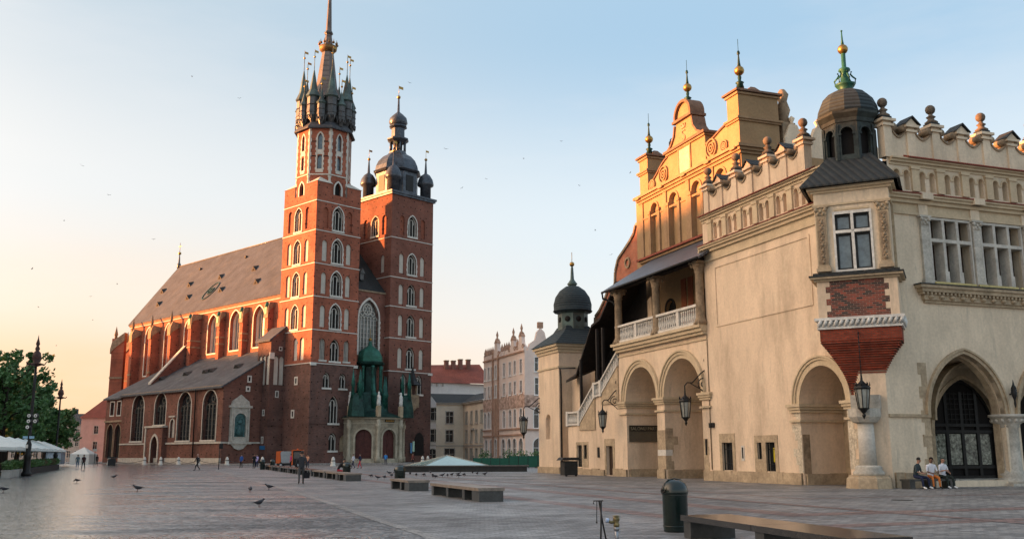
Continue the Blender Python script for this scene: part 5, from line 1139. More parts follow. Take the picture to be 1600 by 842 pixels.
for k in range(6):
    e = .62 if k % 2 else .42; z = 8.43+k*.32
    b.box(AC-HW, AC-HW+e, -.22, 2.4, z, z+.32); b.box(AC+HW-e, AC+HW, -.22, 2.38, z, z+.32)
oriel(b, 'quoins', STUC)
b = MB(); b.box(AC-HW-.12, AC+HW+.12, -.34, 2.4, 10.3, 10.42); b.box(AC-HW-.3, AC+HW+.3, -.5, 2.4, 10.42, 10.52); b.use(1); b.lathe([(1.0, 10.52), (.93, 10.75)], (0, 0, 0), 4, PI/4, False)
k0 = len(b.v); b.v = b.v[:-8]; b.f = b.f[:-6]; b.m = b.m[:-6]; b.s = b.s[:-6]
b.box(AC-HW-.34, AC+HW+.34, -.55, 2.4, 10.52, 10.6); b.box(AC-HW-.15, AC+HW+.15, -.35, 2.4, 10.6, 10.74); oriel(b, 'oriel_sill', [STONE, SLATE_B])
b = MB(); oh = rect(AC-.84, AC+.84, 10.85, 13.75); b.wall(fo, rect(AC-HW+.1, AC+HW-.1, 10.7, 15.1), [oh], .4)
for s_ in (-1, 1): x = AC+s_*(HW-.1); b.add([(x, -.2, 10.7), (x, 2.6, 10.7), (x, 2.6, 15.1), (x, -.2, 15.1)], [(0, 1, 2, 3)])
b.use(1); b.box(AC-HW+.02, AC+HW-.02, -.28, 2.4, 14.25, 14.35); b.box(AC-.85, AC+.85, -.24, -.2, 13.95, 14.05)
for z, e in ((14.95, .05), (15.08, .2), (15.22, .36)): b.box(AC-HW-e, AC+HW+e, -.25-e, 2.6, z, z+.14)
oriel(b, 'oriel_wall', [STUC_G, MOULD])
b = MB(); b.prism(fo, rect(AC-.95, AC+.95, 10.75, 13.9), -.08, .25, [oh]); b.fbox(fo, AC-.07, AC+.07, 10.85, 13.75, -.1, .2); b.fbox(fo, AC-.84, AC+.84, 12.75, 12.9, -.1, .2)
ow = oriel(b, 'oriel_window', MARB)
q = MB(); q.tess(fo, [oh], .22); g_ = q.build('pane', GLASS2, ow)
q = MB()
for a, c in ((AC-.84, AC-.07), (AC+.07, AC+.84)):
    for lo, hi in ((10.85, 12.75), (12.9, 13.75)): q.prism(fo, rect(a, c, lo, hi), .1, .18, [rect(a+.1, c-.1, lo+.1, hi-.1)])
q.build('sash', IRON, ow)
k0 = len(bpy.data.objects)
for u in (AC-1.5, AC+1.5): 
    before = set(bpy.data.objects); pilaster(u, MH, 10.8, 14.25, fo, STONE, True)
    for o in set(bpy.data.objects)-before: o.rotation_euler = (0, 0, R(-45))
b = MB()
for z0 in (.9, 1.9): b.box(AC+HW-.12, AC+HW+.02, z0-.25, z0+.25, 10.8, 14.2)
oriel(b, 'side_pilaster', STONE)
# oriel roof and lantern
b = MB(); e = .5
b.add([(AC-HW-e, -.75, 15.3), (AC+HW+e, -.75, 15.3), (AC+HW+e, 3.6, 15.3), (AC-HW-e, 3.6, 15.3), (AC-1.1, .7, 17.1), (AC+1.1, .7, 17.1), (AC+1.1, 2.9, 17.1), (AC-1.1, 2.9, 17.1), (AC-HW-e, -.75, 15.22), (AC+HW+e, -.75, 15.22), (AC+HW+e, 3.6, 15.22), (AC-HW-e, 3.6, 15.22)],
      [(0, 1, 5, 4), (1, 2, 6, 5), (2, 3, 7, 6), (3, 0, 4, 7), (0, 1, 9, 8), (1, 2, 10, 9), (3, 0, 8, 11), (8, 9, 10, 11)]); oriel(b, 'oriel_roof', SLATE_B)
LC = (AC, 1.75); LR = 1.36
b = MB(); V = [(LC[0]+LR*math.cos(PI/8+PI/4*i), LC[1]+LR*math.sin(PI/8+PI/4*i)) for i in range(8)]
for i in range(8):
    a = Vector((*V[i], 0)); c = Vector((*V[(i+1) % 8], 0)); L = (c-a).length; ux = (c-a)/L; ny = (Vector((*LC, 0))-(a+c)/2).normalized()
    f = (lambda a, ux, ny: (lambda u, v, d: tuple(a+ux*u+ny*d+Vector((0, 0, v)))))(a, ux, ny)
    hl = arch(L/2-.31, L/2+.31, 17.1, 18.3, .31, 6); b.wall(f, rect(0, L, 16.6, 19.0), [hl], .18)
    b.prism(f, band(L/2-.31, L/2+.31, 18.2, 18.3, .31, .08, 6), -.05, 0); b.fbox(f, -.06, .1, 16.8, 18.8, -.07, .1); b.fbox(f, L-.1, L+.06, 16.8, 18.8, -.07, .1); b.fbox(f, 0, .24, 18.18, 18.3, -.08, 0); b.fbox(f, L-.24, L, 18.18, 18.3, -.08, 0)
b.lathe([(1.42, 18.9), (1.46, 19.1), (1.66, 19.35), (1.68, 19.48), (1.4, 19.52)], (*LC, 0), 8, PI/8, False)
LT = mat('dark_green_lead', (.034, .044, .042), .6, .4, 1, 4, .2, .25)
b.use(1); b.lathe([(1.0, 16.8), (1.0, 19.3)], (*LC, 0), 8, PI/8, False)
lan = oriel(b, 'lantern_drum', [LT, BLACK])
b = MB(); b.lathe([(1.58, 19.5), (1.6, 19.6), (1.53, 20.0), (1.34, 20.45), (1.0, 20.8), (.6, 21.0), (.35, 21.05)], (*LC, 0), 12, 0, False); oriel(b, 'lantern_dome', SLATE_D2)
b = MB(); FZ = -.78
b.lathe([(.42, 21.78), (.34, 21.9), (.5, 22.1), (.56, 22.2), (.25, 22.35), (.2, 22.9), (.32, 23.0), (.3, 23.1), (.12, 23.2), (.12, 24.0), (.08, 24.05)], (*LC, FZ), 12)
for i in range(6):
    a = PI/3*i; p = [(LC[0]+r_*math.cos(a), LC[1]+r_*math.sin(a), z+FZ) for r_, z in ((.5, 22.2), (.55, 22.45), (.4, 22.6), (.3, 22.75), (.36, 22.9))]; b.tube(p, .05, 5)
b.use(1); b.sphere((*LC, 24.25+FZ), .28, 14); b.use(0); b.lathe([(.1, 24.45), (.05, 24.8), (.03, 25.3)], (*LC, FZ), 6); b.sphere((*LC, 25.33+FZ), .06, 6)
oriel(b, 'copper_finial', [COPPER, GOLD])
# column under the oriel
b = MB(); cc = (AC-.1, .25)
b.lathe([(1.15, 0), (1.1, .5), (1.0, .55), (1.0, .62)], (*cc, 0), 8, PI/8, False); b.use(1)
b.lathe([(.72, .6), (.76, .75), (.62, .9), (.66, 1.0), (.52, 1.1)], (*cc, 0), 20); b.lathe([(.5, 3.15), (.62, 3.2), (.8, 3.45), (.82, 3.85)], (*cc, 0), 8, PI/8, False); b.use(2); b.lathe([(.42, 1.08), (.38, 3.2)], (*cc, 0), 20); b.use(1); b.box(AC-.7, AC+.68, -.05, 1.6, 3.85, 4.52)
oriel(b, 'corner_column', [STONE, STONE_G, LIME])

# iron lanterns on brackets: things of their own
def lamp_body(par, z0=0, s=1):
    b = MB(); b.lathe([(.03, .95), (.05, .62), (.1, .55), (.16, .5), (.3, .38), (.34, .3), (.3, .26)], (0, 0, z0), 8, 0, False)
    b.lathe([(.2, -.55), (.24, -.5), (.14, -.6), (.05, -.72), (.08, -.8), (.01, -.95)], (0, 0, z0), 8, 0, False)
    for i in range(8): a = PI/4*i; b.tube([(.3*math.cos(a), .3*math.sin(a), z0+.3), (.2*math.cos(a), .2*math.sin(a), z0-.52)], .018, 4)
    for i in range(8): a = PI/4*i; b.lathe([(.03, .4), (.02, .5), (.001, .56)], (.3*math.cos(a), .3*math.sin(a), z0), 5)
    b.lathe([(.29, -.02), (.31, 0), (.29, .02)], (0, 0, z0+.27), 8, 0, False)
    o = b.build('lantern_frame', IRON, par)
    g = MB(); g.lathe([(.185, -.5), (.275, .27)], (0, 0, z0), 8, 0, False); g.build('lantern_glass', mat('lantern_glass', (.30, .30, .26), .2, .2, 3, 6, .02, 0, .6), o)
def spiral(b, c, r, turns, fn, th=.03, st=0, dirn=1):
    p = []
    for k in range(int(turns*14)+1): a = st+dirn*2*PI*k/14; rr_ = r*(1-k/(turns*14+3)); p.append(fn(c[0]+rr_*math.cos(a), c[1]+rr_*math.sin(a), 0))
    b.tube(p, th, 5)
def wall_lantern(label, y, z, reach, s, big):
    P = hp(-reach, y, z); t = thing('wall_lantern', label, 'lantern', P, HR, 'iron lanterns on the market hall')
    lamp_body(t, 0)
    b = MB(); f = lambda u, v, d: (u, d, v)
    b.tube([f(0, .9, 0), f(0, 1.1, 0), f(.15, 1.25, 0), f(.45, 1.25, 0), f(reach*.65, 1.75, 0), f(reach*.8, 1.9, 0), f(reach, 2.1, 0)], .035, 5)
    spiral(b, (reach-.38, 1.15), .36, 1.8, f, .03, PI/2); spiral(b, (reach-.2, 2.4), .2, 1.4, f, .025, -PI/2)
    b.tube([f(reach, .5, 0), f(reach, 2.5, 0)], .04, 5); b.tube([f(reach-.02, .5, 0), f(reach*.6, .95, 0), f(.35, 1.22, 0)], .025, 5)
    b.build('bracket', IRON, t)
    t.scale = (s, s, s); return t
wall_lantern('iron lantern on a scrolled bracket beside the stair wall, left of the round arches', 28.2, 4.3, 1.3, 1.15, 0)
wall_lantern('large iron lantern on a scrolled bracket hanging before the second round arch', 15.5, 4.6, 1.5, 1.25, 1)
wall_lantern('small far iron lantern on a bracket at the domed corner turret', 44.4, 4.3, 1.6, 1.35, 0)
P = HO+Matrix.Rotation(HR-R(45), 3, 'Z') @ Vector((AC-.05, -.75, 4.45))
t = thing('hanging_lantern', 'iron lantern hanging on a chain from the red brick corbel of the oriel', 'lantern', P, HR-R(45)); lamp_body(t); t.scale = (1.2,)*3
b = MB(); b.tube([(0, 0, .9), (0, 0, 2.6)], .02, 5)
for k in range(8): b.sphere((0, 0, 1+.2*k), .035, 5)
b.tube([(0, 0, 2.6), (0, .45, 2.6)], .03, 5); b.build('chain', IRON, t)
P = hp(8.95, -.28, 4.7); t = thing('wall_torch_lamp', 'black iron torch shaped lamp on the wall between the pointed arches', 'lamp', P, HR)
b = MB(); b.lathe([(.02, -.7), (.06, -.5), (.04, -.3), (.12, -.1), (.16, .1), (.1, .2), (.14, .3), (.05, .5), (.01, .75)], (0, 0, 0), 8); b.tube([(0, 0, 0), (0, .3, 0)], .04, 6); b.tube([(-.18, 0, .25), (-.1, 0, -.1), (0, 0, -.4)], .03, 5); b.tube([(.18, 0, .25), (.1, 0, -.1), (0, 0, -.4)], .03, 5); b.build('torch_body', IRON, t)

# ------------------------------------------------------------------ town houses round the square
def house_window(fn, u0, u1, v0, v1, par, fm, arched=False, frame=.14, gl=None, dep=.3):
    h = arch(u0, u1, v0, v1-(u1-u0)/2, (u1-u0)/2, 5) if arched else rect(u0, u1, v0, v1)
    b = MB()
    if arched: b.prism(fn, band(u0, u1, v0, v1-(u1-u0)/2, (u1-u0)/2, frame, 5), -.05, .1)
    else: b.prism(fn, rect(u0-frame, u1+frame, v0-frame, v1+frame), -.05, .06, [h])
    b.fbox(fn, u0-frame-.06, u1+frame+.06, v0-.2, v0-.05, -.15, .05); um = (u0+u1)/2
    b.fbox(fn, um-.04, um+.04, v0, v1-.02, .12, .2); b.fbox(fn, u0, u1, v0+(v1-v0)*.62, v0+(v1-v0)*.62+.07, .12, .2)
    w_ = b.build('window', fm, par); q = MB(); q.tess(fn, [h], .22); q.build('pane', gl or GLASS, w_); return h
PINK = mat('pale_rose_stucco', (.78, .62, .53), .9, .1, .5, 5, .1); WHT = mat('white_stucco', (.80, .76, .71), .9, .1, .5, 5, .1); CRM = mat('pale_cream_stucco', (.78, .69, .54), .9, .12, .5, 5, .1)
BRN = mat('brown_relief_frieze', (.34, .19, .13), .9, .4, 1.6, 4, .3, tint=(.6, .42, .33)); DGR = mat('grey_facade', (.34, .32, .29), .9, .2, .7, 5)
TERR = mat('terracotta_trim', (.42, .25, .17), .9, .25, 1, 6)
# rose coloured corner house with the crenellated gables
th = thing('corner_townhouse', 'rose coloured corner house with pinnacled gables and a brown frieze, ground floor arcade', 'town house', (1.8, 140, 0), HR)
fn_, fw_ = PN(0), PW(0); hs = []
cols = [1.5, 4.1, 6.2, 8.9, 12.9, 14.7, 16.3, 18.1]
for s_ in cols:
    tw_ = s_ == 12.9
    hs.append(house_window(fn_, s_-.4, s_+.4, 13.4, 15.4, th, WHT)); hs.append(house_window(fn_, s_-.4, s_+.4, 10.5, 12.3, th, WHT))
    if not tw_: hs.append(house_window(fn_, s_-.5, s_+.5, 5.6, 8.2, th, WHT, True))
for s_ in (1.6, 4.3, 6.6, 9.2, 12.9, 15.0, 17.5): hs.append(house_window(fn_, s_-.8 if s_ < 12 else s_-.6, s_+.8 if s_ < 12 else s_+.6, .2, 3.9, th, WHT, True))
b = MB(); b.wall(fn_, rect(0, 18.9, 0, 16.6), hs, .3)
hs = []
for s_ in (2.2, 5.5): hs += [house_window(fw_, s_-.6, s_+.6, 10.2, 12.6, th, WHT), house_window(fw_, s_-.6, s_+.6, 13.6, 15.6, th, WHT), house_window(fw_, s_-.8, s_+.8, 5.4, 8.4, th, WHT, True), house_window(fw_, s_-.9, s_+.9, .2, 3.9, th, WHT, True)]
b.wall(fw_, rect(0, 14, 0, 16.6), hs, .3); b.add([(14, 0, 0), (14, 18.9, 0), (14, 18.9, 16.6), (14, 0, 16.6)], [(0, 1, 2, 3)]); b.add([(0, 18.9, 0), (14, 18.9, 0), (14, 18.9, 16.6), (0, 18.9, 16.6)], [(0, 1, 2, 3)]); b.build('wall', PINK, th)
b = MB(); b.fbox(fn_, 0, 11.3, 8.4, 10.1, -.1, 0); b.fbox(fn_, 14, 18.9, 8.4, 10.1, -.1, 0); b.fbox(fw_, 0, 14, 8.4, 10.1, -.1, 0); 
for k in range(16): b.prism(fn_, [(.3+k*1.15, 10.1), (1.1+k*1.15, 10.1), (.7+k*1.15, 10.1+(.5, .9, .35)[k % 3])], -.08, 0) if not 11 < .7+k*1.15 < 13.8 else None
b.fbox(fn_, 11.4, 13.9, .3, 1.2, -.2, 0)
b.build('frieze', BRN, th)
b = MB()
for u0, u1, z in ((0, 11.2, 5.2), (14, 18.9, 5.2), (0, 18.9, 16.4), (0, 18.9, 4.3)): b.fbox(fn_, u0, u1, z, z+.25, -.2, 0)
b.fbox(fw_, 0, 14, 5.0, 5.25, -.2, 0); b.fbox(fn_, 11.3, 11.6, 0, 17, -.25, 0); b.fbox(fn_, 13.8, 14.1, 0, 17, -.25, 0); b.fbox(fn_, 12.4, 13.4, 4.4, 10.2, -.1, 0)
b.build('trim', TERR, th)
for i, (c, w_, top) in enumerate(((1.7, 1.5, 18.8), (5.2, 1.5, 18.6), (12.7, 1.7, 19.0))):
    b = MB(); b.prism(fn_, [(c-w_, 16.6), (c+w_, 16.6), (c+w_, 17.2), (c+w_*.5, 17.7), (c+w_*.35, top), (c-w_*.35, top), (c-w_*.5, 17.7), (c-w_, 17.2)], -.05, .5)
    b.use(1); b.prism(fn_, [(c-w_*.45, top), (c+w_*.45, top), (c, top+.7)], -.1, .55); b.lathe([(.25, 0), (.3, .2), (.12, .5), (.22, .9), (.02, 1.6)], fn_(c, top+.4, .2), 6)
    for s_ in (-1, 1): circ(b, fn_, c+s_*w_*.8, 17.3, .35, .12, -.12, .1, 10)
    b.build('gable', [PINK, TERR], th)
for c in (3.4, 7.2, 8.2, 9.2, 10.4, 14.8, 15.8, 16.8, 17.8, 18.6):
    b = MB(); b.fbox(fn_, c-.35, c+.35, 16.6, 17.4, 0, .4); b.use(1); b.lathe([(.35, 17.4), (.2, 17.6), (.26, 17.9), (.02, 18.7)], (.2, c, 0), 6); b.build('merlon', [PINK, TERR], th)
b = MB(); b.prism(fw_, [(.5, 16.6), (4.5, 16.6), (4.3, 17.6), (3.5, 18.2), (3.2, 19.4), (2.6, 20.0), (2.0, 19.4), (1.7, 18.2), (.8, 17.6)], 0, .5); b.use(1); b.box(2.2, 3.0, .0, .5, 20, 20.9); b.build('gable', [PINK, TERR], th)
b = MB(); b.add([(.5, .5, 16.5), (13.5, .5, 16.5), (13.5, 18.5, 16.5), (.5, 18.5, 16.5), (6, 2, 18.6), (6, 17, 18.6)], [(0, 1, 4), (1, 2, 5, 4), (2, 3, 5), (3, 0, 4, 5)]); b.build('roof', REDT, th)
th.scale = (1.3,)*3; th.location = (1.8*1.3, 182, -.5)
# cream neighbour
def pt(px, y): t = (px-800)/1490.85; return (t*y, y)
ch_ = thing('cream_townhouse', 'cream two storey house with low grey roof between the rose house and the white house', 'town house', (-4.6, 160.3, 0), HR)
hs = []
for s_ in (1.6, 4.4, 7.2, 10.0): hs += [house_window(fn_, s_-.45, s_+.45, 6.9, 8.9, ch_, LIME), house_window(fn_, s_-.45, s_+.45, 3.7, 5.7, ch_, LIME), house_window(fn_, s_-.6, s_+.6, .1, 2.6, ch_, LIME)]
b = MB(); b.wall(fn_, rect(0, 12, 0, 10.6), hs, .3); b.use(1); b.box(-.35, 0, 0, 12, 10.3, 10.6); b.box(-.12, 0, 0, 12, 3.0, 3.2); b.box(-.3, 0, 5.5, 7.0, 5.7, 6.0)
b.use(0); hs = [house_window(PW(12), -3.2, -1.9, 7.0, 9.0, ch_, LIME), house_window(PW(12), -3.2, -1.9, 3.8, 5.8, ch_, LIME), house_window(PW(12), -3.4, -1.6, .1, 2.6, ch_, LIME)]
b.wall(PW(12), rect(-5, 0, 0, 10.6), hs, .3); b.use(1); b.box(-5, 0, 11.7, 12, 10.3, 10.6); b.box(-5, 0, 11.9, 12, 3, 3.2); b.build('wall', [CRM, LIME], ch_)
b = MB(); b.add([(-.5, 0, 10.6), (-.5, 11.5, 10.6), (3.5, 11.5, 12.4), (3.5, 0, 12.8), (-5.2, 11.5, 10.6), (-5.2, 16, 12.4), (3.5, 16, 12.4)], [(0, 1, 2, 3), (1, 4, 5, 6), (1, 6, 2)]); b.build('roof', SLATE_B, ch_)
ch_.scale = (1.3,)*3; ch_.location = (-4.6*1.3, 160.3*1.3, -.5)
wh = thing('white_townhouse', 'white house under a red tiled roof with four chimneys, right of the church', 'town house', (*pt(698, 231.4), -.5), HR); wh.scale = (1.3,)*3
hs = []
for s_ in (-2.2, -6, -9.5): hs += [house_window(fw_, s_-.8, s_+.8, 7.8, 10.0, wh, LIME), house_window(fw_, s_-.8, s_+.8, 3.9, 6.1, wh, LIME)]
hs.append(house_window(fw_, -3.6, -1.6, 0, 2.6, wh, LIME, True))
b = MB(); b.wall(fw_, rect(-12, 0, 0, 14.6), hs, .3); b.add([(0, 0, 0), (0, 0, 14.6), (9, 1, 14.6), (9, 1, 0)], [(0, 1, 2, 3)]); b.use(1); b.fbox(fw_, -12, 0, 12.0, 12.3, -.2, 0); b.fbox(fw_, -12, 0, 3.2, 3.4, -.15, 0)
for k in range(6): b.fbox(fw_, -.9-k*1.1, -.6-k*1.1, 14.0, 14.5, -.2, 0)
b.build('wall', [WHT, LIME], wh)
b = MB(); b.add([(-12, -.4, 14.6), (9, -.4, 14.6), (9, 8, 19.0), (-12, 8, 18.2), (9, 16, 14.6), (-12, 16, 14.6)], [(0, 1, 2, 3), (3, 2, 4, 5)]); rf = b.build('roof', REDT, wh)
for x in (1.6, 3.0, 4.4, 6.0):
    q = MB(); q.box(x-.36, x+.36, 5.5, 6.4, 16.2, 19.2+.3*(x > 4)); q.use(1); q.box(x-.42, x+.42, 5.4, 6.5, 19.2+.3*(x > 4), 19.4+.3*(x > 4)); q.build('chimney', [mat('chimney_brick', (.24, .12, .09), .9, .3, 1, 5), STONE_D], wh)
# houses at the far left, beyond the church
ph = thing('pink_townhouse', 'pink plastered house with a steep red roof beyond the church, at the left', 'town house', (-117, 262, 0), 0)
b = MB(); hs = [house_window(fw_, x, x+1.1, z, z+2, ph, LIME) for x in (3.6, 8) for z in (3.2, 7.4)]
b.wall(fw_, rect(0, 14, 0, 11.8), hs, .3); b.add([(0, 0, 0), (0, 12, 0), (0, 12, 11.8), (0, 0, 11.8)], [(0, 1, 2, 3)]); b.build('wall', mat('rose_pink_stucco', (.55, .38, .33), .9, .12, .5), ph)
b = MB(); b.add([(-.4, -.5, 11.6), (14, -.5, 11.6), (14, 6, 17.5), (4, 6, 17.5), (-.4, 12, 11.6)], [(0, 1, 2, 3), (0, 3, 4)]); b.build('roof', mat('dark_red_tiles', (.13, .045, .038), .9), ph)
b = MB(); b.box(4.6, 8.2, 6, 7.6, 14, 19.4); b.use(1)
for k in range(8): b.box(4.6+k*.47, 4.85+k*.47, 5.9, 7.6, 19.4, 19.9)
b.box(4.4, 8.4, 5.8, 7.8, 19.1, 19.4); b.build('chimney', [DGR, TERR], ph)
for i, (x, y, L, H, lab) in enumerate(((-141, 300, 9.5, 11.0, 'grey stone mansard house at the end of the street, beside the pink house'), (-172, 300, 29, 12.4, 'long grey house half hidden behind the trees at the far left'))):
    gh = thing('grey_townhouse', lab, 'town house', (x, y, 0), 0)
    hs = [house_window(fw_, u, u+1.1, z, z+2, gh, LIME) for u in [1+2.3*k for k in range(int((L-1)/2.3))] for z in (1, 4.4, 7.6)]
    b = MB(); b.wall(fw_, rect(0, L, 0, H), hs, .3); b.add([(0, 0, 0), (0, 12, 0), (0, 12, H), (0, 0, H)], [(0, 1, 2, 3)]); b.add([(L, 0, 0), (L, 12, 0), (L, 12, H), (L, 0, H)], [(0, 1, 2, 3)]); b.build('wall', DGR, gh)
    b = MB(); b.add([(-.3, -.4, H), (L+.3, -.4, H), (L-.6, 2, H+3.4), (.6, 2, H+3.4), (L-.6, 10, H+3.4), (.6, 10, H+3.4)], [(0, 1, 2, 3), (3, 2, 4, 5), (0, 3, 5), (1, 2, 4)]); b.box(L*.3, L*.3+.8, 4, 5, H+2, H+5); b.build('roof', SLATE_D, gh)
# unseen terraces added on the sunrise side; heights set to shade the square and walls
def terrace(x0, x1, y0, y1, hs_, lab):
    t = thing('shade_terrace_house', lab, 'town house', (x1, y0, 0), 0, 'unseen houses added to shade the square'); L = y1-y0; D = x1-x0
    fe = lambda u, v, d: (-d, u, v); h = hs_; hl = []
    for u in [1.5+3.1*k for k in range(int((L-1.5)/3.1))]:
        for z in (1, 5, 9, 13, 17):
            if z+2.2 < h-1: hl.append(rect(u, u+1.2, z, z+2.2))
    b = MB(); b.wall(fe, rect(0, L, 0, h), hl, .3); b.add([(-D, 0, 0), (-D, L, 0), (-D, L, h), (-D, 0, h)], [(0, 1, 2, 3)])
    for yy in (0, L): b.add([(-D, yy, 0), (0, yy, 0), (0, yy, h), (-D/2, yy, h+4), (-D, yy, h)], [(0, 1, 2, 3, 4)])
    b.build('wall', CRM, t); q = MB()
    for r_ in hl: q.tess(fe, [r_], .25)
    q.build('window_glazing', GLASS, t)
    b = MB(); b.add([(.4, 0, h), (.4, L, h), (-D/2, L, h+4), (-D/2, 0, h+4), (-D-.4, L, h), (-D-.4, 0, h)], [(0, 1, 2, 3), (3, 2, 4, 5)]); b.build('roof', REDT, t)
SHADE = 1
ORD = ['first', 'second', 'third', 'fourth', 'fifth', 'sixth', 'seventh', 'eighth', 'ninth', 'tenth', 'eleventh', 'twelfth', 'thirteenth', 'fourteenth', 'fifteenth', 'sixteenth', 'seventeenth', 'eighteenth', 'nineteenth', 'twentieth', 'twenty first', 'twenty second', 'twenty third']
if SHADE:
    yy = -30; k = 0
    for L in (22, 26, 20, 28, 24, 20):
        terrace(-94, -76, yy, yy+L, (25, 26, 25.5, 26, 26.5, 26)[k], '%s unseen terraced house added for shade, nearer row on the sunrise side' % ORD[k]); yy += L; k += 1
    yy = 150; k = 0
    for L in (24, 22, 20, 26): terrace(-152, -134, yy, yy+L, (26, 27, 26, 26.5)[k], '%s unseen terraced house added for shade, farther row on the sunrise side' % ORD[k]); yy += L; k += 1
    terrace(-104, -86, 112, 150, 25, 'broad unseen terraced house added for shade in the gap between the two sunrise rows')

# ------------------------------------------------------------------ trees
def leaf_mat(name, c1, c2):
    m = bpy.data.materials.new(name); m.use_nodes = True; t = m.node_tree; b = t.nodes['Principled BSDF']; b.inputs['Roughness'].default_value = .6
    tc = nn(t, 'ShaderNodeTexCoord'); n = nn(t, 'ShaderNodeTexNoise'); n.inputs['Scale'].default_value = .9; n.inputs['Detail'].default_value = 5
    t.links.new(tc.outputs['Object'], n.inputs[0]); r = nn(t, 'ShaderNodeMapRange'); r.inputs[1].default_value = .35; r.inputs[2].default_value = .65; t.links.new(n.outputs[0], r.inputs[0])
    mx = nn(t, 'ShaderNodeMix', data_type='RGBA'); mx.inputs[6].default_value = (*c1, 1); mx.inputs[7].default_value = (*c2, 1); t.links.new(r.outputs[0], mx.inputs[0]); t.links.new(mx.outputs[2], b.inputs['Base Color'])
    tr = nn(t, 'ShaderNodeBsdfTranslucent'); t.links.new(mx.outputs[2], tr.inputs[0]); ms = nn(t, 'ShaderNodeMixShader'); ms.inputs[0].default_value = .12
    out = t.nodes['Material Output']; t.links.new(b.outputs[0], ms.inputs[1]); t.links.new(tr.outputs[0], ms.inputs[2]); t.links.new(ms.outputs[0], out.inputs[0]); return m
LEAF = leaf_mat('tree_leaves', (.035, .10, .028), (.085, .18, .05)); LEAF2 = leaf_mat('hedge_leaves', (.022, .06, .014), (.07, .15, .03)); LEAF3 = leaf_mat('autumn_tinged_leaves', (.05, .05, .018), (.10, .09, .03))
BARK = mat('dark_bark', (.035, .026, .020), .9, .3, 2)
def leafblob(b, c, r, n, size, rr, flat=.8):
    for _ in range(n):
        d = Vector((rr.gauss(0, 1), rr.gauss(0, 1), rr.gauss(0, 1))).normalized(); k = r*(rr.random()**.45)
        p = Vector(c)+Vector((d.x*k, d.y*k, d.z*k*flat)); u = Vector((rr.gauss(0, 1), rr.gauss(0, 1), rr.gauss(0, 1))).normalized(); v = u.orthogonal().normalized(); s = size*rr.uniform(.6, 1.3)
        q = u.cross(v)
        b.add([p-v*s*.5, p+q*s*.32, p+v*s*.5, p-q*s*.32], [(0, 1, 2, 3)])
def tree(x, y, H, W, seed, lab, dens=1, airy=0):
    rr = random.Random(seed); t = thing('broadleaf_tree', lab, 'tree', (x, y, 0), 0, 'trees behind the cafe parasols'); b = MB(); z0 = H*.22
    b.tube([(0, 0, 0), (.1, 0, z0), (.0, .2, H*.5), (.2, 0, H*.85)], .3, 8, [.42, .3, .2, .05]); lf = MB()
    tips = []
    for i in range(16):
        a = 2.4*i+rr.uniform(-.4, .4); f = i/16; z1 = z0+(H*.6)*f; L = W*(.5+.5*math.sin(PI*(.25+.7*f)))*rr.uniform(.7, 1.05)
        p1 = (L*.5*math.cos(a), L*.5*math.sin(a), z1+L*.25); p2 = (L*math.cos(a), L*math.sin(a), min(H*.93, z1+L*.5+rr.uniform(0, H*.1))); b.tube([(0, 0, z1), p1, p2], .1, 5, [.13, .08, .03]); tips += [p1, p2]
    tips.append((0, 0, H*.88))
    b.build('trunk', BARK, t)
    for p in tips:
        for k in range(5 if not airy else 4):
            r_ = rr.uniform(.5, 1.25)*W*.2; c = (p[0]+rr.gauss(0, W*.14), p[1]+rr.gauss(0, W*.14), p[2]+rr.gauss(0, H*.05)); leafblob(lf, c, r_, int(120*dens*(1 if not airy else .5)), .5, rr)
    lf.build('crown', LEAF, t, recalc=False)
for a in ((-61, 100, 12.4, 6.0, 1, 'tallest dense green tree at the left edge behind the nearest parasol', 1.2), (-57, 108, 13.6, 4.4, 2, 'loose topped tree with twigs against the orange sky', .9, 1), (-66, 126, 11.6, 5.0, 3, 'round green tree behind the tall lamp post', 1.1), (-72, 141, 10.6, 4.8, 4, 'lower green tree behind the second lamp post', 1.0), (-83, 172, 9.6, 4.6, 5, 'farthest small tree at the end of the row, beside the grey house', .9), (-76, 120, 12.5, 6, 6, 'dark tree behind the others at the left edge of the square', .8)): tree(*a)

# ------------------------------------------------------------------ cafe terrace
CANV = mat('white_parasol_canvas', (.62, .64, .60), .8, .08, .6, 5, .05)
WD = mat('parasol_pole_wood', (.16, .10, .06), .7)
def parasol(x, y, rz, lab, s=4.4):
    t = thing('cafe_parasol', lab, 'parasol', (x, y, 0), rz, 'white parasols over the cafe terrace'); b = MB(); h = s/2; n = 8
    top = (0, 0, 3.45); P = [(h, h), (0, h*1.0), (-h, h), (-h, 0), (-h, -h), (0, -h), (h, -h), (h, 0)]
    b.add([(x_, y_, 2.35-(.0 if i % 2 == 0 else -.06)) for i, (x_, y_) in enumerate(P)]+[(x_*.5, y_*.5, 2.92) for x_, y_ in P]+[top]+[(x_, y_, 2.12) for x_, y_ in P],
          [(i, (i+1) % 8, 8+(i+1) % 8, 8+i) for i in range(8)]+[(8+i, 8+(i+1) % 8, 16) for i in range(8)]+[(i, (i+1) % 8, 17+(i+1) % 8, 17+i) for i in range(8)]); b.build('canopy', CANV, t)
    b = MB(); b.tube([(0, 0, 0), (0, 0, 3.5)], .05, 6); b.box(-.4, .4, -.4, .4, 0, .1); b.build('pole', WD, t)
ORD_ = 0
def mixp(p, q, t): return (p[0]+(q[0]-p[0])*t, p[1]+(q[1]-p[1])*t)
la, lb_ = (-42.6, 78.5), (-60.0, 124)
ord_ = ('nearest', 'second', 'third', 'fourth', 'fifth', 'sixth', 'seventh', 'farthest')
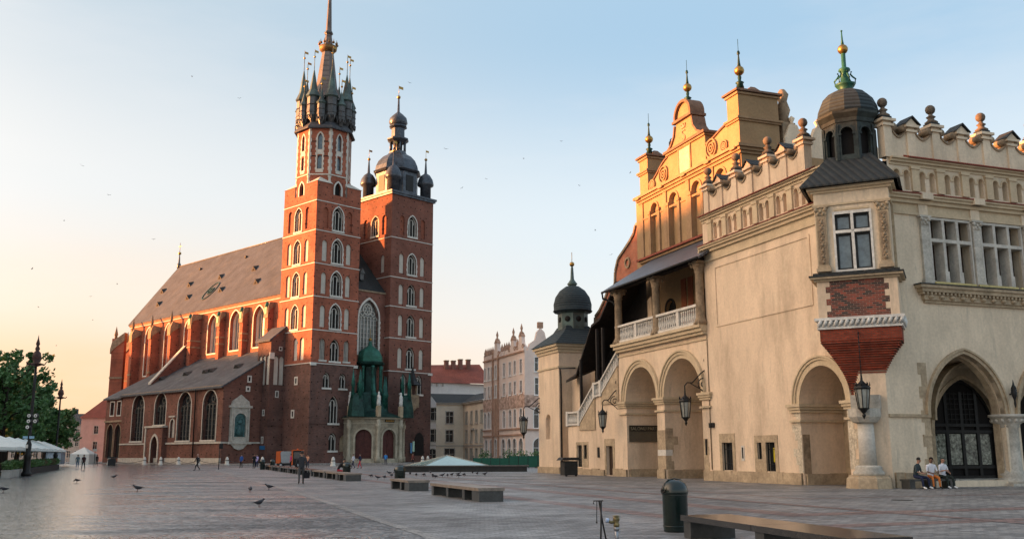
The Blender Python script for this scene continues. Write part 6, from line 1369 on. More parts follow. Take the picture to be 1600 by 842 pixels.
for k in range(8):
    x, y = mixp(la, lb_, k/7); parasol(x, y, R(20), '%s white square parasol of the front row over the cafe terrace' % ord_[k], 5.0)
for k in range(3):
    x, y = mixp((-50, 80), (-57, 96), k/2); parasol(x, y, R(20), '%s white parasol of the back row, nearer the trees' % ord_[k], 5.2)
PLB = mat('pale_planter_box', (.34, .33, .30), .8, .2, 2); PLD = mat('dark_planter_box', (.03, .03, .028), .7, .2, 2)
rr = random.Random(5)
for k in range(16):
    x, y = mixp((-39.6, 76.5), (-56.8, 121), k/15); t = thing('planter', ('%s planter counted from the near end of the cafe hedge' % ('first', 'second', 'third', 'fourth', 'fifth', 'sixth', 'seventh', 'eighth', 'ninth', 'tenth', 'eleventh', 'twelfth', 'thirteenth', 'fourteenth', 'fifteenth', 'last')[k]), 'planter', (x, y, 0), R(20), 'planters edging the cafe terrace')
    b = MB(); b.box(-.3, .3, -1.25, 1.25, 0, .55); b.box(-.34, .34, -1.3, 1.3, .5, .58)
    for i in range(5): b.box(.3, .33, -1.2+i*.5, -.8+i*.5, .03, .5)
    b.build('trough', PLB if k < 3 else PLD, t); lf = MB()
    for i in range(6): leafblob(lf, (0, -1.05+i*.42, .98), .48, 110, .18, rr)
    lf.build('foliage', LEAF2 if k < 6 else (LEAF3 if k in (9, 12, 13) else LEAF), t, recalc=False)
t = thing('planter', 'low dark planter with yellow green leaves at the left edge', 'planter', (-41.8, 72.5, 0), R(20)); b = MB(); b.box(-1.4, 1.4, -.6, .6, 0, .45); b.build('trough', PLD, t); lf = MB()
for i in range(6): leafblob(lf, (-1.1+i*.42, 0, .6), .4, 70, .18, rr)
lf.build('foliage', leaf_mat('yellow_green_leaves', (.09, .16, .02), (.22, .30, .03)), t, recalc=False)
ch0 = None
for k in range(14):
    x, y = mixp((-43.5, 79), (-60, 121), k/13); x += rr.uniform(-.9, .9)
    lab = 'dark cafe chair under the parasols, %s from the near end' % ORD[k]
    if not ch0:
        ch0 = thing('cafe_chair', lab, 'chair', (x, y, 0), R(30), 'chairs on the cafe terrace')
        b = MB(); b.box(-.24, .24, -.24, .24, .44, .5); b.build('seat', WOODB, ch0); b = MB(); b.box(-.24, .24, .2, .25, .5, .95); b.build('backrest', WOODB, ch0)
        for sx in (-.2, .2):
            for sy in (-.2, .2): q = MB(); q.box(sx-.02, sx+.02, sy-.02, sy+.02, 0, .44); q.build('leg', IRON, ch0)
    else: dup(ch0, (x, y, 0), rr.uniform(0, 6), lab)
PY = mat('lit_cream_panel', (.62, .55, .32), .7, .1)
for k, (x, y) in enumerate(((-47.6, 80), (-52, 95), (-53.5, 99), (-58, 111), (-60.5, 117))):
    t = thing('terrace_screen', '%s cream wind screen panel standing at the back of the cafe terrace' % ord_[k], 'screen', (x-1.4, y, 0), R(20), 'screens of the cafe terrace')
    b = MB(); b.box(-.04, .04, -1.3, 1.3, .7, 2.0); b.build('panel', PY, t)
    b = MB(); b.box(-.05, .05, -1.4, -1.3, 0, 2.15); b.box(-.05, .05, 1.3, 1.4, 0, 2.15); b.box(-.05, .05, -1.3, 1.3, .6, .7); b.build('screen_frame', WOODB, t)
# tall lamp posts
def lamppost(x, y, H, lab, signs):
    t = thing('street_lamp', lab, 'street lamp', (x, y, 0), 0, 'tall iron lamp posts')
    b = MB(); b.lathe([(.4, 0), (.4, .25), (.3, .4), (.26, 1.5), (.32, 1.7), (.2, 1.9), (.23, 2.6), (.13, 2.9), (.12, H*.62), (.09, H*.78)], (0, 0, 0), 12); b.build('post', IRON, t)
    b = MB(); b.lathe([(.09, H*.77), (.55, H*.785), (.62, H*.79), (.22, H*.8), (.4, H*.83), (.3, H*.87), (.14, H*.885), (.2, H*.9), (.1, H*.92), (.17, H*.935), (.06, H*.97), (.01, H)], (0, 0, 0), 10)
    for i in range(6): a = i*PI/3; b.tube([(0, 0, H*.79), (.75*math.cos(a), .75*math.sin(a), H*.785), (.85*math.cos(a), .85*math.sin(a), H*.8)], .04, 4)
    b.build('lamp_head', mat('rusty_iron', (.06, .025, .02), .5, .4, 2), t)
    if signs:
        for i, (dx, z, c) in enumerate(((-.05, 5.0, 0), (.5, 5.0, 0), (-.05, 4.55, 0), (.5, 4.55, 0), (-.1, 4.05, 0), (-.25, 3.2, 1), (.3, 3.2, 1))):
            q = MB(); yy_ = -.22
            if c == 0: q.prism(PW(yy_), [(dx+.2*math.cos(2*PI*k/14), z+.2*math.sin(2*PI*k/14)) for k in range(14)], -.1, .12); q.use(1); q.prism(PW(yy_), [(dx+.15*math.cos(2*PI*k/14), z+.15*math.sin(2*PI*k/14)) for k in range(14)], -.12, -.1, [[(dx+.06*math.cos(2*PI*k/10), z+.06*math.sin(2*PI*k/10)) for k in range(10)]]); q.build('spotlight', [IRON, MARB], t)
            else: q.fbox(PW(yy_), dx-.2, dx+.2, z-.1, z+.1, -.03, .03); q.build('small_sign', mat('pale_blue_sign', (.25, .42, .55), .5), t)
        q = MB(); q.fbox(PW(-.36), -.1, .1, 1.0+1.3, 1.3+1.3, 0, .04); q.build('sticker', LIME_W, t)
lamppost(-40.9, 82, 11.9, 'nearest tall iron lamp post with a cluster of spotlights', True)
lamppost(-60.2, 128, 11.7, 'farther tall iron lamp post rising behind the trees', False)
t = thing('market_tent', 'small white pointed tent standing in the street beyond the cafe', 'tent', (-86.5, 196, 0), 0)
b = MB(); b.add([(-1.9, -1.9, 1.9), (1.9, -1.9, 1.9), (1.9, 1.9, 1.9), (-1.9, 1.9, 1.9), (0, 0, 3.3)], [(0, 1, 4), (1, 2, 4), (2, 3, 4), (3, 0, 4)]); b.build('canopy', CANV, t)
b = MB()
b.add([(-1.9, -1.9, 0), (1.9, -1.9, 0), (1.9, -1.9, 1.9), (-1.9, -1.9, 1.9), (1.9, 1.9, 0), (1.9, 1.9, 1.9)], [(0, 1, 2, 3), (1, 4, 5, 2)]); b.build('side_cloth', CANV, t)
t = thing('street_kiosk', 'blue and white stall with a striped board beside the white tent', 'stall', (-93.5, 200, 0), 0)
b = MB(); b.box(-3.2, .5, 0, 2, 0, 2.4); b.build('stall_body', mat('pale_blue_board', (.35, .45, .52), .7, .3, 3), t); b = MB(); b.box(-3.4, .7, -.5, 2.1, 2.4, 2.6); b.build('stall_roof', mat('blue_awning', (.05, .15, .4), .6), t)
t = thing('parking_sign', 'round blue sign on a thin post above the stall', 'sign', (-92, 192, 0), 0)
b = MB(); b.tube([(0, 0, 0), (0, 0, 4.2)], .05, 6); b.build('post', IRON, t); b = MB(); b.prism(PW(-.1), [(.42*math.cos(2*PI*k/16), 4.0+.42*math.sin(2*PI*k/16)) for k in range(16)], 0, .04); b.build('sign_face', mat('blue_sign', (.04, .17, .5), .4), t)

# ------------------------------------------------------------------ pyramid skylight and low wall
GP = mat('frosted_green_glass', (.30, .42, .40), .12, .12, .4, 3, .03, 0, .7)
t = thing('glass_pyramid', 'low pale green glass pyramid rising behind the dark granite rim', 'pyramid skylight', (-7.0, 104.0, 0), R(20))
b = MB(); s_ = 4.4; b.add([(-s_, -s_, .25), (s_, -s_, .25), (s_, s_, .25), (-s_, s_, .25), (0, 0, 1.55)], [(0, 1, 4), (1, 2, 4), (2, 3, 4), (3, 0, 4)]); b.build('glass_panes', GP, t)
b = MB()
for q in ((-s_, -s_), (s_, -s_), (s_, s_), (-s_, s_)): b.tube([(*q, .26), (0, 0, 1.58)], .035, 4)
b.box(-s_-.2, s_+.2, -s_-.2, s_+.2, 0, .25); b.build('pyramid_frame', STONE_G, t)
t = thing('fountain_rim', 'long low dark granite rim before the glass pyramid', 'low wall', (-4.6, 95.2, 0), R(3))
b = MB(); b.box(-6.2, 6.0, -.3, .3, 0, .5); b.build('rim_wall', mat('dark_wet_granite', (.03, .028, .026), .3, .3, 2), t); b = MB(); b.box(-6.4, 6.2, -.45, .45, .5, .62); b.build('coping', mat('granite_coping', (.10, .09, .08), .35, .3, 2), t)
GRN = mat('green_fence_canvas', (.01, .09, .06), .6, .2, 1)
for k in range(9):
    t = thing('cafe_fence', '%s green canvas fence panel before the rose corner house' % ('first', 'second', 'third', 'fourth', 'fifth', 'sixth', 'seventh', 'eighth', 'last')[k], 'fence', (-4.4+k*1.15, 124-k*1.1, 0), R(-10), 'green panels round the far cafe')
    b = MB(); b.box(-.62, .62, -.03, .03, .1, 1.45 if k > 3 else 1.2); b.build('panel', GRN, t); b = MB(); b.box(-.68, -.62, -.05, .05, 0, 1.5); b.box(.62, .68, -.05, .05, 0, 1.5); b.build('post', IRON, t)
for k, (x, y) in enumerate(((-3.6, 127), (-.5, 125.5), (1.2, 124), (3.0, 120))):
    t = thing('potted_shrub', '%s potted shrub from the left behind the green fence' % ord_[k], 'shrub', (x, y, 0), 0, 'shrubs of the far cafe'); b = MB(); b.lathe([(.25, 0), (.35, .6)], (0, 0, 0), 8); b.build('pot', TERR, t); lf = MB(); leafblob(lf, (0, 0, 1.5), .95, 160, .25, rr); lf.build('foliage', LEAF, t, recalc=False)

# ------------------------------------------------------------------ benches, bins, bollards
GR1 = mat('polished_dark_granite', (.045, .047, .046), .28, .35, 6, 60, .05, 0, .5); GR2 = mat('bench_top_granite', (.075, .068, .064), .25, .3, 4, 50, .05, 0, .6); GR3 = mat('warm_bench_edge', (.22, .18, .145), .5, .3, 3, 30, .05)
BR = R(-70.3)
def bench(x, y, L, W_, lab, h=.5, legs=3, rz=BR, top=GR2, endw=.95):
    t = thing('granite_bench', lab, 'bench', (x, y, 0), rz, 'granite block benches in a row')
    n = max(1, int(round(L/2.4)))
    for k in range(n):
        a, c = L*k/n, L*(k+1)/n; q = MB(); q.box(a+.008, c-.008, 0, W_, h-.11, h); q.build('seat_slab', top, t)
        q = MB(); q.box(a+.03, a+.35, .06, W_-.06, 0, h-.112); q.build('leg', GR1, t)
    q = MB(); q.box(L-endw, L-.03, .05, W_-.05, 0, h-.112); q.build('end_block', GR1, t)
    return t
bench(-3.54, 41.92, 6.8, 1.02, 'dark granite bench right of the middle bin, nearest the glass pyramid flock', top=GR3)
bench(-6.27, 49.81, 4.0, 1.05, 'shorter granite bench just left of the middle one, below the small green bin', top=GR3)
def bl_(s): return (-11.78-.337*s, 65.76+.9415*s)
bench(*bl_(0), 2.8, 1.1, 'short granite bench at the near end of the left row', top=GR3)
bench(*bl_(5.4), 5.0, 1.0, 'granite bench on which the person in black and red sits', top=GR3)
bench(*bl_(12.0), 6.0, 1.0, 'granite bench right of the walking man', top=GR3)
for k in range(6): bench(*bl_(20+7.6*k), 7.0, 1.0, '%s granite bench from the walking man towards the church' % ord_[k])
mb = bench(3.48, 20.45, 5.9, 1.12, 'large polished granite bench in the foreground beside the dark green bin', h=.46, rz=R(-74.9), top=mat('polished_bench_top', (.035, .034, .034), .2, .3, 4, 50, .04, 0, .6))
BG = mat('dark_green_painted_steel', (.002, .011, .009), .25, .25, 3, 20, .02, 0, .6); 
def bin_(x, y, lab, rz=0):
    t = thing('litter_bin', lab, 'litter bin', (x, y, 0), rz, 'domed green litter bins')
    b = MB(); b.lathe([(.25, 0), (.27, .03), (.265, .06), (.275, .1), (.28, .8), (.29, .84)], (0, 0, 0), 24)
    b.lathe([(.281, .12), (.286, .13), (.281, .14)], (0, 0, 0), 24, cap=False)
    b.build('body', BG, t)
    b = MB(); b.lathe([(.295, .82), (.30, .86), (.29, .95), (.24, 1.06), (.15, 1.12), (.04, 1.14)], (0, 0, 0), 24); b.tube([(-.3, 0, .84), (-.3, 0, .93), (-.25, 0, 1.05), (-.16, 0, 1.13), (0, 0, 1.16), (.16, 0, 1.13), (.25, 0, 1.05), (.3, 0, .93), (.3, 0, .84)], .014, 5); b.build('dome_lid', BG, t)
    b = MB(); b.lathe([(.001, 0), (.12, .0)], (0, 0, 0), 12, cap=False); b.xf(Matrix.Translation((-.268, -.0, .95)) @ Matrix.Rotation(R(-62), 4, 'Y') ); b.build('opening', BLACK, t); return t
bin_(3.63, 21.95, 'large dark green domed bin beside the foreground bench', R(20)); bin_(-5.85, 50.6, 'small green domed bin behind the shorter middle bench'); bin_(-11.75, 69.0, 'green domed bin beside the person sitting in black and red')
bin_(-28.9, 112.5, 'far green bin by the white bollard left of the orange sweeper'); bin_(-28.0, 113.5, 'far green bin just left of the orange sweeper')
for (x, y, lab) in ((4.35, 75.2, 'black wheeled bin with flared lid at the foot of the domed turret'), (-62.2, 151, 'small black square bin at the far left before the church')):
    t = thing('square_bin', lab, 'bin', (x, y, 0), HR); b = MB(); b.box(-.55, .55, -.4, .4, .08, 1.15); b.build('body', GRN if 0 else PLD, t); b = MB(); b.prism(PW(0), [(-.85, 1.2), (.85, 1.2), (.62, 1.42), (-.62, 1.42)], -.5, .5); b.build('lid', PLD, t)
    for sx in (-.4, .4): q = MB(); q.tube([(sx, -.42, .1), (sx, -.36, .1)], .1, 8); q.build('wheel', IRON, t)
BO = [(-79.3, 194.8), (-67.9, 191.2), (-62.6, 184), (-55.97, 176.3), (-48.75, 168), (-42.4, 158)]
BO = [pt(181.7, 176), pt(260.8, 172), pt(288, 171), pt(318, 167), pt(362.4, 161), pt(416.5, 152), pt(525, 140), pt(662, 176), pt(670, 182), pt(236, 174)]
nm = ('leftmost white stone bollard before the church annex', 'white stone bollard left of the church side door', 'white stone bollard right of the side door', 'white stone bollard under the third aisle window', 'white stone bollard under the oval monument', 'white stone bollard left of the orange sweeper', 'white stone bollard beside the sitting person', 'white stone bollard at the right foot of the church', 'last white stone bollard at the corner of the lower tower', 'white stone bollard under the first aisle window')
for (x, y), l in zip(BO, nm):
    t = thing('bollard', l, 'bollard', (x, y, 0), 0, 'white stone bollards round the church'); b = MB(); b.lathe([(.42, 0), (.42, .12), (.34, .2), (.3, .7), (.24, 1.1), (.12, 1.32), (.02, 1.38)], (0, 0, 0), 12); b.build('stone', LIME_W, t); b = MB(); b.lathe([(.31, .75), (.34, .8), (.31, .85)], (0, 0, 0), 12, cap=False); b.build('chain_ring', IRON, t)
cl_ = [0, 9, 1, 2, 3, 4, 5]
for i in range(6):
    (xa, ya), (xb, yb) = BO[cl_[i]], BO[cl_[i+1]]; b = MB(); b.tube([(xa+(xb-xa)*k/10, ya+(yb-ya)*k/10, .8-.5*math.sin(PI*k/10)) for k in range(11)], .04, 4); o = b.build('chain', IRON); tag(o, 'sagging iron chain, %s from the left of the bollard row' % ord_[i], 'chain', 'chains between the bollards')
for px_, y, h_, l in ((350, 115, 3.0, 'thin black sign post before the church monument'), (159, 151, 2.7, 'thin post with a small white sign before the annex')):
    x = (px_-800)/1490.85*y; t = thing('sign_post', l, 'sign', (x, y, 0), 0); b = MB(); b.tube([(0, 0, 0), (0, 0, h_)], .05, 6); b.build('post', IRON, t); b = MB(); b.prism(PW(-.06), rect(-.3, .3, h_-.45, h_-.05) if px_ < 200 else rect(-.06, .4, h_-.6, h_), 0, .03); b.build('sign_plate', LIME_W if px_ < 200 else IRON, t)
b = MB(); b.lathe([(.38, 0), (.38, .01)], (14.29, 35.97, .005), 20, smooth=False); tag(b.build('manhole_cover', IRON), 'dark round manhole cover in the paving before the corner column', 'manhole cover')
# standpipe and folding stand in the foreground
t = thing('standpipe', 'grey water standpipe with brass valve head at the bottom edge', 'standpipe', (1.93, 18.35, 0), 0)
b = MB(); b.cyl((0, 0, 0), .035, .36, 10); b.lathe([(.036, .3), (.055, .32), (.055, .37), (.036, .39)], (0, 0, 0), 10); b.build('pipe', mat('galvanised_steel', (.30, .31, .33), .35, .2, 3, 20, .03, .8), t)
b = MB(); b.lathe([(.05, .37), (.06, .42), (.04, .46), (.062, .5), (.062, .54), (.05, .56)], (0, 0, 0), 12); b.tube([(0, 0, .48), (-.1, 0, .46), (-.15, 0, .48)], .03, 8); b.lathe([(.01, 0), (.07, .01), (.07, .02), (.01, .03)], (0, 0, .56), 6); b.build('valve_head', mat('tarnished_brass', (.22, .18, .09), .4, .5, 8, 30, .1, .7), t)
b = MB(); b.tube([(-.14, 0, .49), (-.2, 0, .5)], .042, 10); b.build('hose_coupling', mat('blue_white_coupling', (.40, .50, .66), .4, .3, 20), t)
t = thing('folding_stand', 'thin dark folding metal stand leaning beside the standpipe', 'stand', (1.62, 18.2, 0), 0)
b = MB(); b.tube([(-.02, 0, .86), (.06, .1, .4), (.14, .15, 0)], .016, 6); b.tube([(.02, 0, .86), (0, -.1, .4), (-.02, -.15, 0)], .016, 6); b.tube([(-.12, 0, .80), (-.12, 0, .855), (.06, 0, .86)], .012, 6); b.tube([(-.06, 0, .85), (-.07, 0, .48)], .008, 5); b.sphere((-.07, 0, .47), .018, 6); b.build('stand_frame', IRON, t)
# orange street sweeper
t = thing('street_sweeper', 'orange and grey street sweeper parked at the foot of the tall tower', 'street sweeper', (-29.9, 123.5, 0), R(2))
OR = mat('orange_paint', (.62, .11, .02), .4, .12, 1); GY = mat('grey_tank_paint', (.30, .32, .33), .4, .15, 1)
b = MB(); b.box(0, 3.4, 0, 1.5, .35, .6); b.build('chassis', IRON, t); b = MB(); b.prism(PW(0), [(.55, .65), (1.75, .65), (1.75, 2.1), (.5, 2.1), (.4, 1.9)], 0, 1.45); b.build('tank', GY, t)
b = MB(); b.prism(PW(-.02), [(-.15, .6), (.5, .6), (.38, 1.9), (.5, 2.15), (-.15, 2.1)], 0, 1.5); b.build('rear_hopper', OR, t); b = MB(); b.prism(PW(0), [(1.9, .5), (3.2, .5), (3.3, 1.2), (3.0, 2.2), (1.95, 2.2)], 0, 1.45); b.build('cab', IRON, t)
b = MB(); b.box(1.78, 1.98, -.03, 1.48, .4, 2.25); b.box(1.9, 3.1, -.02, 1.47, 2.2, 2.3); b.build('cab_frame', OR, t); b = MB(); b.prism(PW(-.03), [(2.1, 1.2), (3.0, 1.2), (2.85, 2.0), (2.1, 2.0)], 0, .02); b.build('side_window', GLASS, t)
for x in (.5, 2.6): q = MB(); q.tube([(x, -.05, .36), (x, .2, .36)], .36, 14); w_ = q.build('wheel', IRON, t); q = MB(); q.tube([(x, -.07, .36), (x, -.05, .36)], .17, 10); q.build('rim', GY, w_)
q = MB(); q.lathe([(.1, 0), (.1, .15)], (2.4, .7, 2.3), 8); q.build('beacon', OR, t)

# ------------------------------------------------------------------ people
SKIN = mat('skin', (.34, .19, .13), .6, .08, 3, 20, .02); SKIND = mat('brown_skin', (.16, .085, .055), .6, .08, 3, 20, .02); HAIR = mat('black_hair', (.012, .010, .009), .6, .2, 8)
def cl(name, c): return mat(name, c, .85, .15, 5, 25, .15)
def person(lab, loc, rz, J, shirt, trousers, shoes, skin=SKIN, hair=HAIR, sleeve='short', scale=1, group=None, hairlen=0, jacket=None):
    """J: joint positions in the person's own frame, x to their right, y ahead, z up"""
    names = ['pelvis', 'waist', 'chest', 'neckb', 'neck', 'head', 'crown', 'shR', 'elR', 'wrR', 'haR', 'shL', 'elL', 'wrL', 'haL', 'hipR', 'knR', 'anR', 'toR', 'hipL', 'knL', 'anL', 'toL']
    rad = dict(pelvis=(.155, .12), waist=(.14, .105), chest=(.175, .115), neckb=(.09, .075), neck=(.055, .055), head=(.078, .092), crown=(.07, .08), shR=(.07, .07), elR=(.043, .043), wrR=(.028, .03), haR=(.036, .022), hipR=(.092, .095), knR=(.06, .062), anR=(.04, .045), toR=(.042, .032))
    for k in list(rad):
        if k.endswith('R'): rad[k[:-1]+'L'] = rad[k]
    E_ = [('pelvis', 'waist'), ('waist', 'chest'), ('chest', 'neckb'), ('neckb', 'neck'), ('neck', 'head'), ('head', 'crown'), ('chest', 'shR'), ('shR', 'elR'), ('elR', 'wrR'), ('wrR', 'haR'), ('chest', 'shL'), ('shL', 'elL'), ('elL', 'wrL'), ('wrL', 'haL'), ('pelvis', 'hipR'), ('hipR', 'knR'), ('knR', 'anR'), ('anR', 'toR'), ('pelvis', 'hipL'), ('hipL', 'knL'), ('knL', 'anL'), ('anL', 'toL')]
    me = bpy.data.meshes.new('sk'); me.from_pydata([J[n] for n in names], [(names.index(a), names.index(b_)) for a, b_ in E_], [])
    o = bpy.data.objects.new('sk', me); C.objects.link(o); md = o.modifiers.new('s', 'SKIN'); md.use_smooth_shade = True; md.branch_smoothing = .3
    for i, n in enumerate(names): me.skin_vertices[0].data[i].radius = rad[n]; me.skin_vertices[0].data[i].use_root = (i == 0)
    sb = o.modifiers.new('u', 'SUBSURF'); sb.levels = 2; sb.render_levels = 2
    bpy.context.view_layer.update(); bm_ = bpy.data.meshes.new_from_object(o.evaluated_get(bpy.context.evaluated_depsgraph_get())); bpy.data.objects.remove(o)
    part = {'pelvis': 1, 'waist': 0, 'chest': 0, 'neckb': 0, 'neck': 3, 'head': 3, 'crown': 3}
    seg = []
    for a, b_ in E_:
        k = 0
        if b_ in ('neck',): k = 0
        if a in ('neck', 'head'): k = 3
        if b_.startswith('el'): k = 0
        if b_.startswith('wr'): k = 0 if sleeve == 'long' else 3
        if b_.startswith('ha'): k = 3
        if b_.startswith(('hip', 'kn', 'an')): k = 1
        if b_.startswith('to'): k = 2
        seg.append((Vector(J[a]), Vector(J[b_]), k, rad[b_][0]))
    vs = [tuple(v.co) for v in bm_.vertices]; b = MB(); b.v = vs
    for p in bm_.polygons:
        c = p.center; best = None
        for a, d, k, r_ in seg:
            ab = d-a; t_ = max(0, min(1, (c-a).dot(ab)/max(1e-9, ab.length_squared))); dd = (a+ab*t_-c).length-r_
            if best is None or dd < best[0]: best = (dd, k)
        b.f.append(tuple(p.vertices)); b.m.append(best[1]); b.s.append(True)
    H_ = Vector(J['head']); fwd = Vector(J.get('face', (0, 1, 0))).normalized(); side = fwd.cross(Vector((0, 0, 1))).normalized()
    b.use(3); 
    b.lathe([(.001, -.03), (.017, -.02), (.012, .02), (.001, .03)], tuple(H_+fwd*.098), 6)
    for s_ in (-1, 1):
        b.sphere(tuple(H_+side*s_*.088+Vector((0, 0, .0))), .022, 6, 1.4)
        b.use(4); b.sphere(tuple(H_+fwd*.082+side*s_*.032+Vector((0, 0, .03))), .011, 6); b.use(3)
    b.use(4); q0 = H_+fwd*.088+Vector((0, 0, -.055)); b.tube([q0-side*.022, q0+side*.022], .005, 4); b.use(3)
    for sfx in 'RL':
        w_ = Vector(J['wr'+sfx]); h_ = Vector(J['ha'+sfx]); d = (h_-w_).normalized(); s2 = d.cross(Vector((0, 1, .3))).normalized(); dn = d.cross(s2)
        for k in range(4):
            a = h_+s2*(-.027+.018*k)+d*.01; L = (.065, .078, .072, .055)[k]; b.tube([a, a+d*L*.5+dn*.006, a+d*L*.85+dn*.022], .009, 5, [.0095, .0085, .006])
        a = w_+d*.03+s2*.03; b.tube([a, a+s2*.028+d*.03, a+s2*.034+d*.06], .01, 5, [.012, .010, .007])
    body = b.build('person', [shirt, trousers, shoes, skin, HAIR])
    bpy.data.meshes.remove(bm_)
    body.location = loc; body.rotation_euler = (0, 0, rz); body.scale = (scale,)*3; tag(body, lab, 'person', group)
    if hair:
        q = MB(); c = H_+Vector((0, 0, .055))-fwd*.018
        n = 12; pr = []
        q.lathe([(.001, .10), (.05, .09), (.082, .055), (.095, .01), (.092, -.02)]+([(.09, -.12), (.06, -.2)] if hairlen else []), tuple(c), 14, cap=False)
        # open the face side
        for i, v in enumerate(q.v):
            d = Vector(v)-c
            if d.dot(fwd) > .03 and d.z < .012: v2 = Vector(v)-fwd*(d.dot(fwd)+.01); q.v[i] = tuple(v2)
        q.build('hair', hair, body)
    return body
def stand(walk=0, arm=.12, lean=0, bend=0):
    w_ = walk
    J = dict(pelvis=(0, 0, .94), waist=(0, lean*.2, 1.10), chest=(0, lean*.5, 1.32), neckb=(0, lean*.8, 1.46), neck=(0, lean*.9, 1.53), head=(0, lean+.015, 1.635), crown=(0, lean+.005, 1.71),
             shR=(.19, lean*.6, 1.42), elR=(.25, -w_*.35+bend*.05, 1.14), wrR=(.24, -w_*.2+.08+bend*.25, .90+bend*.25), haR=(.235, -w_*.18+.1+bend*.3, .83+bend*.3), shL=(-.19, lean*.6, 1.42), elL=(-.25, w_*.35+bend*.05, 1.14), wrL=(-.24, w_*.5+.08+bend*.25, .91+bend*.25), haL=(-.235, w_*.55+.1+bend*.3, .84+bend*.3),
             hipR=(.095, 0, .88), knR=(.10, w_*.55+.02, .49), anR=(.10, w_*.75, .09+.02*abs(w_)), toR=(.11, w_*.8+.17, .035), hipL=(-.095, 0, .88), knL=(-.10, -w_*.25+.03, .48), anL=(-.10, -w_*.8, .11+.12*abs(w_)), toL=(-.11, -w_*.75+.15, .045+.04*abs(w_)))
    return J
def sit(h=.5, lean=.15, armx=.1, legs=((.1, .45), (-.1, .42)), turn=0, hands=.0):
    z = h+.1
    J = dict(pelvis=(0, 0, z), waist=(0, lean*.3, z+.16), chest=(0, lean*.9, z+.37), neckb=(0, lean*1.3, z+.50), neck=(0, lean*1.45, z+.57), head=(0, lean*1.6+.03, z+.67), crown=(0, lean*1.6+.01, z+.745),
             shR=(.19, lean*1.1, z+.46), elR=(.26, lean*1.0+.05, z+.2), wrR=(.14, lean+.26, z+.12+hands), haR=(.09, lean+.32, z+.12+hands), shL=(-.19, lean*1.1, z+.46), elL=(-.26, lean*1.0+.05, z+.2), wrL=(-.14, lean+.26, z+.11), haL=(-.09, lean+.32, z+.11),
             hipR=(.1, .03, z-.02), hipL=(-.1, .03, z-.02))
    for sfx, (x, y) in zip('RL', legs):
        J['kn'+sfx] = (x*1.3, y, h+.03); J['an'+sfx] = (x*1.35, y+.04, .09); J['to'+sfx] = (x*1.5, y+.2, .035)
    return J
JK = cl('dark_grey_jacket', (.035, .037, .042)); TG = cl('grey_trousers', (.075, .075, .075)); SB = cl('black_shoes', (.012, .012, .012)); DK = cl('black_cloth', (.012, .012, .014)); BLU = cl('blue_cloth', (.03, .09, .30)); NVY = cl('navy_cloth', (.012, .018, .05)); WT = cl('white_cloth', (.66, .66, .70)); LAV = cl('lavender_cloth', (.42, .36, .62)); RED = cl('red_cloth', (.45, .03, .05)); ORG = cl('rust_orange_cloth', (.48, .15, .035)); GRT = cl('grey_green_shirt', (.10, .14, .15)); WS = cl('white_shoes', (.6, .6, .6)); DGT = cl('dark_green_trousers', (.018, .026, .022))
J = stand(.18); wk = person('man in dark grey jacket and grey trousers walking away with a bag', (-12.44, 57.4, 0), R(12), J, JK, TG, SB, sleeve='long', scale=1.05)
wk.scale = (1.16, 1.12, 1.06)
t = thing('hand_bag', 'black bag held in the right hand of the walking man', 'bag', (-12.12, 57.45, .34), R(12)); b = MB(); b.prism(PW(0), [(-.16, 0), (.16, 0), (.18, .34), (-.18, .34)], -.06, .06); b.build('bag_body', DK, t); b = MB(); b.tube([(-.08, 0, .34), (-.06, 0, .5), (.06, 0, .5), (.08, 0, .34)], .012, 5); b.build('bag_handle', DK, t)
J = stand(.45, lean=.05); person('pedestrian in black with a light cap striding left before the church', (-34.43, 106.4, 0), R(80), J, DK, DK, SB, sleeve='long', hair=cl('pale_cap', (.45, .3, .25)))
person('person in a blue jacket standing before the oval monument', (-34.9, 125.2, 0), R(160), stand(.1), BLU, DK, SB, sleeve='long')
person('person in black with an arm raised, left of the lavender one', (-31.6, 119, 0), R(200), stand(.05, bend=1), DK, DK, SB, sleeve='long')
person('person in a lavender top standing near the far bins', (-32.2, 122.5, 0), R(150), stand(.05, bend=.6), LAV, NVY, WS, sleeve='long')
person('left pedestrian in grey and blue walking beside the cafe terrace', (-57.0, 127.5, 0), R(20), stand(.3), GRT, cl('faded_jeans', (.10, .13, .2)), WS)
person('right pedestrian in dark clothes walking beside the cafe terrace', (-51.8, 117.5, 0), R(185), stand(.3), cl('dark_brown_top', (.05, .02, .02)), DK, SB, sleeve='long')
person('small dark figure standing beyond the thin white sign', (-68.8, 161, 0), R(0), stand(.1), DK, DK, SB, sleeve='long')
person('person with a white top walking before the church door', (-19.15, 117, 0), R(80), stand(.3), WT, NVY, SB)
person('person in navy and red walking beside the one in white', (-18.35, 117, 0), R(80), stand(.35), NVY, RED, SB, sleeve='long')
person('person in a bright blue jacket standing at the church porch', (-20.5, 157, 0), R(0), stand(.1), cl('bright_blue_cloth', (.04, .22, .55)), NVY, SB, sleeve='long', scale=1.05)
person('person in dark red waiting at the right pillar of the porch', (-16.4, 160, 0), R(150), stand(.05), cl('dark_red_cloth', (.10, .03, .03)), DK, SB, sleeve='long')
sx, sy = bl_(5.4-1.2); person('person in black with red trousers sitting on the far bench', (sx+.6, sy+.3, 0), R(-70), sit(.5, .3), DK, RED, SB, sleeve='long')
person('worker in a high visibility top beside the orange sweeper', (-25.6, 121.5, 0), R(150), stand(.1, bend=.4), cl('orange_white_top', (.62, .30, .18)), NVY, SB)
person('person in magenta half hidden by the walking man', (-26.9, 118, 0), R(120), stand(.05), cl('magenta_cloth', (.45, .02, .14)), DK, SB)
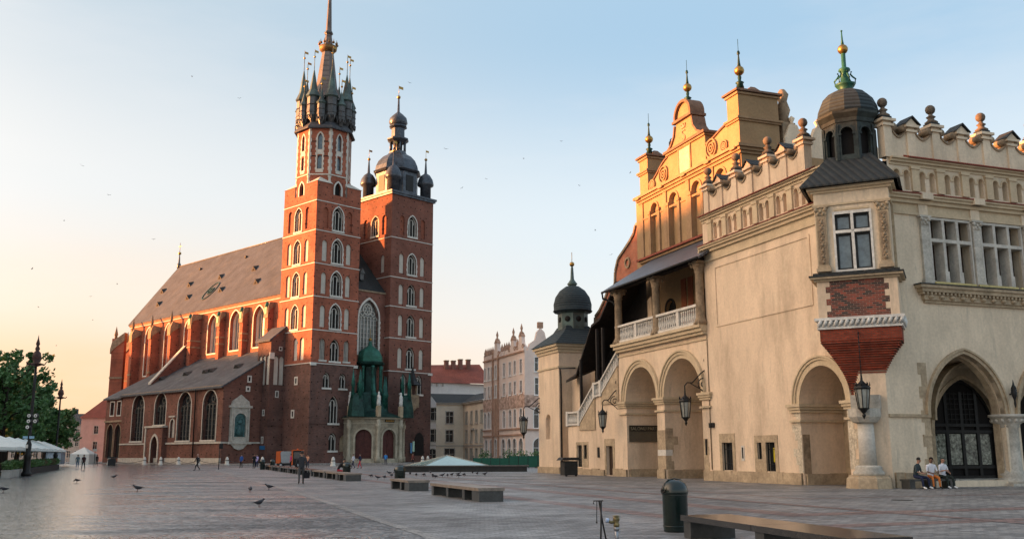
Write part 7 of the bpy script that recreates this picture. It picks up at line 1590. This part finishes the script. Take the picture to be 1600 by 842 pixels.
# three men on the black block by the wall
bb = thing('black_bench', 'low black bench against the wall, the three men sit on it', 'bench', hp(.75, -.95), HR-R(0))
b = MB(); b.box(-.1, 2.75, -.4, .25, .36, .46); b.build('seat_slab', GR1, bb)
for x in (-.05, 1.2, 2.4): q = MB(); q.box(x, x+.32, -.36, .2, 0, .36); q.build('leg', GR1, bb)
fc_ = HR+PI
J = sit(.46, .12, legs=((.16, .38), (-.16, .48))); J['face'] = (-.9, .3, -.1)
person('seated man in a black and grey shirt with dark jeans, leftmost on the black bench', hp(1.15, -1.2), fc_+R(25), J, cl('black_grey_shirt', (.035, .05, .055)), NVY, WS, SKIN, scale=1.08)
J = sit(.46, .05, legs=((.16, .42), (-.04, .50))); J['face'] = (.5, .6, -.1)
person('seated man in a white shirt and rust orange trousers, in the middle', hp(2.1, -1.2), fc_+R(-8), J, WT, ORG, SB, SKIND, scale=1.08)
J = sit(.46, .05, legs=((.13, .40), (-.13, .42)), hands=.12); J['face'] = (.4, .8, -.2)
person('seated balding man in a white printed shirt, rightmost on the black bench', hp(2.85, -1.15), fc_+R(5), J, WT, DGT, WS, SKIN, hair=None, scale=1.08)

# ------------------------------------------------------------------ pigeons
PG = mat('pigeon_feathers', (.035, .035, .042), .6, .4, 12, 30, .05); BEAK = mat('pigeon_beak_and_legs', (.12, .05, .04), .6)
def pigeon_mesh(peck):
    b = MB(); k = 8; n = 10
    prof = [(-.17, .012, .13), (-.12, .03, .125), (-.06, .05, .12), (0, .062, .125), (.05, .056, .14), (.085, .036, .165)]
    vs = []
    for x, r, z in prof:
        for i in range(n): a = 2*PI*i/n; vs.append((x, r*math.cos(a), z+r*.95*math.sin(a)))
    fs = [(j*n+i, j*n+(i+1) % n, (j+1)*n+(i+1) % n, (j+1)*n+i) for j in range(5) for i in range(n)]+[tuple(range(n))[::-1], tuple(5*n+i for i in range(n))]
    b.add(vs, fs, True)
    hx_, hz_ = (.125, .20) if not peck else (.15, .09)
    b.tube([(.07, 0, .155), (.1, 0, (.155+hz_)/2), (hx_, 0, hz_)], .03, 8, [.036, .028, .026]); b.sphere((hx_, 0, hz_), .03, 8)
    b.add([(-.13, -.02, .135), (-.13, .02, .135), (-.25, .03, .11), (-.25, -.03, .11), (-.13, -.02, .12), (-.13, .02, .12)], [(0, 1, 2, 3), (4, 5, 2, 3), (0, 3, 4), (1, 2, 5)])
    for s_ in (-1, 1): b.add([(.04, s_*.055, .165), (-.05, s_*.068, .15), (-.2, s_*.02, .125), (-.04, s_*.06, .10), (.05, s_*.062, .12)], [(0, 1, 2, 3, 4)])
    b.use(1); b.tube([(hx_+.02, 0, hz_), (hx_+.055, 0, hz_-.012)], .008, 5, [.009, .003])
    for s_ in (-.022, .022): b.tube([(0, s_, .08), (.0, s_, .0)], .006, 4); b.tube([(-.01, s_, .004), (.03, s_, .004)], .005, 4)
    return b
p0 = pigeon_mesh(False).build('pigeon', [PG, BEAK]); p1 = pigeon_mesh(True).build('pigeon', [PG, BEAK])
def put(o, first, x, y, rz, lab, grp, s=1.35):
    c = o if first else o.copy()
    if not first: C.objects.link(c)
    c.location = (x, y, .008); c.rotation_euler = (0, 0, rz); c.scale = (s,)*3; c['label'] = lab; c['category'] = 'pigeon'; c['group'] = grp; return c
gp = 'pigeons scattered over the cobbles'
put(p0, True, -8.42, 32.6, R(50), 'nearest pigeon on the cobbles left of the stone gutter', gp, 1.25); put(p1, True, -12.1, 45.1, R(100), 'pigeon facing away, left of the nearest two on the cobbles', gp)
put(p0, False, -12.04, 48.3, R(175), 'pigeon beyond the stone gutter line, behind the nearest one', gp); put(p0, False, -17.8, 46.4, R(190), 'pigeon standing in the dark patch in the middle left of the cobbles', gp, 1.5)
put(p1, False, -27.44, 61.5, R(175), 'pigeon on the bright wet cobbles, left', gp); put(p0, False, -29.0, 71, R(10), 'farthest lone pigeon on the cobbles, towards the bollards', gp); put(p1, False, -24.0, 46.1, R(200), 'pigeon cut by the left edge of the frame', gp)
for k, (x, y) in enumerate(sorted(((-10.5, 72.3), (-9.24, 66.8), (-9.0, 68.5), (-10.55, 83.3), (-10.3, 85.9), (-8.46, 80.5), (-7.5, 75.9), (-6.9, 75.8), (-6.04, 73.7), (-5.54, 69.8), (-5.3, 73.6), (-4.9, 73.5), (-4.7, 75.5), (-4.33, 77.7), (-3.76, 75.4), (-3.5, 84.9), (-2.9, 79.8), (-2.2, 77.4), (-9.2, 74.1), (-7.2, 85.4), (-8.2, 70.6), (-4.0, 72.5)), key=lambda p: p[0]/p[1])):
    put(rr.choice((p0, p1)), False, x, y, rr.uniform(0, 6), 'dark pigeon before the granite rim, %s from the left of the flock' % ORD[k], 'pigeon flock before the granite rim', 1.3)
# birds high in the sky
b = MB(); b.tube([(-.18, 0, 0), (0, 0, 0), (.14, 0, .02)], .03, 6, [.01, .045, .015]); b.add([(.05, 0, .02), (-.06, 0, .02), (-.1, .3, .12), (-.02, .42, .08), (.05, .25, .1)], [(0, 1, 2, 3, 4)]); b.add([(.05, 0, .02), (-.06, 0, .02), (-.1, -.3, .12), (-.02, -.42, .08), (.05, -.25, .1)], [(0, 1, 2, 3, 4)])
bd = b.build('flying_bird', PG); first = True
for k, (px_, py_) in enumerate(sorted(((374, 154), (697, 233), (722, 294), (877, 221), (930, 360), (128, 259), (142, 463), (183, 444), (760, 280), (100, 345), (240, 374), (955, 398), (50, 420), (818, 248), (170, 305), (300, 120), (905, 290), (145, 500), (60, 480), (210, 520), (88, 540), (640, 130), (985, 270)))):
    D = rr.uniform(60, 100); v = cam.matrix_world.to_3x3() @ Vector(((px_-800)/1490.85, -(py_-421)/1490.85, -1)); P = Vector((0, 0, 1.72))+v*D
    c = bd if first else bd.copy()
    if not first: C.objects.link(c)
    first = False; c.location = P; c.rotation_euler = (rr.uniform(-.5, .5), 0, rr.uniform(0, 6)); c.scale = (.42,)*3; tag(c, 'tiny dark bird in the sky, %s from the left' % ORD[k], 'bird', 'birds in the sky')
